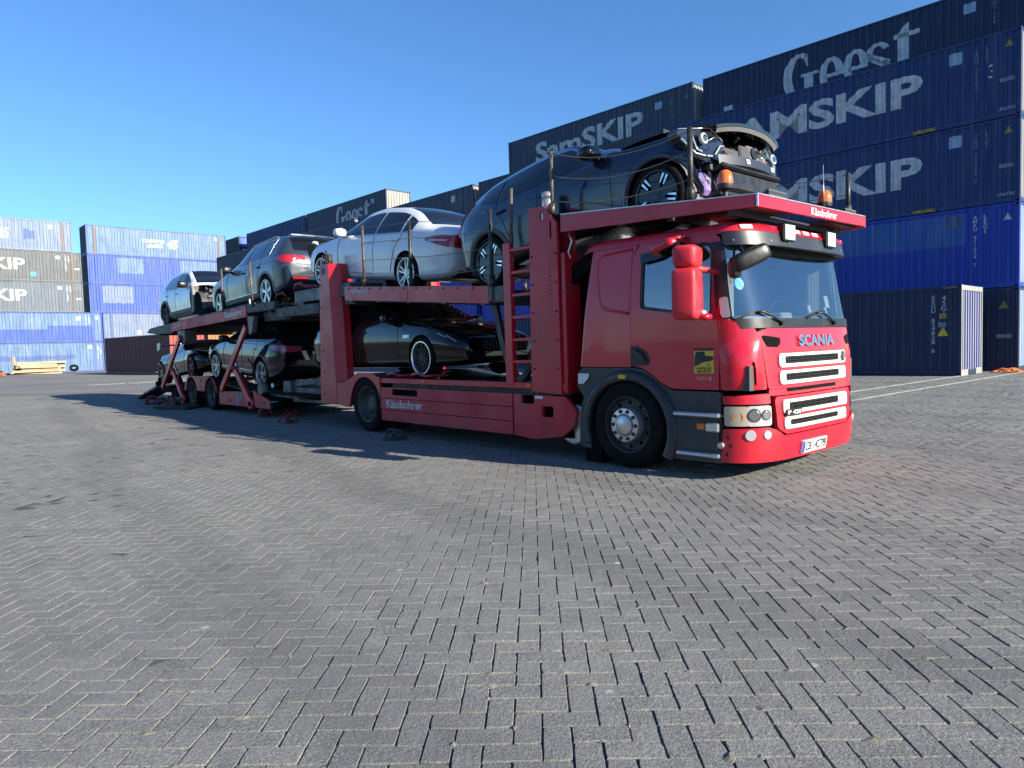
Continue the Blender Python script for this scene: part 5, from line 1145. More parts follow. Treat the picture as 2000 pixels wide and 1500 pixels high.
# cable chain hanging under the mid deck
mb = MB(); pts = [(-2.55, .25, 2.05)]+[(-2.50+.9*u, .25, 2.0-1.05*math.sin(u*math.pi)**.7) for u in np.linspace(.03, .85, 22)]
for k in range(len(pts)-1): mb.bar(pts[k], pts[k+1], .09, .06, upv=(0, 1, 0))
part('cable_chain', mb, M['dgrey'])
mb = MB(); mb.tube([(-1.0, .35, 1.0), (-.95, .3, .75), (-.88, .3, .7), (-.8, .35, .9)], .02, 8); mb.tube([(-.92, .45, 2.3), (-.9, .3, 1.6), (-.86, .4, 1.0)], .018, 6); part('hose', mb, M['black'])
# ================================================================== trailer
TR = empty('car_transporter_trailer', T.location, T.rotation_euler.z); tag(TR, 'red two-deck car trailer with crossed lifting arms behind the red truck', 'trailer')
def tpart(name, mb, mt, parent=None, **k): return mb.build(name, mt, parent or TR, **k)
for x in (-13.22, -14.62):
    truck_wheel(TR, x, .02, .385, False); truck_wheel(TR, x, 2.43, .385, False, True)
def arch_cut(cx, r_, n_=14): return [(cx+r_*math.cos(R(t)), .40+r_*.97*math.sin(R(t))) for t in np.linspace(8, 172, n_)]
fd = [(-15.19, .44), (-15.15, .62), (-14.86, .835), (-13.20, .845), (-12.93, .66), (-12.80, .44)]+arch_cut(-13.22, .43)+arch_cut(-14.62, .43)
mb = MB(); mb.plate(fd, [], lambda a, b, d: (a, d, b), -.004, .03, 0); f_ = tpart('fender', mb, M['redmat'])
mb = MB(); mb.cyl((-13.92, -.004, .74), (-13.92, -.03, .74), .03, 12); tpart('reflector', mb, M['amber'], f_)
mb = MB(); A = []
for cx in (-13.22, -14.62): mb.grid([[(cx+.43*math.cos(R(t)), y, .40+.42*math.sin(R(t))) for y in (.03, .75)] for t in np.arange(0, 181, 12)])
tpart('wheel_housing', mb, M['blackmat'])
mb = MB(); mb.box(-12.80, -12.74, .03, .6, .1, .62); tpart('mud_flap', mb, M['blackmat']); mb = MB(); mb.box(-15.28, -15.22, .03, .6, .12, .5); tpart('mud_flap', mb, M['blackmat'])
mb = MB(); mb.plate(rpoly([(-12.62, .18), (-10.70, .19), (-10.66, .38), (-11.0, .53), (-12.62, .49)], .02), [], lambda a, b, d: (a, d, b), .0, .04, 0, [-11.55]); sk_ = tpart('side_panel', mb, M['redmat'])
mb = MB(); mb.cyl((-11.95, 0, .30), (-11.95, -.02, .30), .03, 10); tpart('reflector', mb, M['redrust'], sk_)
mb = MB(); mb.box(-11.52, -11.36, -.004, .0, .20, .47); mb.box(-11.30, -11.18, -.004, .0, .36, .50); tpart('reflective_sticker', mb, M['greylett'], sk_)
mb = MB(); mb.plate(rpoly([(-10.56, .575), (-10.44, .20), (-9.66, .195), (-9.66, .36), (-9.74, .385)], .015), [rrect(-10.0, -9.86, .25, .345, .03)[::-1]], lambda a, b, d: (a, d, b), .0, .04, 0); tpart('front_panel', mb, M['redmat'])
mb = MB(); mb.cyl((-9.93, .0, .30), (-9.93, .05, .30), .055, 14); tpart('valve', mb, M['black'])
mb = MB(); mb.box(-9.66, -9.50, .0, 2.45, .20, .37, 0, .02); mb.box(-15.3, -9.6, .1, 2.35, .28, .46); mb.box(-18.3, -15.2, .25, .7, .30, .46); mb.box(-18.3, -15.2, 1.75, 2.2, .30, .46); mb.box(-16.9, -16.4, .15, 2.3, .2, .32); tpart('chassis', mb, M['blackmat'])
mb = MB(); mb.box(-9.58, -9.5, -.005, .12, .34, .37); tpart('marker_plate', mb, M['greylett'])
# lower runways
zt = lambda x: float(np.interp(x, [-18.6, -17.2, -16.2, -15.0, -13.0, -12.2, -11.2, -10.2, -9.5], [.46, .52, .60, .72, .72, .62, .54, .52, .50]))
for y0 in (.14, 1.66):
    mb = MB(); lattice(mb, -18.4, -9.6, y0, y0+.64, zt, .03, .14, .12, .07, .06); tpart('lower_runway', mb, M['dsteel'])
    mb = MB(); mb.plate([(-18.3, .42), (-18.3, .48), (-20.55, .05), (-20.6, .0)], [], lambda a, b, d: (a, y0+d, b), 0, .62, 0)
    for k in range(9): u = k/9; mb.box(-18.4-2.1*u-.03, -18.4-2.1*u, y0+.03, y0+.6, .47-.42*u, .50-.42*u)
    tpart('loading_ramp', mb, M['dsteel'])
mb = MB(); mb.box(-18.25, -18.05, .10, .35, .46, .62, 0, .02); mb.cyl((-18.15, .2, .6), (-18.15, .2, .72), .05, 10); tpart('ramp_hinge', mb, M['blackmat'])
mb = MB(); A = []
for y0 in (.10, .42): mb.box(-9.45, -8.55, y0, y0+.02, .46, .50)
lattice(mb, -9.5, -8.4, .08, .70, lambda x: .50-.02*(x+9.5), .03, .1, .12, .05, .05); tpart('front_ramp', mb, M['dsteel'])
mb = MB(); mb.box(-10.35, -9.95, .02, .12, .52, .72, 0, .03); mb.cyl((-10.15, .01, .62), (-10.15, .13, .62), .13, 20); tpart('winch_cover', mb, M['steel'])
mb = MB(); mb.cyl((-9.55, .05, .70), (-9.55, .02, .70), .05, 14); tpart('end_lamp', mb, M['white'])
# drawbar
mb = MB(); mb.bar((-9.5, .9, .45), (-7.0, 1.225, .55), .12, .14); mb.bar((-9.5, 1.55, .45), (-7.0, 1.225, .55), .12, .14); mb.bar((-9.0, .25, .72), (-7.0, .45, .92), .10, .10); mb.bar((-9.0, .25, .62), (-7.0, .45, .60), .10, .10); mb.bar((-9.0, .25, .40), (-7.0, .5, .38), .05, .06); mb.box(-9.25, -8.9, .12, .40, .55, .80, 0, .03); tpart('drawbar', mb, M['steel'])
# lifting arms: a long and a short leg each side
def arm(xt, zt_, xm, zm, xl, zl_, xp, zp):
    for y in (-.02, 2.41):
        mb = MB(); mb.bar((xt, y+.02, zt_), (xl, y+.02, zl_), .07, .15, 0, bev=.008); a_ = tpart('lifting_arm', mb, M['red'])
        mb = MB(); mb.bar((xm, y+.02, zm), (xp, y+.02, zp), .06, .16, 0, bev=.008); mb.cyl((xp, y-.02, zp), (xp, y+.08, zp), .12, 20); b_ = tpart('support_leg', mb, M['red'])
        mb = MB(); mb.cyl((xp, y-.035, zp), (xp, y-.02, zp), .055, 14); tpart('pivot_hole', mb, M['blackmat'], b_)
        mb = MB(); mb.cyl((xm, y-.03, zm), (xm, y+.05, zm), .05, 14); tpart('pivot_pin', mb, M['dsteel'], a_)
arm(-10.74, 1.98, -11.55, 1.06, -12.45, .52, -10.66, .27); arm(-15.34, 1.88, -16.15, .99, -17.18, .47, -15.36, .20)
mb = MB(); mb.plate([(-10.66, 2.2), (-10.30, 2.2), (-10.42, 1.86), (-10.60, 1.80)], [], lambda a, b, d: (a, d, b), .0, .10, 0); tpart('arm_bracket', mb, M['steel'])
mb = MB(); mb.plate([(-15.75, 2.06), (-15.05, 2.06), (-15.1, 1.72), (-15.38, 1.68)], [], lambda a, b, d: (a, d, b), .04, .35, 0); tpart('arm_bracket', mb, M['steel'])
# hydraulic rams and hoses
for y in (.14, 2.28):
    for (p_, q_) in (((-11.0, .42), (-11.9, 1.25)), ((-15.6, .36), (-16.4, 1.10))):
        mb = MB(); a_, b_ = Vector((p_[0], y, p_[1])), Vector((q_[0], y, q_[1])); mb.cyl(a_, a_+(b_-a_)*.6, .05, 14); mb.cyl(a_+(b_-a_)*.6, b_, .028, 12, 1); tpart('hydraulic_ram', mb, [M['dsteel'], M['chrome']])
        mb = MB(); mb.tube([a_+Vector((0, -.03, .03)), a_+Vector((-.25, -.06, .12)), a_+(b_-a_)*.55+Vector((.1, -.05, .08)), a_+(b_-a_)*.6], .012, 6); tpart('hose', mb, M['black'])
# upper deck
zu = lambda x: 2.44+(x+10.7)*(2.44-2.27)/(-10.7+16.02)
for yy in (0, 2.41):
    mb = MB(); mb.plate([(-16.05, zu(-16.05)), (-10.70, zu(-10.70)), (-10.70, zu(-10.7)-.24), (-16.05, zu(-16.05)-.215)], [], lambda p, q, d: (p, yy+d, q), 0, .04, 0, [-14.4, -12.5]); bm_ = tpart('upper_deck_beam', mb, M['redmat'])
    if yy == 0: side_print(bm_, 'Kässbohrer', -12.02, zu(-12.02)-.175, 1.12, .15, M['decal'], -.004, .032, .035); side_print(bm_, 'variotrans', -15.8, zu(-15.8)-.13, .55, .07, M['decal'], -.004, .032, .02)
    mb = MB(); mb.plate([(-18.1, zu(-18)+.02), (-10.5, zu(-10.5)+.06), (-10.5, zu(-10.5)-.02), (-18.1, zu(-18)-.06)], [], lambda p, q, d: (p, yy+.05+d, q), 0, .10, 0); mb.plate([(-18.55, zu(-18.4)-.10), (-18.2, zu(-18.2)+.02), (-16.05, zu(-16.05)-.03), (-16.05, zu(-16.05)-.25), (-17.6, zu(-17.6)-.20)], [], lambda p, q, d: (p, yy+.03+d, q), 0, .10, 0); mb.box(-10.65, -9.2, yy+.0, yy+.12, 2.28, 2.46, 0, .01); mb.box(-9.2, -7.3, yy+.02, yy+.12, 2.10, 2.30, 0, .01); tpart('deck_rail', mb, M['dsteel'])
for y0 in (.16, 1.66):
    mb = MB(); lattice(mb, -18.3, -8.9, y0, y0+.62, lambda x: float(np.interp(x, [-18.3, -10.6, -8.9], [zu(-18.3)-.03, zu(-10.6)-.03, 2.36])), .035, .15, .12, .07, .06); tpart('upper_runway', mb, M['dsteel'])
mb = MB()
for x in (-17.5, -16.2, -14.8, -13.4, -12.0, -10.8, -9.6): mb.box(x, x+.1, .05, 2.4, zu(x)-.24, zu(x)-.07)
tpart('deck_crossbeam', mb, M['dsteel'])
mb = MB(); mb.box(-10.2, -8.9, .2, 2.3, 2.08, 2.28); mb.box(-9.3, -7.4, .15, 2.3, 2.12, 2.2); tpart('deck_underframe', mb, M['dsteel'])
for x, a, b, tp in ((-10.27, 2.46, 3.38, -.08), (-12.05, 2.44, 3.38, .02)):
    mb = MB(); mb.tube([(x, -.01, a-.06), (x+tp, -.01, b)], .025, 8); tpart('pole', mb, M['rustpipe'])
for x in (-10.45, -16.7): mb = MB(); mb.tube([(x, .0, zu(x)), (x, -.01, zu(x)+.13)], .018, 6); tpart('peg', mb, M['white'])
for x in (-10.3, -13.4, -16.2): mb = MB(); mb.tube([(x, 2.42, 2.35), (x, 2.42, 3.25)], .025, 8); tpart('pole', mb, M['pole'])
mb = MB(); mb.tube([(-9.3, .08, 2.50), (-9.2, .06, 2.58), (-8.9, .06, 2.60), (-8.8, .08, 2.52)], .02, 8); tpart('wheel_stop', mb, M['redrust'])
mb = MB(); mb.tube([(-16.3, .3, .42), (-16.3, .22, .2), (-16.1, .22, .12), (-15.95, .25, .2), (-15.9, .3, .4)], .012, 6); tpart('hose', mb, M['black'])
# ---- loose wheel stops, boards and litter on the ground
def on_ground(X, Y): 
    a = T.rotation_euler.z; return (T.location.x+X*math.cos(a)-Y*math.sin(a), T.location.y+X*math.sin(a)+Y*math.cos(a))
def chock(x, y, rz, mt, label, sc=1.0, grp='loose wheel stops lying on the paving'):
    e = empty('wheel_stop', (x, y, float(undul(x, y))), rz); tag(e, label, 'wheel stop', grp)
    mb = MB(); mb.tube([(-.16*sc, 0, .02), (-.17*sc, .02, .10*sc), (-.11*sc, .03, .19*sc), (0, .02, .21*sc), (.09*sc, 0, .14*sc), (.12*sc, -.02, .03)], .022*sc, 8); mb.tube([(-.16*sc, .24*sc, .02), (-.17*sc, .24*sc, .09*sc), (-.10*sc, .22*sc, .17*sc), (.02*sc, .22*sc, .16*sc), (.10*sc, .24*sc, .03)], .022*sc, 8); mb.build('hoop', mt, e)
    mb = MB(); mb.bar((-.16*sc, -.06*sc, .03), (.14*sc, .30*sc, .03), .05, .04); mb.bar((.11*sc, -.04, .03), (.12*sc, .28*sc, .03), .04, .04); mb.build('foot_plate', mt, e)
chock(-10.31, 20.24, .3, M['redrust'], 'rust-red wheel stop lying farthest left in front of the trailer ramp', 1.2); chock(-9.6, 19.9, 1.4, M['redrust'], 'rust-red wheel stop beside the steel plates left of the trailer wheels', 1.2)
chock(-5.35, 15.3, .2, M['redrust'], 'rust-red wheel stop on the ground under the front end of the trailer', 1.0); chock(-4.85, 15.75, 1.9, M['redrust'], 'rust-red wheel stop farther under the trailer drawbar', .9); chock(-4.31, 13.77, 1.0, M['redrust'], 'rust-red wheel stop lying alone between the trailer and the truck rear wheel', .9)
chock(-1.85, 10.72, -.5, M['dsteel'], 'dark bent wheel stop on the paving beside the truck rear wheel', .85)
for (x, y, rz, w, l, lab) in ((-8.75, 18.35, -.35, .45, 1.1, 'lower of two dark steel plates on the ground beside the trailer wheels'), (-8.5, 19.0, -.2, .5, 1.0, 'dark steel plate with a bracket near the trailer wheels')):
    e = empty('steel_plate', (x, y, 0), rz); tag(e, lab, 'plate', 'steel plates lying by the trailer')
    mb = MB(); mb.box(-l/2, l/2, -w/2, w/2, .03, .07, 0, .006); mb.box(-l/2, l/2, -w/2, -w/2+.05, .01, .1); mb.box(-l/2, l/2, w/2-.05, w/2, .01, .1); mb.build('plate', M['dsteel'], e)
    mb = MB(); mb.box(-.05, .05, -.1, .1, .07, .2); mb.build('bracket', M['dsteel'], e)
# timber pile against the far left container
LP = (-43.2, 64.6); LD = R(221); rr = random.Random(5); zz = 0; cnt = 0
names = ['bottom', 'second', 'third', 'fourth', 'fifth', 'top']
for lay in range(6):
    for q in range(3 if lay < 5 else 2):
        l = rr.uniform(3.0, 4.1); w = rr.uniform(.22, .30); h = .16
        mb = MB(); mb.box(-l/2, l/2, -w/2, w/2, 0, h, 0, .012); o = mb.build('timber_beam', M['wood'])
        off = (q-1)*.36
        o.location = (LP[0]+math.cos(LD)*rr.uniform(-.4, .4)-math.sin(LD)*off, LP[1]+math.sin(LD)*rr.uniform(-.4, .4)+math.cos(LD)*off, lay*.185+.02); o.rotation_euler = (0, rr.uniform(-.015, .015), LD+rr.uniform(-.07, .07)+(math.pi/2*0))
        tag(o, 'raw pine beam in the %s layer of the timber pile, %s' % (names[lay], ['front', 'middle', 'back'][2-q] if lay < 5 else ['front', 'back'][1-q]), 'timber beam', 'pine beams piled by the far left container')
for k, (dx, lab) in enumerate(((-1.75, 'upright pine stake at the left end of the timber pile'), (-1.5, 'dark stake at the left end of the timber pile'))):
    mb = MB(); mb.box(-.09, .09, -.09, .09, 0, 1.6-.7*k, 0, .01); o = mb.build('timber_stake', M['wood'] if k == 0 else M['dsteel']); o.location = (LP[0]-math.cos(LD)*dx-.1, LP[1]-math.sin(LD)*dx, 0); tag(o, lab, 'stake')
mb = MB(); mb.lathe([(.22, .0), (.33, -.03), (.38, .03), (.38, .19), (.33, .25), (.22, .22), (.22, 0)], n=28); o = mb.build('old_tyre', M['rubber'], smooth_angle=40); o.location = (-41.4, 66.9, .36); o.rotation_euler = (R(42), R(8), R(40)); tag(o, 'worn black tyre leaning on the ground right of the timber pile', 'tyre')
mb = MB(); mb.box(-.3, .3, -.2, .2, 0, .35, 0, .03); mb.box(-.15, .15, -.35, -.2, .06, .25, 0, .02); o = mb.build('wooden_block', mat('rusty_orange_wood', (.42, .15, .06), .7, noise=.3)); o.location = (-43.5, 60.2, 0); tag(o, 'rusty orange wooden block on the ground at the left edge', 'block')
# orange litter by the right stack, white big bag behind the truck
mb = MB(); A = []; rr = random.Random(3)
for i in range(13): A.append([(-.5+i/12+rr.uniform(-.03, .03), -.22+.44*j/7+rr.uniform(-.03, .03), max(.008, .13*math.sin(math.pi*i/12)*math.sin(math.pi*j/7)+rr.uniform(-.02, .05))) for j in range(8)])
mb.grid(A, 0, False); o = mb.build('orange_tarpaulin', M['orange'], fix=False); o.location = (16.75, 23.75, .0); o.rotation_euler.z = R(-45); tag(o, 'crumpled orange tarpaulin on the ground at the foot of the right stack', 'tarpaulin')
bb = empty('big_bag', (2.6, 15.9, 0), R(-48)); tag(bb, 'white woven bulk bag with blue print on a pallet behind the truck', 'bag')
mb = MB(); A = []
for i in range(9):
    z = .15+1.15*i/8; s_ = .5*(1+.10*math.sin(math.pi*i/8)); row = []
    for k in range(24):
        t = 2*math.pi*k/24; f_ = lambda q: math.copysign(abs(q)**.5, q); row.append((s_*f_(math.cos(t))*(1+rr.uniform(-.03, .03)), s_*f_(math.sin(t))*(1+rr.uniform(-.03, .03)), z+rr.uniform(-.02, .02)))
    A.append(row)
mb.grid(A, 0, True, close=True); mb.add(A[-1], [tuple(range(24))]); mb.build('sack', M['white'], bb, smooth_angle=60)
mb = MB(); mb.plate([(-.15, .55), (.02, .5), (.08, .9), (-.02, 1.1), (-.12, .95)], [], lambda a, b, d: (a, -.56+d, b), 0, .004, 0); mb.build('blue_print', M['lightblue'], bb)
mb = MB()
for k in range(5): mb.box(-.6+.26*k, -.44+.26*k, -.6, .6, .11, .135)
for k in range(3): mb.box(-.6, .6, -.6+.53*k, -.46+.53*k, 0, .11)
mb.build('pallet', M['wood'], bb)
# ================================================================== cars
def pchip(xk, yk):
    xk, yk = np.array(xk, float), np.array(yk, float); h = np.diff(xk); dl = np.diff(yk)/h; n = len(xk); d = np.zeros(n)
    for i in range(1, n-1):
        if dl[i-1]*dl[i] > 0: w1, w2 = 2*h[i]+h[i-1], h[i]+2*h[i-1]; d[i] = (w1+w2)/(w1/dl[i-1]+w2/dl[i])
    d[0], d[-1] = dl[0], dl[-1]
    def f(x):
        x = min(max(x, xk[0]), xk[-1]); i = min(int(np.searchsorted(xk, x, 'right'))-1, n-2); i = max(i, 0); t = (x-xk[i])/h[i]
        return float((2*t**3-3*t**2+1)*yk[i]+(t**3-2*t**2+t)*h[i]*d[i]+(-2*t**3+3*t**2)*yk[i+1]+(t**3-t**2)*h[i]*d[i+1])
    return f
class Body:
    """car body as a run of cross-sections; K rows: x, zbottom, wmax, zbelt, wbelt, zrail, wrail, ztop"""
    def __init__(s, K, crease=.55, tumble=.5):
        K = sorted(K); s.x0, s.x1 = K[0][0], K[-1][0]; xs = [k[0] for k in K]
        s.fn = [pchip(xs, [k[i] for k in K]) for i in range(1, 8)]; s.cr = crease; s.c = {}
    def sec(s, x):
        x = round(min(max(x, s.x0), s.x1), 4)
        if x in s.c: return s.c[x]
        zb, wm, zl, wl, zr, wr, zt_ = [f(x) for f in s.fn]; h = zl-zb
        P_ = [(0, zb), (.78*wm, zb), (.93*wm, zb+.04*h), (.975*wm, zb+.12*h), (.985*wm, zb+.30*h), (wm, zb+.52*h), (wm, zb+.70*h), (.4*wm+.6*wl+.008, zb+.88*h), (wl, zl), (wl+(wr-wl)*.45+.012, zl+(zr-zl)*.5), (wr, zr), (wr*.86, zr+(zt_-zr)*.5), (wr*.5, zr+(zt_-zr)*.87), (0, zt_)]
        out = []
        n = len(P_)
        for i in range(n-1):
            p0, p1, p2, p3 = P_[max(i-1, 0)], P_[i], P_[i+1], P_[min(i+2, n-1)]
            if i == n-2: p3 = (-P_[-2][0], P_[-2][1])
            m_ = 4
            for k in range(m_):
                t = k/m_; a = [0, 0]
                for q in (0, 1):
                    v0, v1, v2, v3 = p0[q], p1[q], p2[q], p3[q]
                    a[q] = .5*((2*v1)+(-v0+v2)*t+(2*v0-5*v1+4*v2-v3)*t*t+(-v0+3*v1-3*v2+v3)*t**3)
                if i == 0: a[1] = zb; a[0] = p1[0]+(p2[0]-p1[0])*t
                out.append((max(a[0], 0), a[1]))
        out.append(P_[-1]); s.c[x] = out; return out
    def y(s, x, z):
        S_ = s.sec(x)[5:]; zs = [p[1] for p in S_]; ysv = [p[0] for p in S_]
        return float(np.interp(z, np.maximum.accumulate(zs), ysv))
    def top(s, x, y):
        S_ = s.sec(x)[32:][::-1]; return float(np.interp(abs(y), [p[0] for p in S_], [p[1] for p in S_]))
    def inside(s, x, y, z): 
        return s.x0 <= x <= s.x1 and z <= s.top(x, y)+1e-6 and abs(y) <= s.y(x, z) and z >= s.fn[0](x)
    def end(s, y, z, sgn):
        """x of the rear (sgn -1) or front (sgn +1) skin at given y,z"""
        mid = (s.x0+s.x1)/2; e = s.x1 if sgn > 0 else s.x0
        if s.inside(e, y, z): return e
        b = e; 
        for k in range(1, 60):
            a = e-sgn*.04*k
            if s.inside(a, y, z): break
        else: return e-sgn*2.4
        b = a+sgn*.04
        for _ in range(14):
            c = (a+b)/2
            if s.inside(c, y, z): a = c
            else: b = c
        return a
def body_mesh(B_, R_, axles, name, paint, parent, capmat=None, nx=96, endk=6):
    xs = list(np.linspace(B_.x0, B_.x1, nx)); mb = MB(); A = []
    for x in xs:
        S_ = B_.sec(x); row = [(x, -p[0], p[1]) for p in S_]+[(x, p[0], p[1]) for p in S_[::-1][1:-1]]; A.append(row)
    mb.grid(A, 0, True, close=True)
    n_ = len(A[0])
    for row, mi in ((A[0], 0), (A[-1], 2 if capmat else 0)):
        cx = row[0][0]; zc_ = sum(p[2] for p in row)/n_; mb.add(row+[(cx, 0, zc_)], [(i, (i+1) % n_, n_) for i in range(n_)], mi, False)
    o = mb.build(name, [paint, M['blackmat'], capmat or M['black']], parent)
    # wheel openings
    cb = MB()
    for xa, za in axles:
        for sg in (-1, 1):
            cb.tube([(xa, sg*1.3, za), (xa, sg*.56, za)], R_, 40, 0, True)
    co = cb.build('cutter', M['blackmat'], None)
    co.parent = None
    sv = o.parent; o.parent = None
    bo = o.modifiers.new('b', 'BOOLEAN'); bo.object = co; bo.operation = 'DIFFERENCE'; bo.solver = 'EXACT'
    dg = bpy.context.evaluated_depsgraph_get(); dg.update()
    me = bpy.data.meshes.new_from_object(o.evaluated_get(dg)); old = o.data; o.modifiers.clear(); o.data = me; bpy.data.objects.remove(co); o.parent = sv
    for p in me.polygons:
        for xa, za in axles:
            if all(abs(math.hypot(me.vertices[v].co.x-xa, me.vertices[v].co.z-za)) < R_+.004 for v in p.vertices):
                c = p.center
                if abs(c.y) > .5: p.material_index = 1
    for p in me.polygons: p.use_smooth = True
    me.set_sharp_from_angle(angle=R(32)); return o
def side_patch(B_, xlo, zlo, zhi, mt, name, parent, off=.004, n_=14, m_=8, both=True, thick=0.0):
    """surface patch on the flank between two curves; zlo,zhi functions of x"""
    objs = []
    for sg in ((-1, 1) if both else (-1,)):
        mb = MB(); x0, x1 = xlo; A = []
        for i in range(n_+1):
            x = x0+(x1-x0)*i/n_; a, b = zlo(x), zhi(x)
            A.append([(x, sg*(B_.y(x, a+(b-a)*j/m_)+off), a+(b-a)*j/m_) for j in range(m_+1)])
        mb.grid(A, 0, True)
        if thick:
            C_ = [[(p[0], p[1]-sg*thick, p[2]) for p in row] for row in A]
            mb.grid([A[0], C_[0]]); mb.grid([A[-1], C_[-1]]); mb.grid([[r_[0] for r_ in A], [r_[0] for r_ in C_]]); mb.grid([[r_[-1] for r_ in A], [r_[-1] for r_ in C_]])
        objs.append(mb.build(name, mt, parent, fix=False))
    return objs
def line_on_side(B_, pts, parent, r_=.004, name='shut_line', mt=None, both=True, off=.001):
    for sg in ((-1, 1) if both else (-1,)):
        P_ = []
        for k in range(len(pts)-1):
            for t in range(6):
                u = t/6; x = pts[k][0]+(pts[k+1][0]-pts[k][0])*u; z = pts[k][1]+(pts[k+1][1]-pts[k][1])*u; P_.append((x, sg*(B_.y(x, z)+off), z))
        x, z = pts[-1]; P_.append((x, sg*(B_.y(x, z)+off), z))
        mb = MB(); mb.tube(P_, r_, 5); mb.build(name, mt or M['black'], parent, fix=False)
def end_patch(B_, outline, sgn, mt, name, parent, off=.006, thick=.012, mirror=False, cuts=.06):
    objs = []
    for q in ((1, -1) if mirror else (1,)):
        o_ = [(q*a, b) for a, b in outline]; mb = MB(); a0, a1 = min(p[0] for p in o_), max(p[0] for p in o_); b0, b1 = min(p[1] for p in o_), max(p[1] for p in o_)
        mb.plate(o_, [], lambda a, b, d: (B_.end(a, b, sgn)+sgn*(off-d), a*(1+.0*d), b), 0, thick, 0, list(np.arange(a0+cuts, a1, cuts)), list(np.arange(b0+cuts, b1, cuts)))
        objs.append(mb.build(name, mt, parent, smooth_angle=40))
    return objs
def end_text(B_, txt, y0, z0, w, h, sgn, mt, parent, name='lettering', off=.012):
    v, f = text_tris(txt, 1, .02); v = fit_text(v, w, h); mb = MB(); mb.add([(B_.end(y0+(sgn)*a, z0+b, sgn)+sgn*off, y0+(sgn)*a, z0+b) for a, b in v], f); return mb.build(name, mt, parent, fix=False)
def wheel_proto(r_, wd, rr_, style, spoke_mt, back_mt, face_mt=None, hub=0):
    """tyre mesh and rim mesh; outer face towards -y"""
    mb = MB(); h = wd/2
    pr_ = [(rr_*.98, -h+.02), (rr_+.012, -h+.004), (rr_+.03, -h-.004), (r_-.035, -h), (r_-.012, -h+.014), (r_-.002, -h+.04)]
    for g in (-.05, -.015, .02, .055): pr_ += [(r_, g-.006), (r_-.008, g-.004), (r_-.008, g+.004), (r_, g+.006)]
    pr_ += [(r_-.002, h-.04), (r_-.012, h-.014), (r_-.035, h), (rr_, h-.01)]
    mb.lathe(pr_, n=44); o = mb.build('tyre', M['rubber'], smooth_angle=35); tyre = o.data; bpy.data.objects.remove(o)
    mb = MB(); f = -h+.012
    mb.lathe([(rr_+.012, f-.012), (rr_-.004, f-.012), (rr_-.014, f), (rr_-.022, f+.05), (rr_*.9, f+.11), (.1, f+.11), (0, f+.11)], n=44, mats=[hub if style == 'blade5' else 0]*3+[1, 1, 1])
    mb.lathe([(rr_*.68, f+.095), (rr_*.66, f+.088), (rr_*.2, f+.088)], n=30, mat=3)       # brake disc
    mb.lathe([(.085, f+.1), (.078, f+.018), (.06, f+.006), (.034, f+.006), (.030, f+.0), (0, f-.002)], n=24, mats=[hub, hub, hub, 1, hub])
    def spoke(t0, t1, w0, w1, r0, r1, mi=0, d0=.006, d1=.004, th=.03):
        a0, a1 = R(t0), R(t1); p = Vector((r0*math.cos(a0), 0, r0*math.sin(a0))); q = Vector((r1*math.cos(a1), 0, r1*math.sin(a1))); d = (q-p).normalized(); n_ = Vector((-d.z, 0, d.x))
        vs = []
        for c, w, dd in ((p, w0, d0), (q, w1, d1)):
            for s_, e in ((-1, 0), (1, 0), (1, 1), (-1, 1)): vs.append(c+n_*(s_*w/2*(1 if e == 0 else 1.15))+Vector((0, f+dd+(th if e else 0), 0)))
        mb.add(vs, [(0, 1, 5, 4), (1, 2, 6, 5), (3, 0, 4, 7), (2, 3, 7, 6), (4, 5, 6, 7), (0, 1, 2, 3)], mi)
    if style == 'twin5':
        for k in range(5):
            for s_ in (-1, 1): spoke(90+72*k+s_*17, 90+72*k+s_*11, .03, .028, .06, rr_-.012)
    elif style == 'twin7':
        for k in range(7):
            for s_ in (-1, 1): spoke(90+51.4*k+s_*10, 90+51.4*k+s_*7, .02, .020, .06, rr_-.012)
    elif style == 'blade5':
        for k in range(5):
            t = 90+72*k; spoke(t, t, .10, .17, .05, rr_-.02, 2, .012, .010)
            spoke(t-26, t-30, .012, .03, rr_*.55, rr_-.012, 0, .004, .002); spoke(t+26, t+30, .012, .03, rr_*.55, rr_-.012, 0, .004, .002)
            
    elif style == 'star5':
        for k in range(5): t = 90+72*k; spoke(t, t, .05, .105, .05, rr_-.012, 0, .010, .004); spoke(t+36, t+36, .03, .02, .05, rr_-.02, 2, .02, .02)
    elif style == 'y5':
        for k in range(5):
            t = 90+72*k; spoke(t, t, .035, .03, .05, rr_*.55, 0, .008, .006); spoke(t, t-17, .022, .02, rr_*.5, rr_-.012, 0, .006, .003); spoke(t, t+17, .022, .02, rr_*.5, rr_-.012, 0, .006, .003)
            spoke(t+36, t+36, .016, .016, .05, rr_-.02, 2, .016, .012)
    elif style == 'mesh':
        for k in range(10):
            t = 36*k; spoke(t-4, t+13, .014, .012, .06, rr_-.012, 2, .008, .004); spoke(t+4, t-13, .014, .012, .06, rr_-.012, 2, .008, .004)
    elif style == 'six':
        for k in range(6): t = 90+60*k; spoke(t, t, .05, .06, .05, rr_-.012, 0, .010, .004)
    o = mb.build('rim', [spoke_mt, back_mt, face_mt or back_mt, M['dsteel']], merge=False); rim = o.data; bpy.data.objects.remove(o)
    return tyre, rim
def put_wheel(parent, proto, x, y, z, far):
    e = empty('wheel', (x, y, z), math.pi if far else 0, parent)
    link('tyre', proto[0], e); link('rim', proto[1], e); return e
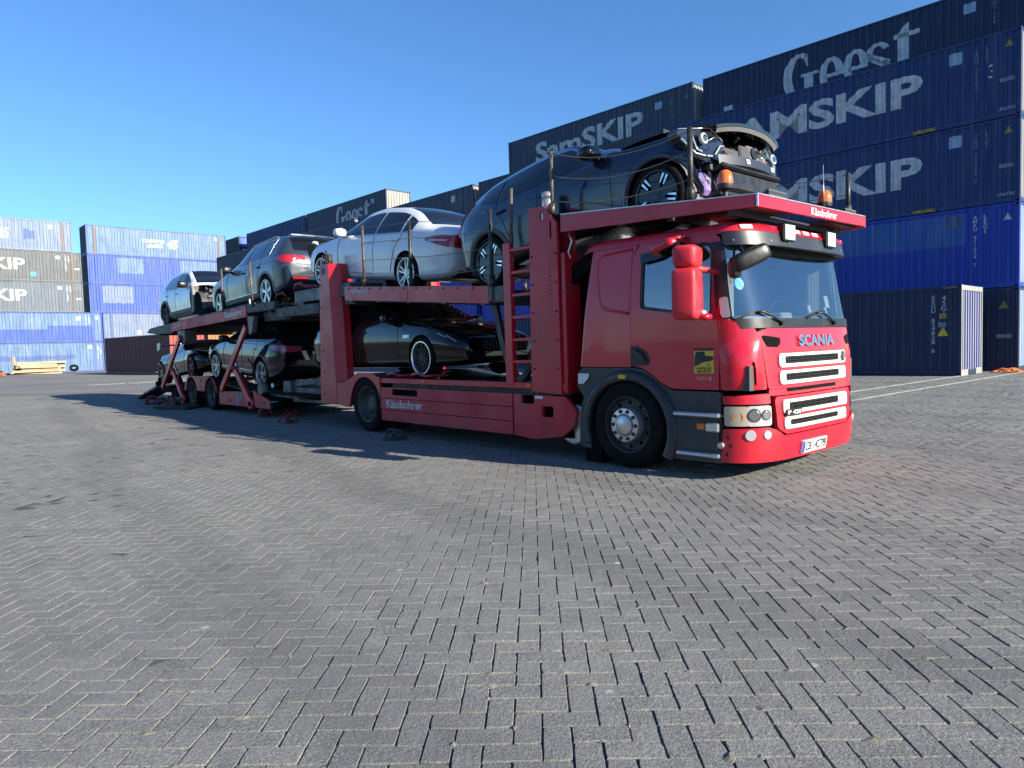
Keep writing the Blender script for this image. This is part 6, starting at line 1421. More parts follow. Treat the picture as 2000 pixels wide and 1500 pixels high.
def arch_lip(B_, xa, za, R_, mt, parent, w=.05, proud=.014, a0=-12, a1=192, name='arch_cladding', zmin=None):
    for sg in (-1, 1):
        A = []
        for t in np.linspace(a0, a1, 26):
            row = []
            for r_, p in ((R_-.004, -.03), (R_-.002, proud*.7), (R_+w*.5, proud), (R_+w, proud*.6), (R_+w+.006, -.004)):
                x, z = xa+r_*math.cos(R(t)), za+r_*math.sin(R(t)); z_ = max(z, B_.fn[0](min(max(x, B_.x0), B_.x1))+.01); row.append((x, sg*(B_.y(min(max(x, B_.x0+.01), B_.x1-.01), z_)+p), z))
            A.append(row)
        mb = MB(); mb.grid(A, 0, True); mb.build(name, mt, parent, fix=False)
def car_mirror(B_, x, z, mt, parent, sg, size=(.09, .11, .075)):
    y = sg*(B_.y(x, z)+.10); mb = MB(); blob(mb, (x-.02, y+sg*.03, z+.05), size[0], size[1], size[2], 0, .6, 18, 10); o = mb.build('door_mirror', mt, parent, smooth_angle=60)
    mb = MB(); mb.bar((x, sg*(B_.y(x, z)-.02), z-.01), (x-.01, y, z+.01), .06, .04, bev=.01); mb.build('mirror_foot', M['black'], o)
def handle(B_, x, z, mt, parent):
    for sg in (-1, 1):
        mb = MB(); y = sg*(B_.y(x, z)+.016); mb.tube([(x-.10, y-sg*.014, z), (x-.08, y, z+.003), (x+.06, y, z+.003), (x+.09, y-sg*.014, z)], .013, 8); mb.build('door_handle', mt, parent)
def windscreen(B_, x0, x1, f0, f1, mt, name, parent, off=.006, n_=12):
    """glass between cowl x0 and header x1, to the fraction f of the rail width"""
    mb = MB(); A = []
    for i in range(n_+1):
        x = x0+(x1-x0)*i/n_; w = B_.fn[5](x)*(f0+(f1-f0)*i/n_); A.append([(x, w*(j/8-1), B_.top(x, w*(j/8-1))+off) for j in range(17)])
    mb.grid(A, 0, True); return mb.build(name, mt, parent, fix=False)
def cpaint_car(name, col, metal=.3, rough=.3): return mat(name, col, rough, metal=metal, coat=.7, noise=.03, nscale=2, dirt=tuple(c*.7+.05 for c in col), dirt_amt=.12, dirt_scale=2.5)
def place_car(name, label, xf, zf, xr_, zr, r_, faces_plus, dz=0.0):
    """wheel centres (truck frame) -> root with pitch; car +x is its nose"""
    e = empty(name); tag(e, label, 'car', 'cars loaded on the transporter')
    mx, mz = (xf+xr_)/2, (zf+zr)/2-r_; dx, dzz = xf-xr_, zf-zr; pit = math.atan2(dzz, abs(dx)); wb = math.hypot(dx, dzz)
    hz = T.rotation_euler.z+(0 if dx > 0 else math.pi)
    p = on_ground(mx, 1.235); nrm = Vector((-math.sin(pit)*math.cos(hz), -math.sin(pit)*math.sin(hz), math.cos(pit)))
    c = Vector((*p, (zf+zr)/2)) - nrm*r_
    e.location = c; e.rotation_mode = 'XYZ'; e.rotation_euler = (0, -pit, hz); return e, wb
def detail_side(B_, body, doors, handles, hz_, hmt, sills=None):
    for pts in doors: line_on_side(B_, pts, body, .0055)
    for x, z in handles: handle(B_, x, z, hmt, body)
# ------------------------------------------------------------------ white saloon, top deck
P_white = cpaint_car('white_car_paint', (.80, .83, .86), 0, .3)
car, wb = place_car('white_saloon', 'white four-door saloon with red tail lamp, on the middle of the upper deck', -7.72, 2.94, -4.82, 2.63, .325, False)
a = wb/2
K = [(-2.52, .45, .70, .86, .66, .90, .60, .96), (-2.46, .32, .80, .92, .74, .98, .68, 1.03), (-2.25, .25, .88, .98, .82, 1.035, .74, 1.07), (-1.95, .22, .91, 1.0, .85, 1.06, .74, 1.11), (-1.75, .21, .92, 1.0, .86, 1.13, .70, 1.17), (-1.3, .2, .925, .99, .87, 1.32, .60, 1.385), (-.9, .2, .925, .975, .88, 1.40, .575, 1.465), (-.4, .2, .925, .96, .885, 1.42, .575, 1.485), (.1, .2, .925, .945, .885, 1.37, .59, 1.43), (.5, .2, .925, .93, .885, 1.20, .66, 1.255), (.9, .2, .92, .915, .88, 1.0, .76, 1.03), (1.05, .2, .92, .90, .87, .95, .78, .985), (1.6, .21, .91, .84, .85, .88, .74, .92), (2.0, .25, .86, .74, .80, .77, .70, .82), (2.17, .30, .76, .66, .72, .69, .62, .73), (2.22, .36, .68, .60, .64, .63, .56, .66)]
B_ = Body(K); body = body_mesh(B_, .36, [(a, .325), (-a, .325)], 'body', P_white, car)
g1 = lambda x: .955+.012*(.4-x)
def gl(x0, z0, x1, z1): return lambda x: z0+(z1-z0)*(x-x0)/(x1-x0)
tr = lambda x: B_.fn[4](x)-.045
side_patch(B_, (-.42, .72), lambda x: g1(x)+.012, lambda x: max(g1(x)+.016, tr(x)-.01), M['carglass'], 'front_window', body)
side_patch(B_, (-1.22, -.48), lambda x: g1(x)+.012, lambda x: tr(x)-.01, M['carglass'], 'rear_window', body)
side_patch(B_, (-1.55, -1.27), lambda x: g1(x)+.012+max(0, -1.3-x)*.1, lambda x: max(g1(x)+.03, tr(x)-.02), M['carglass'], 'quarter_window', body)
side_patch(B_, (-1.60, .80), lambda x: g1(x)-.006, lambda x: g1(x)+.012, M['chrome'], 'window_trim', body, .006, m_=2)
windscreen(B_, .88, .15, .93, .93, M['carglass'], 'windscreen', body); windscreen(B_, -1.86, -1.02, .92, .90, M['carglass'], 'back_window', body)
detail_side(B_, body, [[(.78, .95), (.80, .70), (.78, .33), (-.42, .30)], [(-.44, 1.36), (-.45, .9), (-.45, .33)], [(-1.27, 1.28), (-1.30, .95), (-1.12, .72), (-1.02, .45), (-.98, .31)], [(2.1, .70), (1.4, .87), (.85, .96)]], [(-.28, .83), (-1.12, .85)], 0, P_white)
side_patch(B_, (-1.0, 1.02), lambda x: .415, lambda x: .44, P_white, 'rubbing_strip', body, .012, m_=2, thick=.012)
tl = rpoly([(.40, .90), (.62, .93), (.83, .905), (.83, .74), (.46, .715), (.40, .76)], .03)
end_patch(B_, tl, -1, M['tail'], 'tail_lamp', body, .01, .02, True)
for sg in (-1, 1):
    mb = MB(); A = []
    for i in range(13):
        x = -2.46+.50*i/12; u = i/12; za, zb2 = .73+.11*u, .915+.02*u-.06*u*u; A.append([(x, sg*(B_.y(x, za+(zb2-za)*j/4)+.008), za+(zb2-za)*j/4) for j in range(5)])
    mb.grid(A); o = mb.build('tail_lamp', M['tail'], body, fix=False)
    mb = MB(); A = [[(x, sg*(B_.y(x, z)+.011), z) for z in (.825, .85)] for x in np.linspace(-2.42, -2.05, 8)]; mb.grid(A); mb.build('lamp_strip', M['lens'], o, fix=False)
end_patch(B_, rrect(-.26, .26, .60, .73, .02), -1, M['black'], 'plate_recess', body, .004); end_patch(B_, rpoly([(-.68, .27), (.68, .27), (.60, .38), (-.60, .38)], .02), -1, M['black'], 'rear_diffuser', body, .008)
for sg in (-1, 1): car_mirror(B_, .62, .97, P_white, body, sg)
wp = wheel_proto(.325, .235, .235, 'twin5', M['silver'], M['dsteel'])
for x in (a, -a):
    for sg in (-1, 1): put_wheel(car, wp, x, sg*.80, .325, sg > 0)
# knocked-in nose: lamp and grille hanging out
mb = MB(); mb.box(2.12, 2.24, -.62, .62, .36, .70, 0, .03); mb.bar((2.15, .45, .62), (2.35, .62, .92), .12, .05); mb.bar((2.15, .62, .40), (2.30, .72, .85), .05, .2); mb.bar((2.2, .66, .3), (2.38, .62, .5), .08, .04); mb.build('broken_front', M['black'], body)
mb = MB(); blob(mb, (2.30, .62, .88), .04, .07, .05, 0, .7); mb.build('hanging_headlight', M['lens'], body, smooth_angle=60)
# ------------------------------------------------------------------ grey SUV
def suv_K(L0, L1, H_, w=.94, zb=.24, hood=1.06, beltz=1.08, rear='upright'):
    return [(L0, .62, .70, .98, .66, 1.02, .60, 1.06), (L0+.06, .40, .83, 1.06, .78, 1.12, .70, 1.18), (L0+.25, zb+.06, .91, beltz+.05, .86, 1.36, .66, 1.42), (L0+.45, zb, .935, beltz+.06, .88, H_-.13, .60, H_-.07), (L0+.75, zb, w, beltz+.05, .89, H_-.07, .585, H_-.015), (-.6, zb, w, beltz+.02, .895, H_-.045, .59, H_), (0, zb, w, beltz-.01, .895, H_-.09, .60, H_-.035), (.45, zb, w, beltz-.03, .895, H_-.32, .66, H_-.26), (.85, zb, w, hood+.0, .885, hood+.09, .75, hood+.13), (1.0, zb, w, hood-.03, .885, hood+.02, .77, hood+.06), (1.5, zb+.02, .925, hood-.09, .87, hood-.05, .76, hood-.01), (L1-.25, zb+.06, .88, hood-.19, .83, hood-.16, .72, hood-.11), (L1-.06, .36, .78, hood-.34, .74, hood-.30, .66, hood-.24), (L1, .45, .68, hood-.42, .64, hood-.38, .58, hood-.33)]
P_grey = cpaint_car('grey_metallic_car_paint', (.030, .040, .062), .2, .3)
M['clad'] = mat('grey_cladding', (.10, .10, .10), .55, noise=.15); M['lipgrey'] = mat('light_grey_lip', (.22, .225, .23), .4, noise=.1)
car, wb = place_car('grey_suv', 'grey SUV with red tail lamps facing left on the trailer upper deck', -13.12, 2.615, -10.32, 2.725, .365, False)
a = wb/2; K = suv_K(-2.28, 2.30, 1.64); B_ = Body(K); body = body_mesh(B_, .41, [(a, .365), (-a, .365)], 'body', P_grey, car)
bl = lambda x: 1.075-.012*x
tr = lambda x: B_.fn[4](x)-.03
side_patch(B_, (-.32, .66), lambda x: bl(x)+.03, lambda x: max(bl(x)+.035, tr(x)-.02), M['carglass'], 'front_window', body); side_patch(B_, (-1.12, -.38), lambda x: bl(x)+.03, lambda x: tr(x)-.02, M['carglass'], 'rear_window', body); side_patch(B_, (-1.56, -1.18), lambda x: bl(x)+.03+max(0, -1.2-x)*.08, lambda x: tr(x)-.03, M['carglass'], 'quarter_window', body)
side_patch(B_, (-1.62, .74), lambda x: bl(x)+.012, lambda x: bl(x)+.03, M['chrome'], 'window_trim', body, .006, m_=2)
side_patch(B_, (-1.60, .30), lambda x: tr(x)-.018, lambda x: tr(x)-.002, M['chrome'], 'window_trim', body, .006, m_=2)
line_on_side(B_, [(-1.62, 1.10), (-1.60, 1.3), (-1.585, tr(-1.585)-.01)], body, .009, 'window_trim', M['chrome'])
windscreen(B_, .90, .08, .92, .93, M['carglass'], 'windscreen', body)
detail_side(B_, body, [[(.78, 1.05), (.82, .8), (.80, .40), (-.3, .37)], [(-.34, tr(-.34)), (-.35, 1.0), (-.35, .40)], [(-1.16, tr(-1.16)), (-1.2, 1.05), (-1.05, .82), (-.95, .5), (-.92, .38)]], [(-.2, .93), (-1.08, .95)], 0, M['black'])
line_on_side(B_, [(2.0, .80), (.9, .96), (-.5, .99), (-1.9, 1.0)], body, .006, 'crease_line', P_grey)
arch_lip(B_, a, .365, .41, M['lipgrey'], body, .05); arch_lip(B_, -a, .365, .41, M['lipgrey'], body, .05)
side_patch(B_, (-.98, .98), lambda x: .30, lambda x: .40, M['clad'], 'sill', body, .012, m_=2, thick=.012); side_patch(B_, (-.95, .95), lambda x: .405, lambda x: .425, M['silver'], 'sill_trim', body, .02, m_=2, thick=.015)
end_patch(B_, rpoly([(-.60, 1.20), (.60, 1.20), (.53, 1.50), (-.53, 1.50)], .06), -1, M['carglass'], 'back_window', body, .012, .014)
mb = MB(); mb.plate(rpoly([(-.56, 0), (.56, 0), (.50, .16), (-.50, .16)], .03), [], lambda a_, b, d: (B_.end(a_*.98, 1.52, -1)-.10+b, a_, 1.585+b*.1-d), 0, .03, 0, [-.3, 0, .3]); mb.build('roof_spoiler', P_grey, body)
tl = rpoly([(.38, 1.05), (.52, 1.075), (.84, 1.075), (.84, .92), (.72, .90), (.62, .965), (.38, .985)], .02)
end_patch(B_, tl, -1, M['tail'], 'tail_lamp', body, .012, .02, True)
for sg in (-1, 1):
    mb = MB(); A = []
    for i in range(9): x = -2.2+.26*i/8; u = i/8; za, zb2 = .925+.08*u, 1.08-.01*u; A.append([(x, sg*(B_.y(x, za+(zb2-za)*j/4)+.008), za+(zb2-za)*j/4) for j in range(5)])
    mb.grid(A); mb.build('tail_lamp', M['tail'], body, fix=False)
end_patch(B_, rrect(-.58, .58, .885, .905, .006), -1, M['lipgrey'], 'tailgate_strip', body, .016, .012); end_text(B_, 'Q5', .42, .77, .12, .06, -1, M['chrome'], body)
line_pts = [(-.66, .68), (-.62, .62), (.62, .62), (.66, .68)]
end_patch(B_, [(-.64, .645), (.64, .645), (.64, .653), (-.64, .653)], -1, M['black'], 'tailgate_gap', body, .003, .004)
end_patch(B_, rrect(.34, .74, .55, .60, .02), -1, M['tail'], 'bumper_reflector', body, .012, .012, True)
end_patch(B_, rpoly([(-.62, .30), (.62, .30), (.70, .42), (-.70, .42)], .03), -1, M['clad'], 'rear_diffuser', body, .012); end_patch(B_, rpoly([(-.56, .43), (-.34, .40), (.34, .40), (.56, .43), (.56, .45), (-.56, .45)], .01), -1, M['silver'], 'skid_trim', body, .02)
for sg in (-1, 1): car_mirror(B_, .62, 1.07, M['black'], body, sg, (.10, .12, .085))
mb = MB()
for sg in (-1, 1): mb.tube([(-1.45, sg*.56, B_.top(-1.45, .56)-.01), (-1.35, sg*.57, B_.top(-1.35, .57)+.03), (-.1, sg*.58, B_.top(-.1, .58)+.03), (.05, sg*.58, B_.top(.05, .58)-.01)], .014, 8)
mb.build('roof_rails', M['silver'], body)
wp = wheel_proto(.365, .245, .265, 'star5', M['silver'], M['dsteel'], M['black'])
for x in (a, -a):
    for sg in (-1, 1): put_wheel(car, wp, x, sg*.81, .365, sg > 0)
# ------------------------------------------------------------------ dark SUV on the lower trailer deck
P_blk = mat('black_metallic_car_paint', (.007, .008, .011), .10, coat=.35, spec=.4); P_gloss = mat('gloss_black_car_paint', (.003, .003, .0035), .06, coat=.3, spec=.4)
car, wb = place_car('black_suv', 'black SUV with pink-red tail lamps on the trailer lower deck', -13.66, 1.09, -10.82, .905, .36, False)
a = wb/2; K = suv_K(-2.30, 2.28, 1.62, .93, .24, 1.02, 1.04); B_ = Body(K); body = body_mesh(B_, .40, [(a, .36), (-a, .36)], 'body', P_blk, car)
bl = lambda x: 1.04-.01*x
tr = lambda x: B_.fn[4](x)-.03
side_patch(B_, (-.32, .66), lambda x: bl(x)+.03, lambda x: max(bl(x)+.035, tr(x)-.02), M['carglass'], 'front_window', body); side_patch(B_, (-1.12, -.38), lambda x: bl(x)+.03, lambda x: tr(x)-.02, M['carglass'], 'rear_window', body); side_patch(B_, (-1.56, -1.18), lambda x: bl(x)+.03+max(0, -1.2-x)*.08, lambda x: tr(x)-.03, M['carglass'], 'quarter_window', body)
side_patch(B_, (-1.62, .74), lambda x: bl(x)+.012, lambda x: bl(x)+.028, M['silver'], 'window_trim', body, .006, m_=2); windscreen(B_, .90, .08, .92, .93, M['carglass'], 'windscreen', body)
detail_side(B_, body, [[(.78, 1.02), (.82, .8), (.80, .40), (-.3, .37)], [(-.34, tr(-.34)), (-.35, 1.0), (-.35, .40)], [(-1.16, tr(-1.16)), (-1.2, 1.0), (-1.05, .82), (-.95, .5), (-.92, .38)]], [(-.2, .90), (-1.08, .92)], 0, M['silver'])
arch_lip(B_, a, .36, .40, P_blk, body, .05); arch_lip(B_, -a, .36, .40, P_blk, body, .05); side_patch(B_, (-.95, .95), lambda x: .40, lambda x: .425, M['silver'], 'sill_trim', body, .014, m_=2, thick=.015)
end_patch(B_, rpoly([(-.60, 1.17), (.60, 1.17), (.53, 1.48), (-.53, 1.48)], .06), -1, M['carglass'], 'back_window', body, .012, .014)
M['tailpink'] = mat('dusty_tail_lens', (.40, .045, .10), .15, coat=1)
end_patch(B_, rpoly([(.34, 1.03), (.83, 1.06), (.83, .92), (.60, .90), (.36, .93)], .03), -1, M['tailpink'], 'tail_lamp', body, .012, .02, True)
for sg in (-1, 1):
    mb = MB(); A = []
    for i in range(9): x = -2.2+.22*i/8; u = i/8; za, zb2 = .925+.05*u, 1.06-.02*u; A.append([(x, sg*(B_.y(x, za+(zb2-za)*j/4)+.008), za+(zb2-za)*j/4) for j in range(5)])
    mb.grid(A); mb.build('tail_lamp', M['tailpink'], body, fix=False)
end_patch(B_, rpoly([(.25, .93), (.36, .93), (.26, .72), (.16, .72)], .01), -1, M['silver'], 'plate_surround', body, .02); end_patch(B_, rrect(.0, .09, .86, .92, .01), -1, M['chrome'], 'tailgate_badge', body, .02)
end_patch(B_, [(-.64, .60), (.64, .60), (.64, .608), (-.64, .608)], -1, M['lipgrey'], 'tailgate_gap', body, .008, .004); end_patch(B_, rpoly([(-.66, .30), (.66, .30), (.72, .40), (-.72, .40)], .03), -1, M['black'], 'rear_diffuser', body, .012)
for sg in (-1, 1): car_mirror(B_, .62, 1.05, P_blk, body, sg, (.10, .12, .085))
wp = wheel_proto(.36, .245, .265, 'y5', M['silver'], M['black'], M['black'])
for x in (a, -a):
    for sg in (-1, 1): put_wheel(car, wp, x, sg*.80, .36, sg > 0)
# ------------------------------------------------------------------ gloss black saloon on the truck's lower deck
car, wb = place_car('black_saloon', 'gloss black saloon with black mesh wheels on the truck lower deck', -4.45, 1.245, -7.40, 1.215, .335, True)
a = wb/2
K = [(-2.52, .45, .70, .86, .66, .90, .60, .95), (-2.46, .32, .80, .92, .74, .97, .68, 1.01), (-2.2, .22, .89, .96, .83, 1.01, .74, 1.05), (-1.9, .2, .92, .98, .85, 1.05, .73, 1.09), (-1.3, .18, .93, .97, .87, 1.28, .60, 1.34), (-.9, .18, .93, .955, .88, 1.37, .575, 1.43), (-.4, .18, .93, .94, .885, 1.39, .575, 1.452), (.1, .18, .93, .93, .885, 1.34, .59, 1.40), (.5, .18, .93, .915, .885, 1.17, .66, 1.225), (.9, .18, .925, .90, .88, .98, .76, 1.01), (1.05, .18, .925, .885, .87, .93, .78, .965), (1.6, .18, .925, .82, .86, .865, .75, .905), (2.0, .20, .89, .73, .82, .77, .71, .82), (2.25, .22, .82, .64, .75, .68, .66, .73), (2.40, .25, .72, .58, .67, .61, .6, .655), (2.45, .30, .64, .52, .60, .56, .54, .60)]
B_ = Body(K); body = body_mesh(B_, .37, [(a, .335), (-a, .335)], 'body', P_gloss, car)
g1 = lambda x: .945+.012*(.4-x)
tr = lambda x: B_.fn[4](x)-.04
side_patch(B_, (-.42, .72), lambda x: g1(x)+.012, lambda x: max(g1(x)+.016, tr(x)-.01), M['carglass'], 'front_window', body); side_patch(B_, (-1.22, -.48), lambda x: g1(x)+.012, lambda x: tr(x)-.01, M['carglass'], 'rear_window', body); side_patch(B_, (-1.55, -1.27), lambda x: g1(x)+.014+max(0, -1.3-x)*.1, lambda x: max(g1(x)+.03, tr(x)-.02), M['carglass'], 'quarter_window', body)
windscreen(B_, .88, .15, .93, .93, M['carglass'], 'windscreen', body); windscreen(B_, -1.86, -1.02, .92, .90, M['carglass'], 'back_window', body)
detail_side(B_, body, [[(.78, .94), (.82, .70), (.80, .33), (-.42, .30)], [(-.44, 1.33), (-.45, .9), (-.45, .33)], [(-1.27, 1.25), (-1.30, .95), (-1.12, .72), (-1.02, .45), (-.98, .31)], [(2.2, .66), (1.5, .86), (.9, .95)]], [(-.28, .80), (-1.12, .82)], 0, P_gloss)
side_patch(B_, (-.95, 1.0), lambda x: .20, lambda x: .27, P_gloss, 'side_skirt', body, .02, m_=3, thick=.02)
for sg in (-1, 1):
    # swept headlamp wrapping on to the wing, side gill
    mb = MB(); A = []
    for i in range(15):
        x = 1.84+.54*i/14; u = i/14; zc2 = B_.fn[2](x); za, zb2 = zc2-.10-.02*u, zc2-.005-.05*(1-u)*(1-u); A.append([(x, sg*(B_.y(x, za+(zb2-za)*j/5)+.006), za+(zb2-za)*j/5) for j in range(6)])
    mb.grid(A); hl_ = mb.build('headlamp', M['carglass'], body, fix=False)
    for q in (.35, .7): mb = MB(); i = int(14*q); mb.tube([(A[k][2][0], A[k][2][1]+sg*.004, A[k][3][2]-.008*(k-i)) for k in range(max(0, i-3), min(15, i+3))], .007, 5); mb.build('lamp_strip', M['lens'], hl_)
    mb = MB(); A = [[(x, sg*(B_.y(x, z)+.007), z) for z in (.66+.03*(x-1.0), .72)] for x in np.linspace(.98, 1.16, 5)]; mb.grid(A); mb.build('side_gill', M['silver'], body, fix=False); car_mirror(B_, .62, .96, P_gloss, body, sg)
end_patch(B_, rpoly([(-.48, .40), (.48, .40), (.52, .60), (-.52, .60)], .06), 1, M['blackmat'], 'grille', body, .012, .02)
mb = MB()
for k in range(15): y = -.44+.88*k/14; x = B_.end(y, .5, 1)+.02; mb.box(x-.01, x+.008, y-.006, y+.006, .42, .58)
mb.build('grille_bars', M['dsteel'], body); mb = MB(); x = B_.end(0, .5, 1)+.03; mb.cyl((x, 0, .5), (x+.02, 0, .5), .085, 24); mb.build('grille_badge', M['chrome'], body)
end_patch(B_, rpoly([(-.62, .235), (.62, .235), (.60, .33), (-.60, .33)], .02), 1, M['blackmat'], 'lower_intake', body, .01); end_patch(B_, rpoly([(.50, .28), (.70, .30), (.74, .42), (.56, .40)], .02), 1, M['blackmat'], 'side_intake', body, .008, .012, True)
M['rimedge'] = mat('polished_rim_edge', (.75, .75, .76), .2, metal=.9)
wp = wheel_proto(.335, .255, .255, 'mesh', M['rimedge'], M['black'], M['dsteel'], 2)
for x in (a, -a):
    for sg in (-1, 1): put_wheel(car, wp, x, sg*.805, .335, sg > 0)
# ------------------------------------------------------------------ black sports car at the trailer tail
car, wb = place_car('black_sports_car', 'wrecked black sports car with dark red wheels and large rear wing at the trailer tail', -15.50, 1.055, -18.22, .855, .33, True)
a = wb/2
K = [(-2.08, .42, .66, .60, .62, .63, .56, .66), (-2.02, .34, .76, .66, .72, .70, .64, .74), (-1.75, .24, .86, .78, .80, .80, .70, .82), (-1.36, .18, .965, .86, .86, .86, .70, .86), (-1.0, .17, .95, .84, .86, .93, .66, .955), (-.55, .16, .93, .82, .86, 1.10, .58, 1.15), (-.1, .16, .925, .81, .86, 1.17, .55, 1.225), (.35, .16, .925, .80, .86, 1.08, .57, 1.13), (.75, .16, .93, .80, .86, .90, .66, .93), (.95, .16, .94, .80, .87, .84, .70, .86), (1.36, .17, .97, .80, .89, .81, .74, .80), (1.7, .2, .92, .70, .85, .72, .72, .73), (1.98, .26, .80, .58, .74, .60, .64, .62), (2.05, .32, .70, .52, .66, .54, .58, .55)]
B_ = Body(K); body = body_mesh(B_, .375, [(a, .33), (-a, .33)], 'body', P_gloss, car)
g1 = lambda x: .825
tr = lambda x: B_.fn[4](x)-.03
side_patch(B_, (-.75, .52), lambda x: g1(x)+.015, lambda x: max(g1(x)+.02, tr(x)-.01), M['carglass'], 'side_window', body); windscreen(B_, .78, .10, .93, .93, M['carglass'], 'windscreen', body); windscreen(B_, -1.15, -.45, .9, .9, M['carglass'], 'back_window', body)
detail_side(B_, body, [[(.72, .82), (.78, .55), (.7, .27), (-.55, .27), (-.78, .5), (-.72, .83)]], [(-.5, .72)], 0, P_gloss)
side_patch(B_, (-.9, .9), lambda x: .17, lambda x: .23, M['blackmat'], 'side_skirt', body, .03, m_=2, thick=.03); side_patch(B_, (-.25, .35), lambda x: .42, lambda x: .48, M['tail'], 'red_stripe', body, .004, m_=2)
mb = MB(); A = [[(-1.62+b, y, 1.20-.10*b+.03*math.sin(b*12)) for b in np.linspace(0, .26, 6)] for y in np.linspace(-.92, .92, 12)]; mb.grid(A); mb.grid([[(p[0], p[1], p[2]-.02) for p in r_] for r_ in A]); wing = mb.build('rear_wing', M['black'], car, smooth_angle=50)
for sg in (-1, 1):
    mb = MB(); mb.plate(rpoly([(-1.70, 1.02), (-1.42, 1.06), (-1.34, 1.26), (-1.68, 1.26)], .04), [], lambda p, q, d: (p, sg*(.92+d), q), 0, .012, 0); mb.build('end_plate', M['cream'], wing); mb = MB(); mb.bar((-1.5, sg*.35, .80), (-1.5, sg*.33, 1.17), .03, .14, upv=(1, 0, 0)); mb.build('wing_strut', M['tail'], wing)
mb = MB(); mb.box(-1.62, -1.5, -.25, .25, .98, 1.05, 0, .02); mb.build('high_brake_lamp', M['tail'], car)
# smashed tail: torn bumper, bare bright metal, broken lamp
rr = random.Random(11); mb = MB(); mb.bar((-2.22, -.80, .50), (-2.28, .75, .50), .12, .12, bev=.03); mb.box(-2.2, -2.05, -.6, .7, .52, .60, 0, .02); mb.build('torn_bumper', P_gloss, car)
for k in range(16):
    mb = MB(); y = -.82+rr.uniform(0, .75); z = .26+rr.uniform(0, .3); x = -2.0-rr.uniform(0, .13); mb.bar((x, y, z), (x+rr.uniform(-.08, .1), y+rr.uniform(-.16, .16), z+rr.uniform(-.14, .12)), rr.uniform(.015, .06), rr.uniform(.01, .05)); mb.build('torn_metal', [M['chrome'], M['silver'], M['dsteel']][k % 3], car)
mb = MB(); 
for k in range(7): mb.box(-2.17, -2.14, .10+.05*k, .125+.05*k, .50, .68)
mb.build('vent_bars', M['lens'], car); mb = MB(); blob(mb, (-1.93, -.80, .62), .06, .05, .06, 0, .7); mb.build('tail_lamp', M['tail'], car, smooth_angle=60)
M['redrim'] = mat('dark_red_rim', (.16, .012, .022), .35, coat=.5)
wp = wheel_proto(.33, .27, .25, 'six', M['redrim'], M['redrim'], M['redrim'])
for x in (a, -a):
    for sg in (-1, 1): put_wheel(car, wp, x, sg*.83, .33, sg > 0)
# ------------------------------------------------------------------ white SUV without its front corner
car, wb = place_car('white_suv', 'white SUV with its front corner torn off, at the tail of the trailer upper deck', -14.92, 2.60, -17.60, 2.53, .36, True)
a = wb/2; K0 = suv_K(-2.2, 2.2, 1.64, .93, .26, 1.04, 1.04); K = [k for k in K0 if k[0] <= .95]; K.append((.93, .26, .93, 1.02, .885, 1.06, .76, 1.09)); K = [k for k in K if k[0] not in (1.0,)]
B_ = Body(K); body = body_mesh(B_, .405, [(-a, .36)], 'body', P_white, car, capmat=M['engine'])
bl = lambda x: 1.05-.04*(x+1.4)*-.6
bl = lambda x: 1.075+.02*x*-1
tr = lambda x: B_.fn[4](x)-.03
side_patch(B_, (-.32, .62), lambda x: bl(x)+.02, lambda x: max(bl(x)+.025, tr(x)-.02), M['carglass'], 'front_window', body); side_patch(B_, (-1.1, -.38), lambda x: bl(x)+.02, lambda x: tr(x)-.02, M['carglass'], 'rear_window', body); side_patch(B_, (-1.5, -1.16), lambda x: bl(x)+.02+max(0, -1.2-x)*.25, lambda x: tr(x)-.04, M['carglass'], 'quarter_window', body)
windscreen(B_, .86, .08, .92, .93, M['carglass'], 'windscreen', body)
detail_side(B_, body, [[(-.34, tr(-.34)), (-.35, 1.0), (-.35, .45)], [(-1.14, tr(-1.14)), (-1.18, 1.05), (-1.05, .82), (-.95, .5)]], [(-.2, .93), (-1.05, .95)], 0, M['silver'])
arch_lip(B_, -a, .36, .40, M['clad'], body, .08, .016); side_patch(B_, (-.92, .90), lambda x: .27, lambda x: .46-.03*x*0, M['clad'], 'sill_cladding', body, .014, m_=3, thick=.014)
for sg in (-1, 1): car_mirror(B_, .58, 1.07, M['black'], body, sg, (.10, .13, .09))
mb = MB(); A = []
for i in range(9):
    x = .90+1.0*i/8; A.append([(x, y, 1.11-.17*(i/8)**1.7-.05*(abs(y)/.75)**2+.05*math.exp(-((y+.35)/.15)**2)*(i/8)) for y in np.linspace(-.52+.15*(1-i/8)*-1, .76, 12)])
mb.grid(A); mb.grid([[(p[0], p[1], p[2]-.025) for p in r_] for r_ in A]); mb.build('bonnet', P_white, car, smooth_angle=60)
mb = MB(); A = [[(.96+.05+.42*math.cos(R(t))*.9+.30, y, .40+.45*math.sin(R(t))) for y in (-.86, -.42)] for t in np.arange(0, 200, 14)]; mb.grid(A, 0, True); mb.plate([(.95, .3), (1.75, .3), (1.75, .9), (.95, 1.0)], [], lambda p, q, d: (p, -.42+d, q), 0, .05, 0); mb.build('wheel_liner', M['engine'], car)
mb = MB(); mb.box(.94, 1.7, -.40, .75, .30, .92, 0, .05); mb.box(1.65, 1.85, -.35, .75, .35, .7, 0, .03); mb.build('engine_block', M['engine'], car); mb = MB(); mb.box(.2, 1.6, -.5, .6, .12, .34, 0, .04); mb.build('underbody', M['blackmat'], car)
mb = MB(); mb.plate(rpoly([(.92, .34), (1.06, .34), (1.10, .9), (1.0, 1.08), (.92, 1.1)], .03), [], lambda p, q, d: (p, -.90+d, q), 0, .05, 0); mb.build('bare_pillar', M['lipgrey'], car)
rr = random.Random(4)
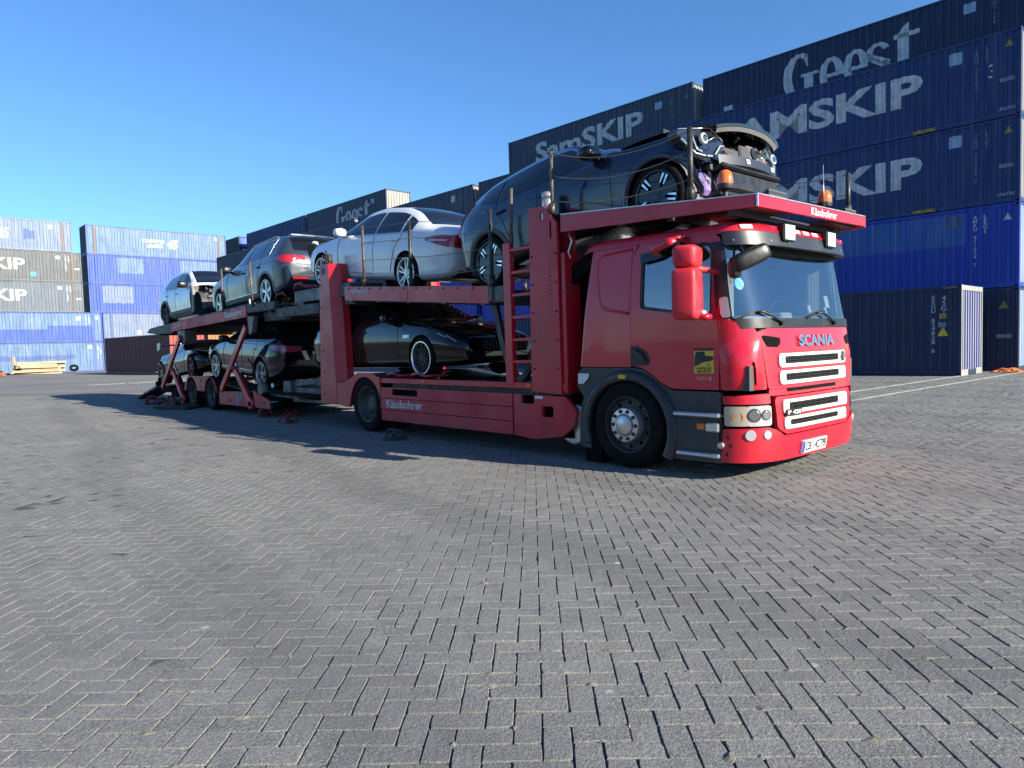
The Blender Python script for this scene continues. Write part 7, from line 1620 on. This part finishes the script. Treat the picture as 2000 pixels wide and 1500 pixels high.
for k in range(34):
    mb = MB(); x, y, z = 1.15+rr.uniform(0, .6), -.42-rr.uniform(-.25, .35), .35+rr.uniform(0, .62); d = Vector((rr.uniform(-1, 1), rr.uniform(-1, 1), rr.uniform(-1, 1)))*rr.uniform(.06, .17)
    if k % 3: mb.bar((x, y, z), Vector((x, y, z))+d, rr.uniform(.015, .06), rr.uniform(.01, .04))
    else: mb.tube([(x, y, z), Vector((x, y, z))+d*.6+Vector((0, 0, -.05)), Vector((x, y, z))+d*1.4], .008, 5)
    mb.build('torn_part', [M['dsteel'], M['silver'], M['black'], M['engine'], M['lens']][k % 5], car)
mb = MB(); blob(mb, (1.78, -.35, .86), .09, .11, .06, 0, .7); mb.build('loose_headlamp', M['lens'], car, smooth_angle=60)
wp = wheel_proto(.36, .235, .24, 'twin5', M['dsteel'], M['black'])
for x, sg in ((-a, -1), (-a, 1), (a, 1)): put_wheel(car, wp, x, sg*.80, .36, sg > 0)
# ------------------------------------------------------------------ dark blue SUV with bare front, over the cab
P_dblue = cpaint_car('dark_blue_car_paint', (.010, .018, .042), .3, .2)
car, wb = place_car('dark_blue_suv', 'dark blue SUV with its front bumper missing, nose up above the truck cab', .17, 2.995, -2.68, 2.575, .362, True)
a = wb/2; K0 = suv_K(-2.2, 2.25, 1.60, .945, .24, 1.06, 1.06)
K = [k for k in K0 if k[0] < 1.7]; K.append((1.70, .30, .925, .95, .87, .99, .74, 1.03)); K.append((1.86, .34, .80, .88, .74, .91, .64, .94))
B_ = Body(K); body = body_mesh(B_, .405, [(a, .362), (-a, .362)], 'body', P_dblue, car, capmat=M['blackmat'])
bl = lambda x: 1.07-.03*x
tr = lambda x: B_.fn[4](x)-.03
side_patch(B_, (-.34, .70), lambda x: bl(x)+.025, lambda x: max(bl(x)+.03, tr(x)-.02), M['carglass'], 'front_window', body); side_patch(B_, (-1.14, -.40), lambda x: bl(x)+.025, lambda x: tr(x)-.02, M['carglass'], 'rear_window', body); side_patch(B_, (-1.62, -1.20), lambda x: bl(x)+.02+max(0, -1.2-x)*.3, lambda x: tr(x)-.03, M['carglass'], 'quarter_window', body)
side_patch(B_, (-1.66, .55), lambda x: tr(x)-.02, lambda x: tr(x)+.02, M['chrome'], 'roof_trim', body, .006, m_=2)
windscreen(B_, .90, .08, .92, .93, M['carglass'], 'windscreen', body)
detail_side(B_, body, [[(.82, 1.05), (.86, .8), (.82, .40), (-.3, .37)], [(-.36, tr(-.36)), (-.37, 1.0), (-.37, .40)], [(-1.17, tr(-1.17)), (-1.2, 1.05), (-1.05, .82), (-.95, .5), (-.92, .38)]], [(-.22, .93), (-1.08, .97)], 0, M['black'])
arch_lip(B_, a, .362, .405, P_dblue, body, .07, .016); arch_lip(B_, -a, .362, .405, M['clad'], body, .07, .016); side_patch(B_, (-.96, .96), lambda x: .27, lambda x: .40, M['black'], 'sill_cladding', body, .014, m_=3, thick=.014)
for sg in (-1, 1): car_mirror(B_, .66, 1.08, P_gloss, body, sg, (.11, .14, .075))
end_patch(B_, rpoly([(.55, 1.02), (.86, 1.08), (.86, .86), (.62, .90)], .03), -1, M['tail'], 'tail_lamp', body, .012, .02, True)
for sg in (-1, 1): line_on_side(B_, [(-2.12, .92), (-2.02, 1.15), (-1.86, 1.36)], body, .02, 'tail_lamp_strip', M['tail'])
M['lampglass'] = mat('smoked_lamp_glass', (.018, .026, .045), .06, coat=1)
# bonnet and the bare front end
mb = MB(); A = []
for i in range(14):
    x = .95+1.28*i/13; w = .80-.14*(i/13)**3; zz_ = 1.145-.02*i/13-.13*(i/13)**2.2
    A.append([(x-.10*(i/13)**2*(abs(y)/w)**2.5, y, zz_-.05*(abs(y)/w)**2.2) for y in np.linspace(-w, w, 17)])
mb.grid(A); C_ = [[(p[0]-.01, p[1], p[2]-.03) for p in r_] for r_ in A]; mb.grid(C_); mb.grid([A[-1], C_[-1]]); hood = mb.build('bonnet', P_dblue, car, smooth_angle=60)
mb = MB(); mb.grid([[(p[0]-.015, p[1]*.97, p[2]-.03) for p in A[-1]], [(p[0]-.05, p[1]*.95, p[2]-.065) for p in A[-1]]]); mb.build('slam_panel', M['silver'], car, fix=False)
rr = random.Random(8); mb = MB()
for k in range(14): y = rr.uniform(-.62, .6); x = 2.20-.10*(abs(y)/.66)**2.5; mb.box(x-.05, x-.03, y, y+rr.uniform(.006, .018), .90-.03*rr.random(), .95)
tag(mb.build('torn_sealant', M['blackmat'], car), kind='stuff')
for sg in (-1, 1):
    # headlamp: dark glass unit outlined in bright strips, with a round projector
    o1 = rpoly([(-.36, .30), (.05, .33), (.28, .22), (.28, .10), (.10, -.02), (-.06, -.02), (-.18, .12), (-.36, .24)], .03)
    hf = lambda p, q, d: (2.0-.34*max(0, -p)-d+.03*p, sg*(.66-p*1.0), .605+q*1.12)
    mb = MB(); mb.plate(o1, [], hf, 0, .12, 0); hl_ = mb.build('headlamp', M['lampglass'], car)
    mb = MB(); fr = lambda p, q: hf(p, q, -.008)
    for (w_4, pts) in ((.012, [(-.33, .20), (-.18, .06), (-.08, .04), (.06, .04), (.20, .16), (.27, .17)]), (.007, [(-.35, .29), (.05, .32), (.26, .22)]), (.006, [(-.02, .18), (.12, .24), (.24, .25)]), (.010, [(-.20, .24), (-.16, .10), (-.10, .08)])):
        mb.tube([fr(*p) for p in pts], w_4, 6)
    mb.build('lamp_strip', M['lens'], hl_)
    mb = MB(); c = Vector(hf(-.08, .20, -.002)); mb.cyl(c, c+Vector((.04, 0, 0)), .06, 20); mb.cyl(c+Vector((.04, 0, 0)), c+Vector((.05, 0, 0)), .035, 16, 1); mb.build('projector', [M['lens'], M['chrome']], hl_)
    mb = MB(); mb.plate(rpoly([(-.02, -.04), (.12, -.02), (.28, .10), (.30, .04), (.14, -.09), (-.02, -.09)], .01), [], hf, 0, .05, 0); mb.build('lamp_lower_shell', M['engine'], hl_)
mb = MB(); A = []
for y in np.linspace(-.62, .62, 17): x = 2.16-.09*(abs(y)/.62)**2; A.append([(x-.06, y, .665), (x, y, .65), (x, y, .55), (x-.06, y, .53)])
mb.grid(A, 0, False); mb.build('bumper_beam', M['beamgrey'], car, smooth_angle=30)
for y in (-.20, .38): mb = MB(); x = 2.165-.09*(abs(y)/.62)**2; mb.box(x, x+.004, y, y+.07, .58, .63); mb.build('sticker', M['paperwhite'], car)
mb = MB(); mb.box(1.80, 2.08, -.55, .58, .28, .52, 0, .03); mb.box(1.86, 2.12, -.62, .62, .50, .56, 0, .02); mb.box(1.85, 2.06, -.62, .62, .20, .29, 0, .03); mb.box(1.98, 2.06, -.08, -.06, .26, .52); mb.box(1.98, 2.06, .40, .42, .26, .52); mb.build('radiator_frame', M['black'], car)
mb = MB(); mb.box(1.86, 2.02, -.42, .50, .66, .80, 0, .02); mb.box(1.86, 1.99, .2, .6, .78, .90, 0, .02); mb.box(1.95, 2.05, -.1, .12, .68, .86, 0, .02); mb.build('front_carrier', M['engine'], car)
mb = MB(); mb.box(1.98, 2.03, .10, .34, .70, .90, 0, .02); o = mb.build('radar_bracket', M['lipgrey'], car); mb = MB(); mb.cyl((2.03, .22, .80), (2.05, .22, .80), .07, 16); mb.build('radar_unit', M['black'], o)
mb = MB(); mb.box(1.74, 1.92, -.74, -.56, .26, .52, 0, .045); mb.cyl((1.84, -.65, .50), (1.84, -.65, .58), .03, 12); mb.build('washer_bottle', M['purple'], car)
mb = MB(); mb.box(1.80, 1.92, -.60, -.50, .36, .62, 0, .02); mb.build('horn_bracket', M['lipgrey'], car)
for k in range(26):
    mb = MB(); x, y, z = 1.9+rr.uniform(0, .14), rr.uniform(-.66, .62), .68+rr.uniform(-.02, .2)
    if k < 9: z = rr.uniform(.28, .62); y = rr.uniform(-.78, -.5)
    d = Vector((rr.uniform(-.3, .5), rr.uniform(-1, 1), rr.uniform(-.8, .8)))*rr.uniform(.06, .16)
    if k % 2: mb.bar((x, y, z), Vector((x, y, z))+d, rr.uniform(.02, .06), rr.uniform(.015, .05), bev=.004)
    else: mb.tube([(x, y, z), Vector((x, y, z))+d*.5+Vector((.02, 0, -.05)), Vector((x, y, z))+d], .007, 5)
    mb.build('exposed_part', [M['dsteel'], M['black'], M['engine'], M['black'], M['redrust']][k % 5], car)
wp = wheel_proto(.362, .245, .268, 'blade5', M['rimedge'], M['black'], P_gloss, 2)
for x in (a, -a):
    for sg in (-1, 1): put_wheel(car, wp, x, sg*.815, .362, sg > 0)
mb = MB(); A = [[(1.42+.43*math.cos(R(t)), y, .362+.43*math.sin(R(t))) for y in (-.90, -.6)] for t in np.arange(-20, 60, 8)]; mb.grid(A); mb.build('arch_liner', M['lipgrey'], car)
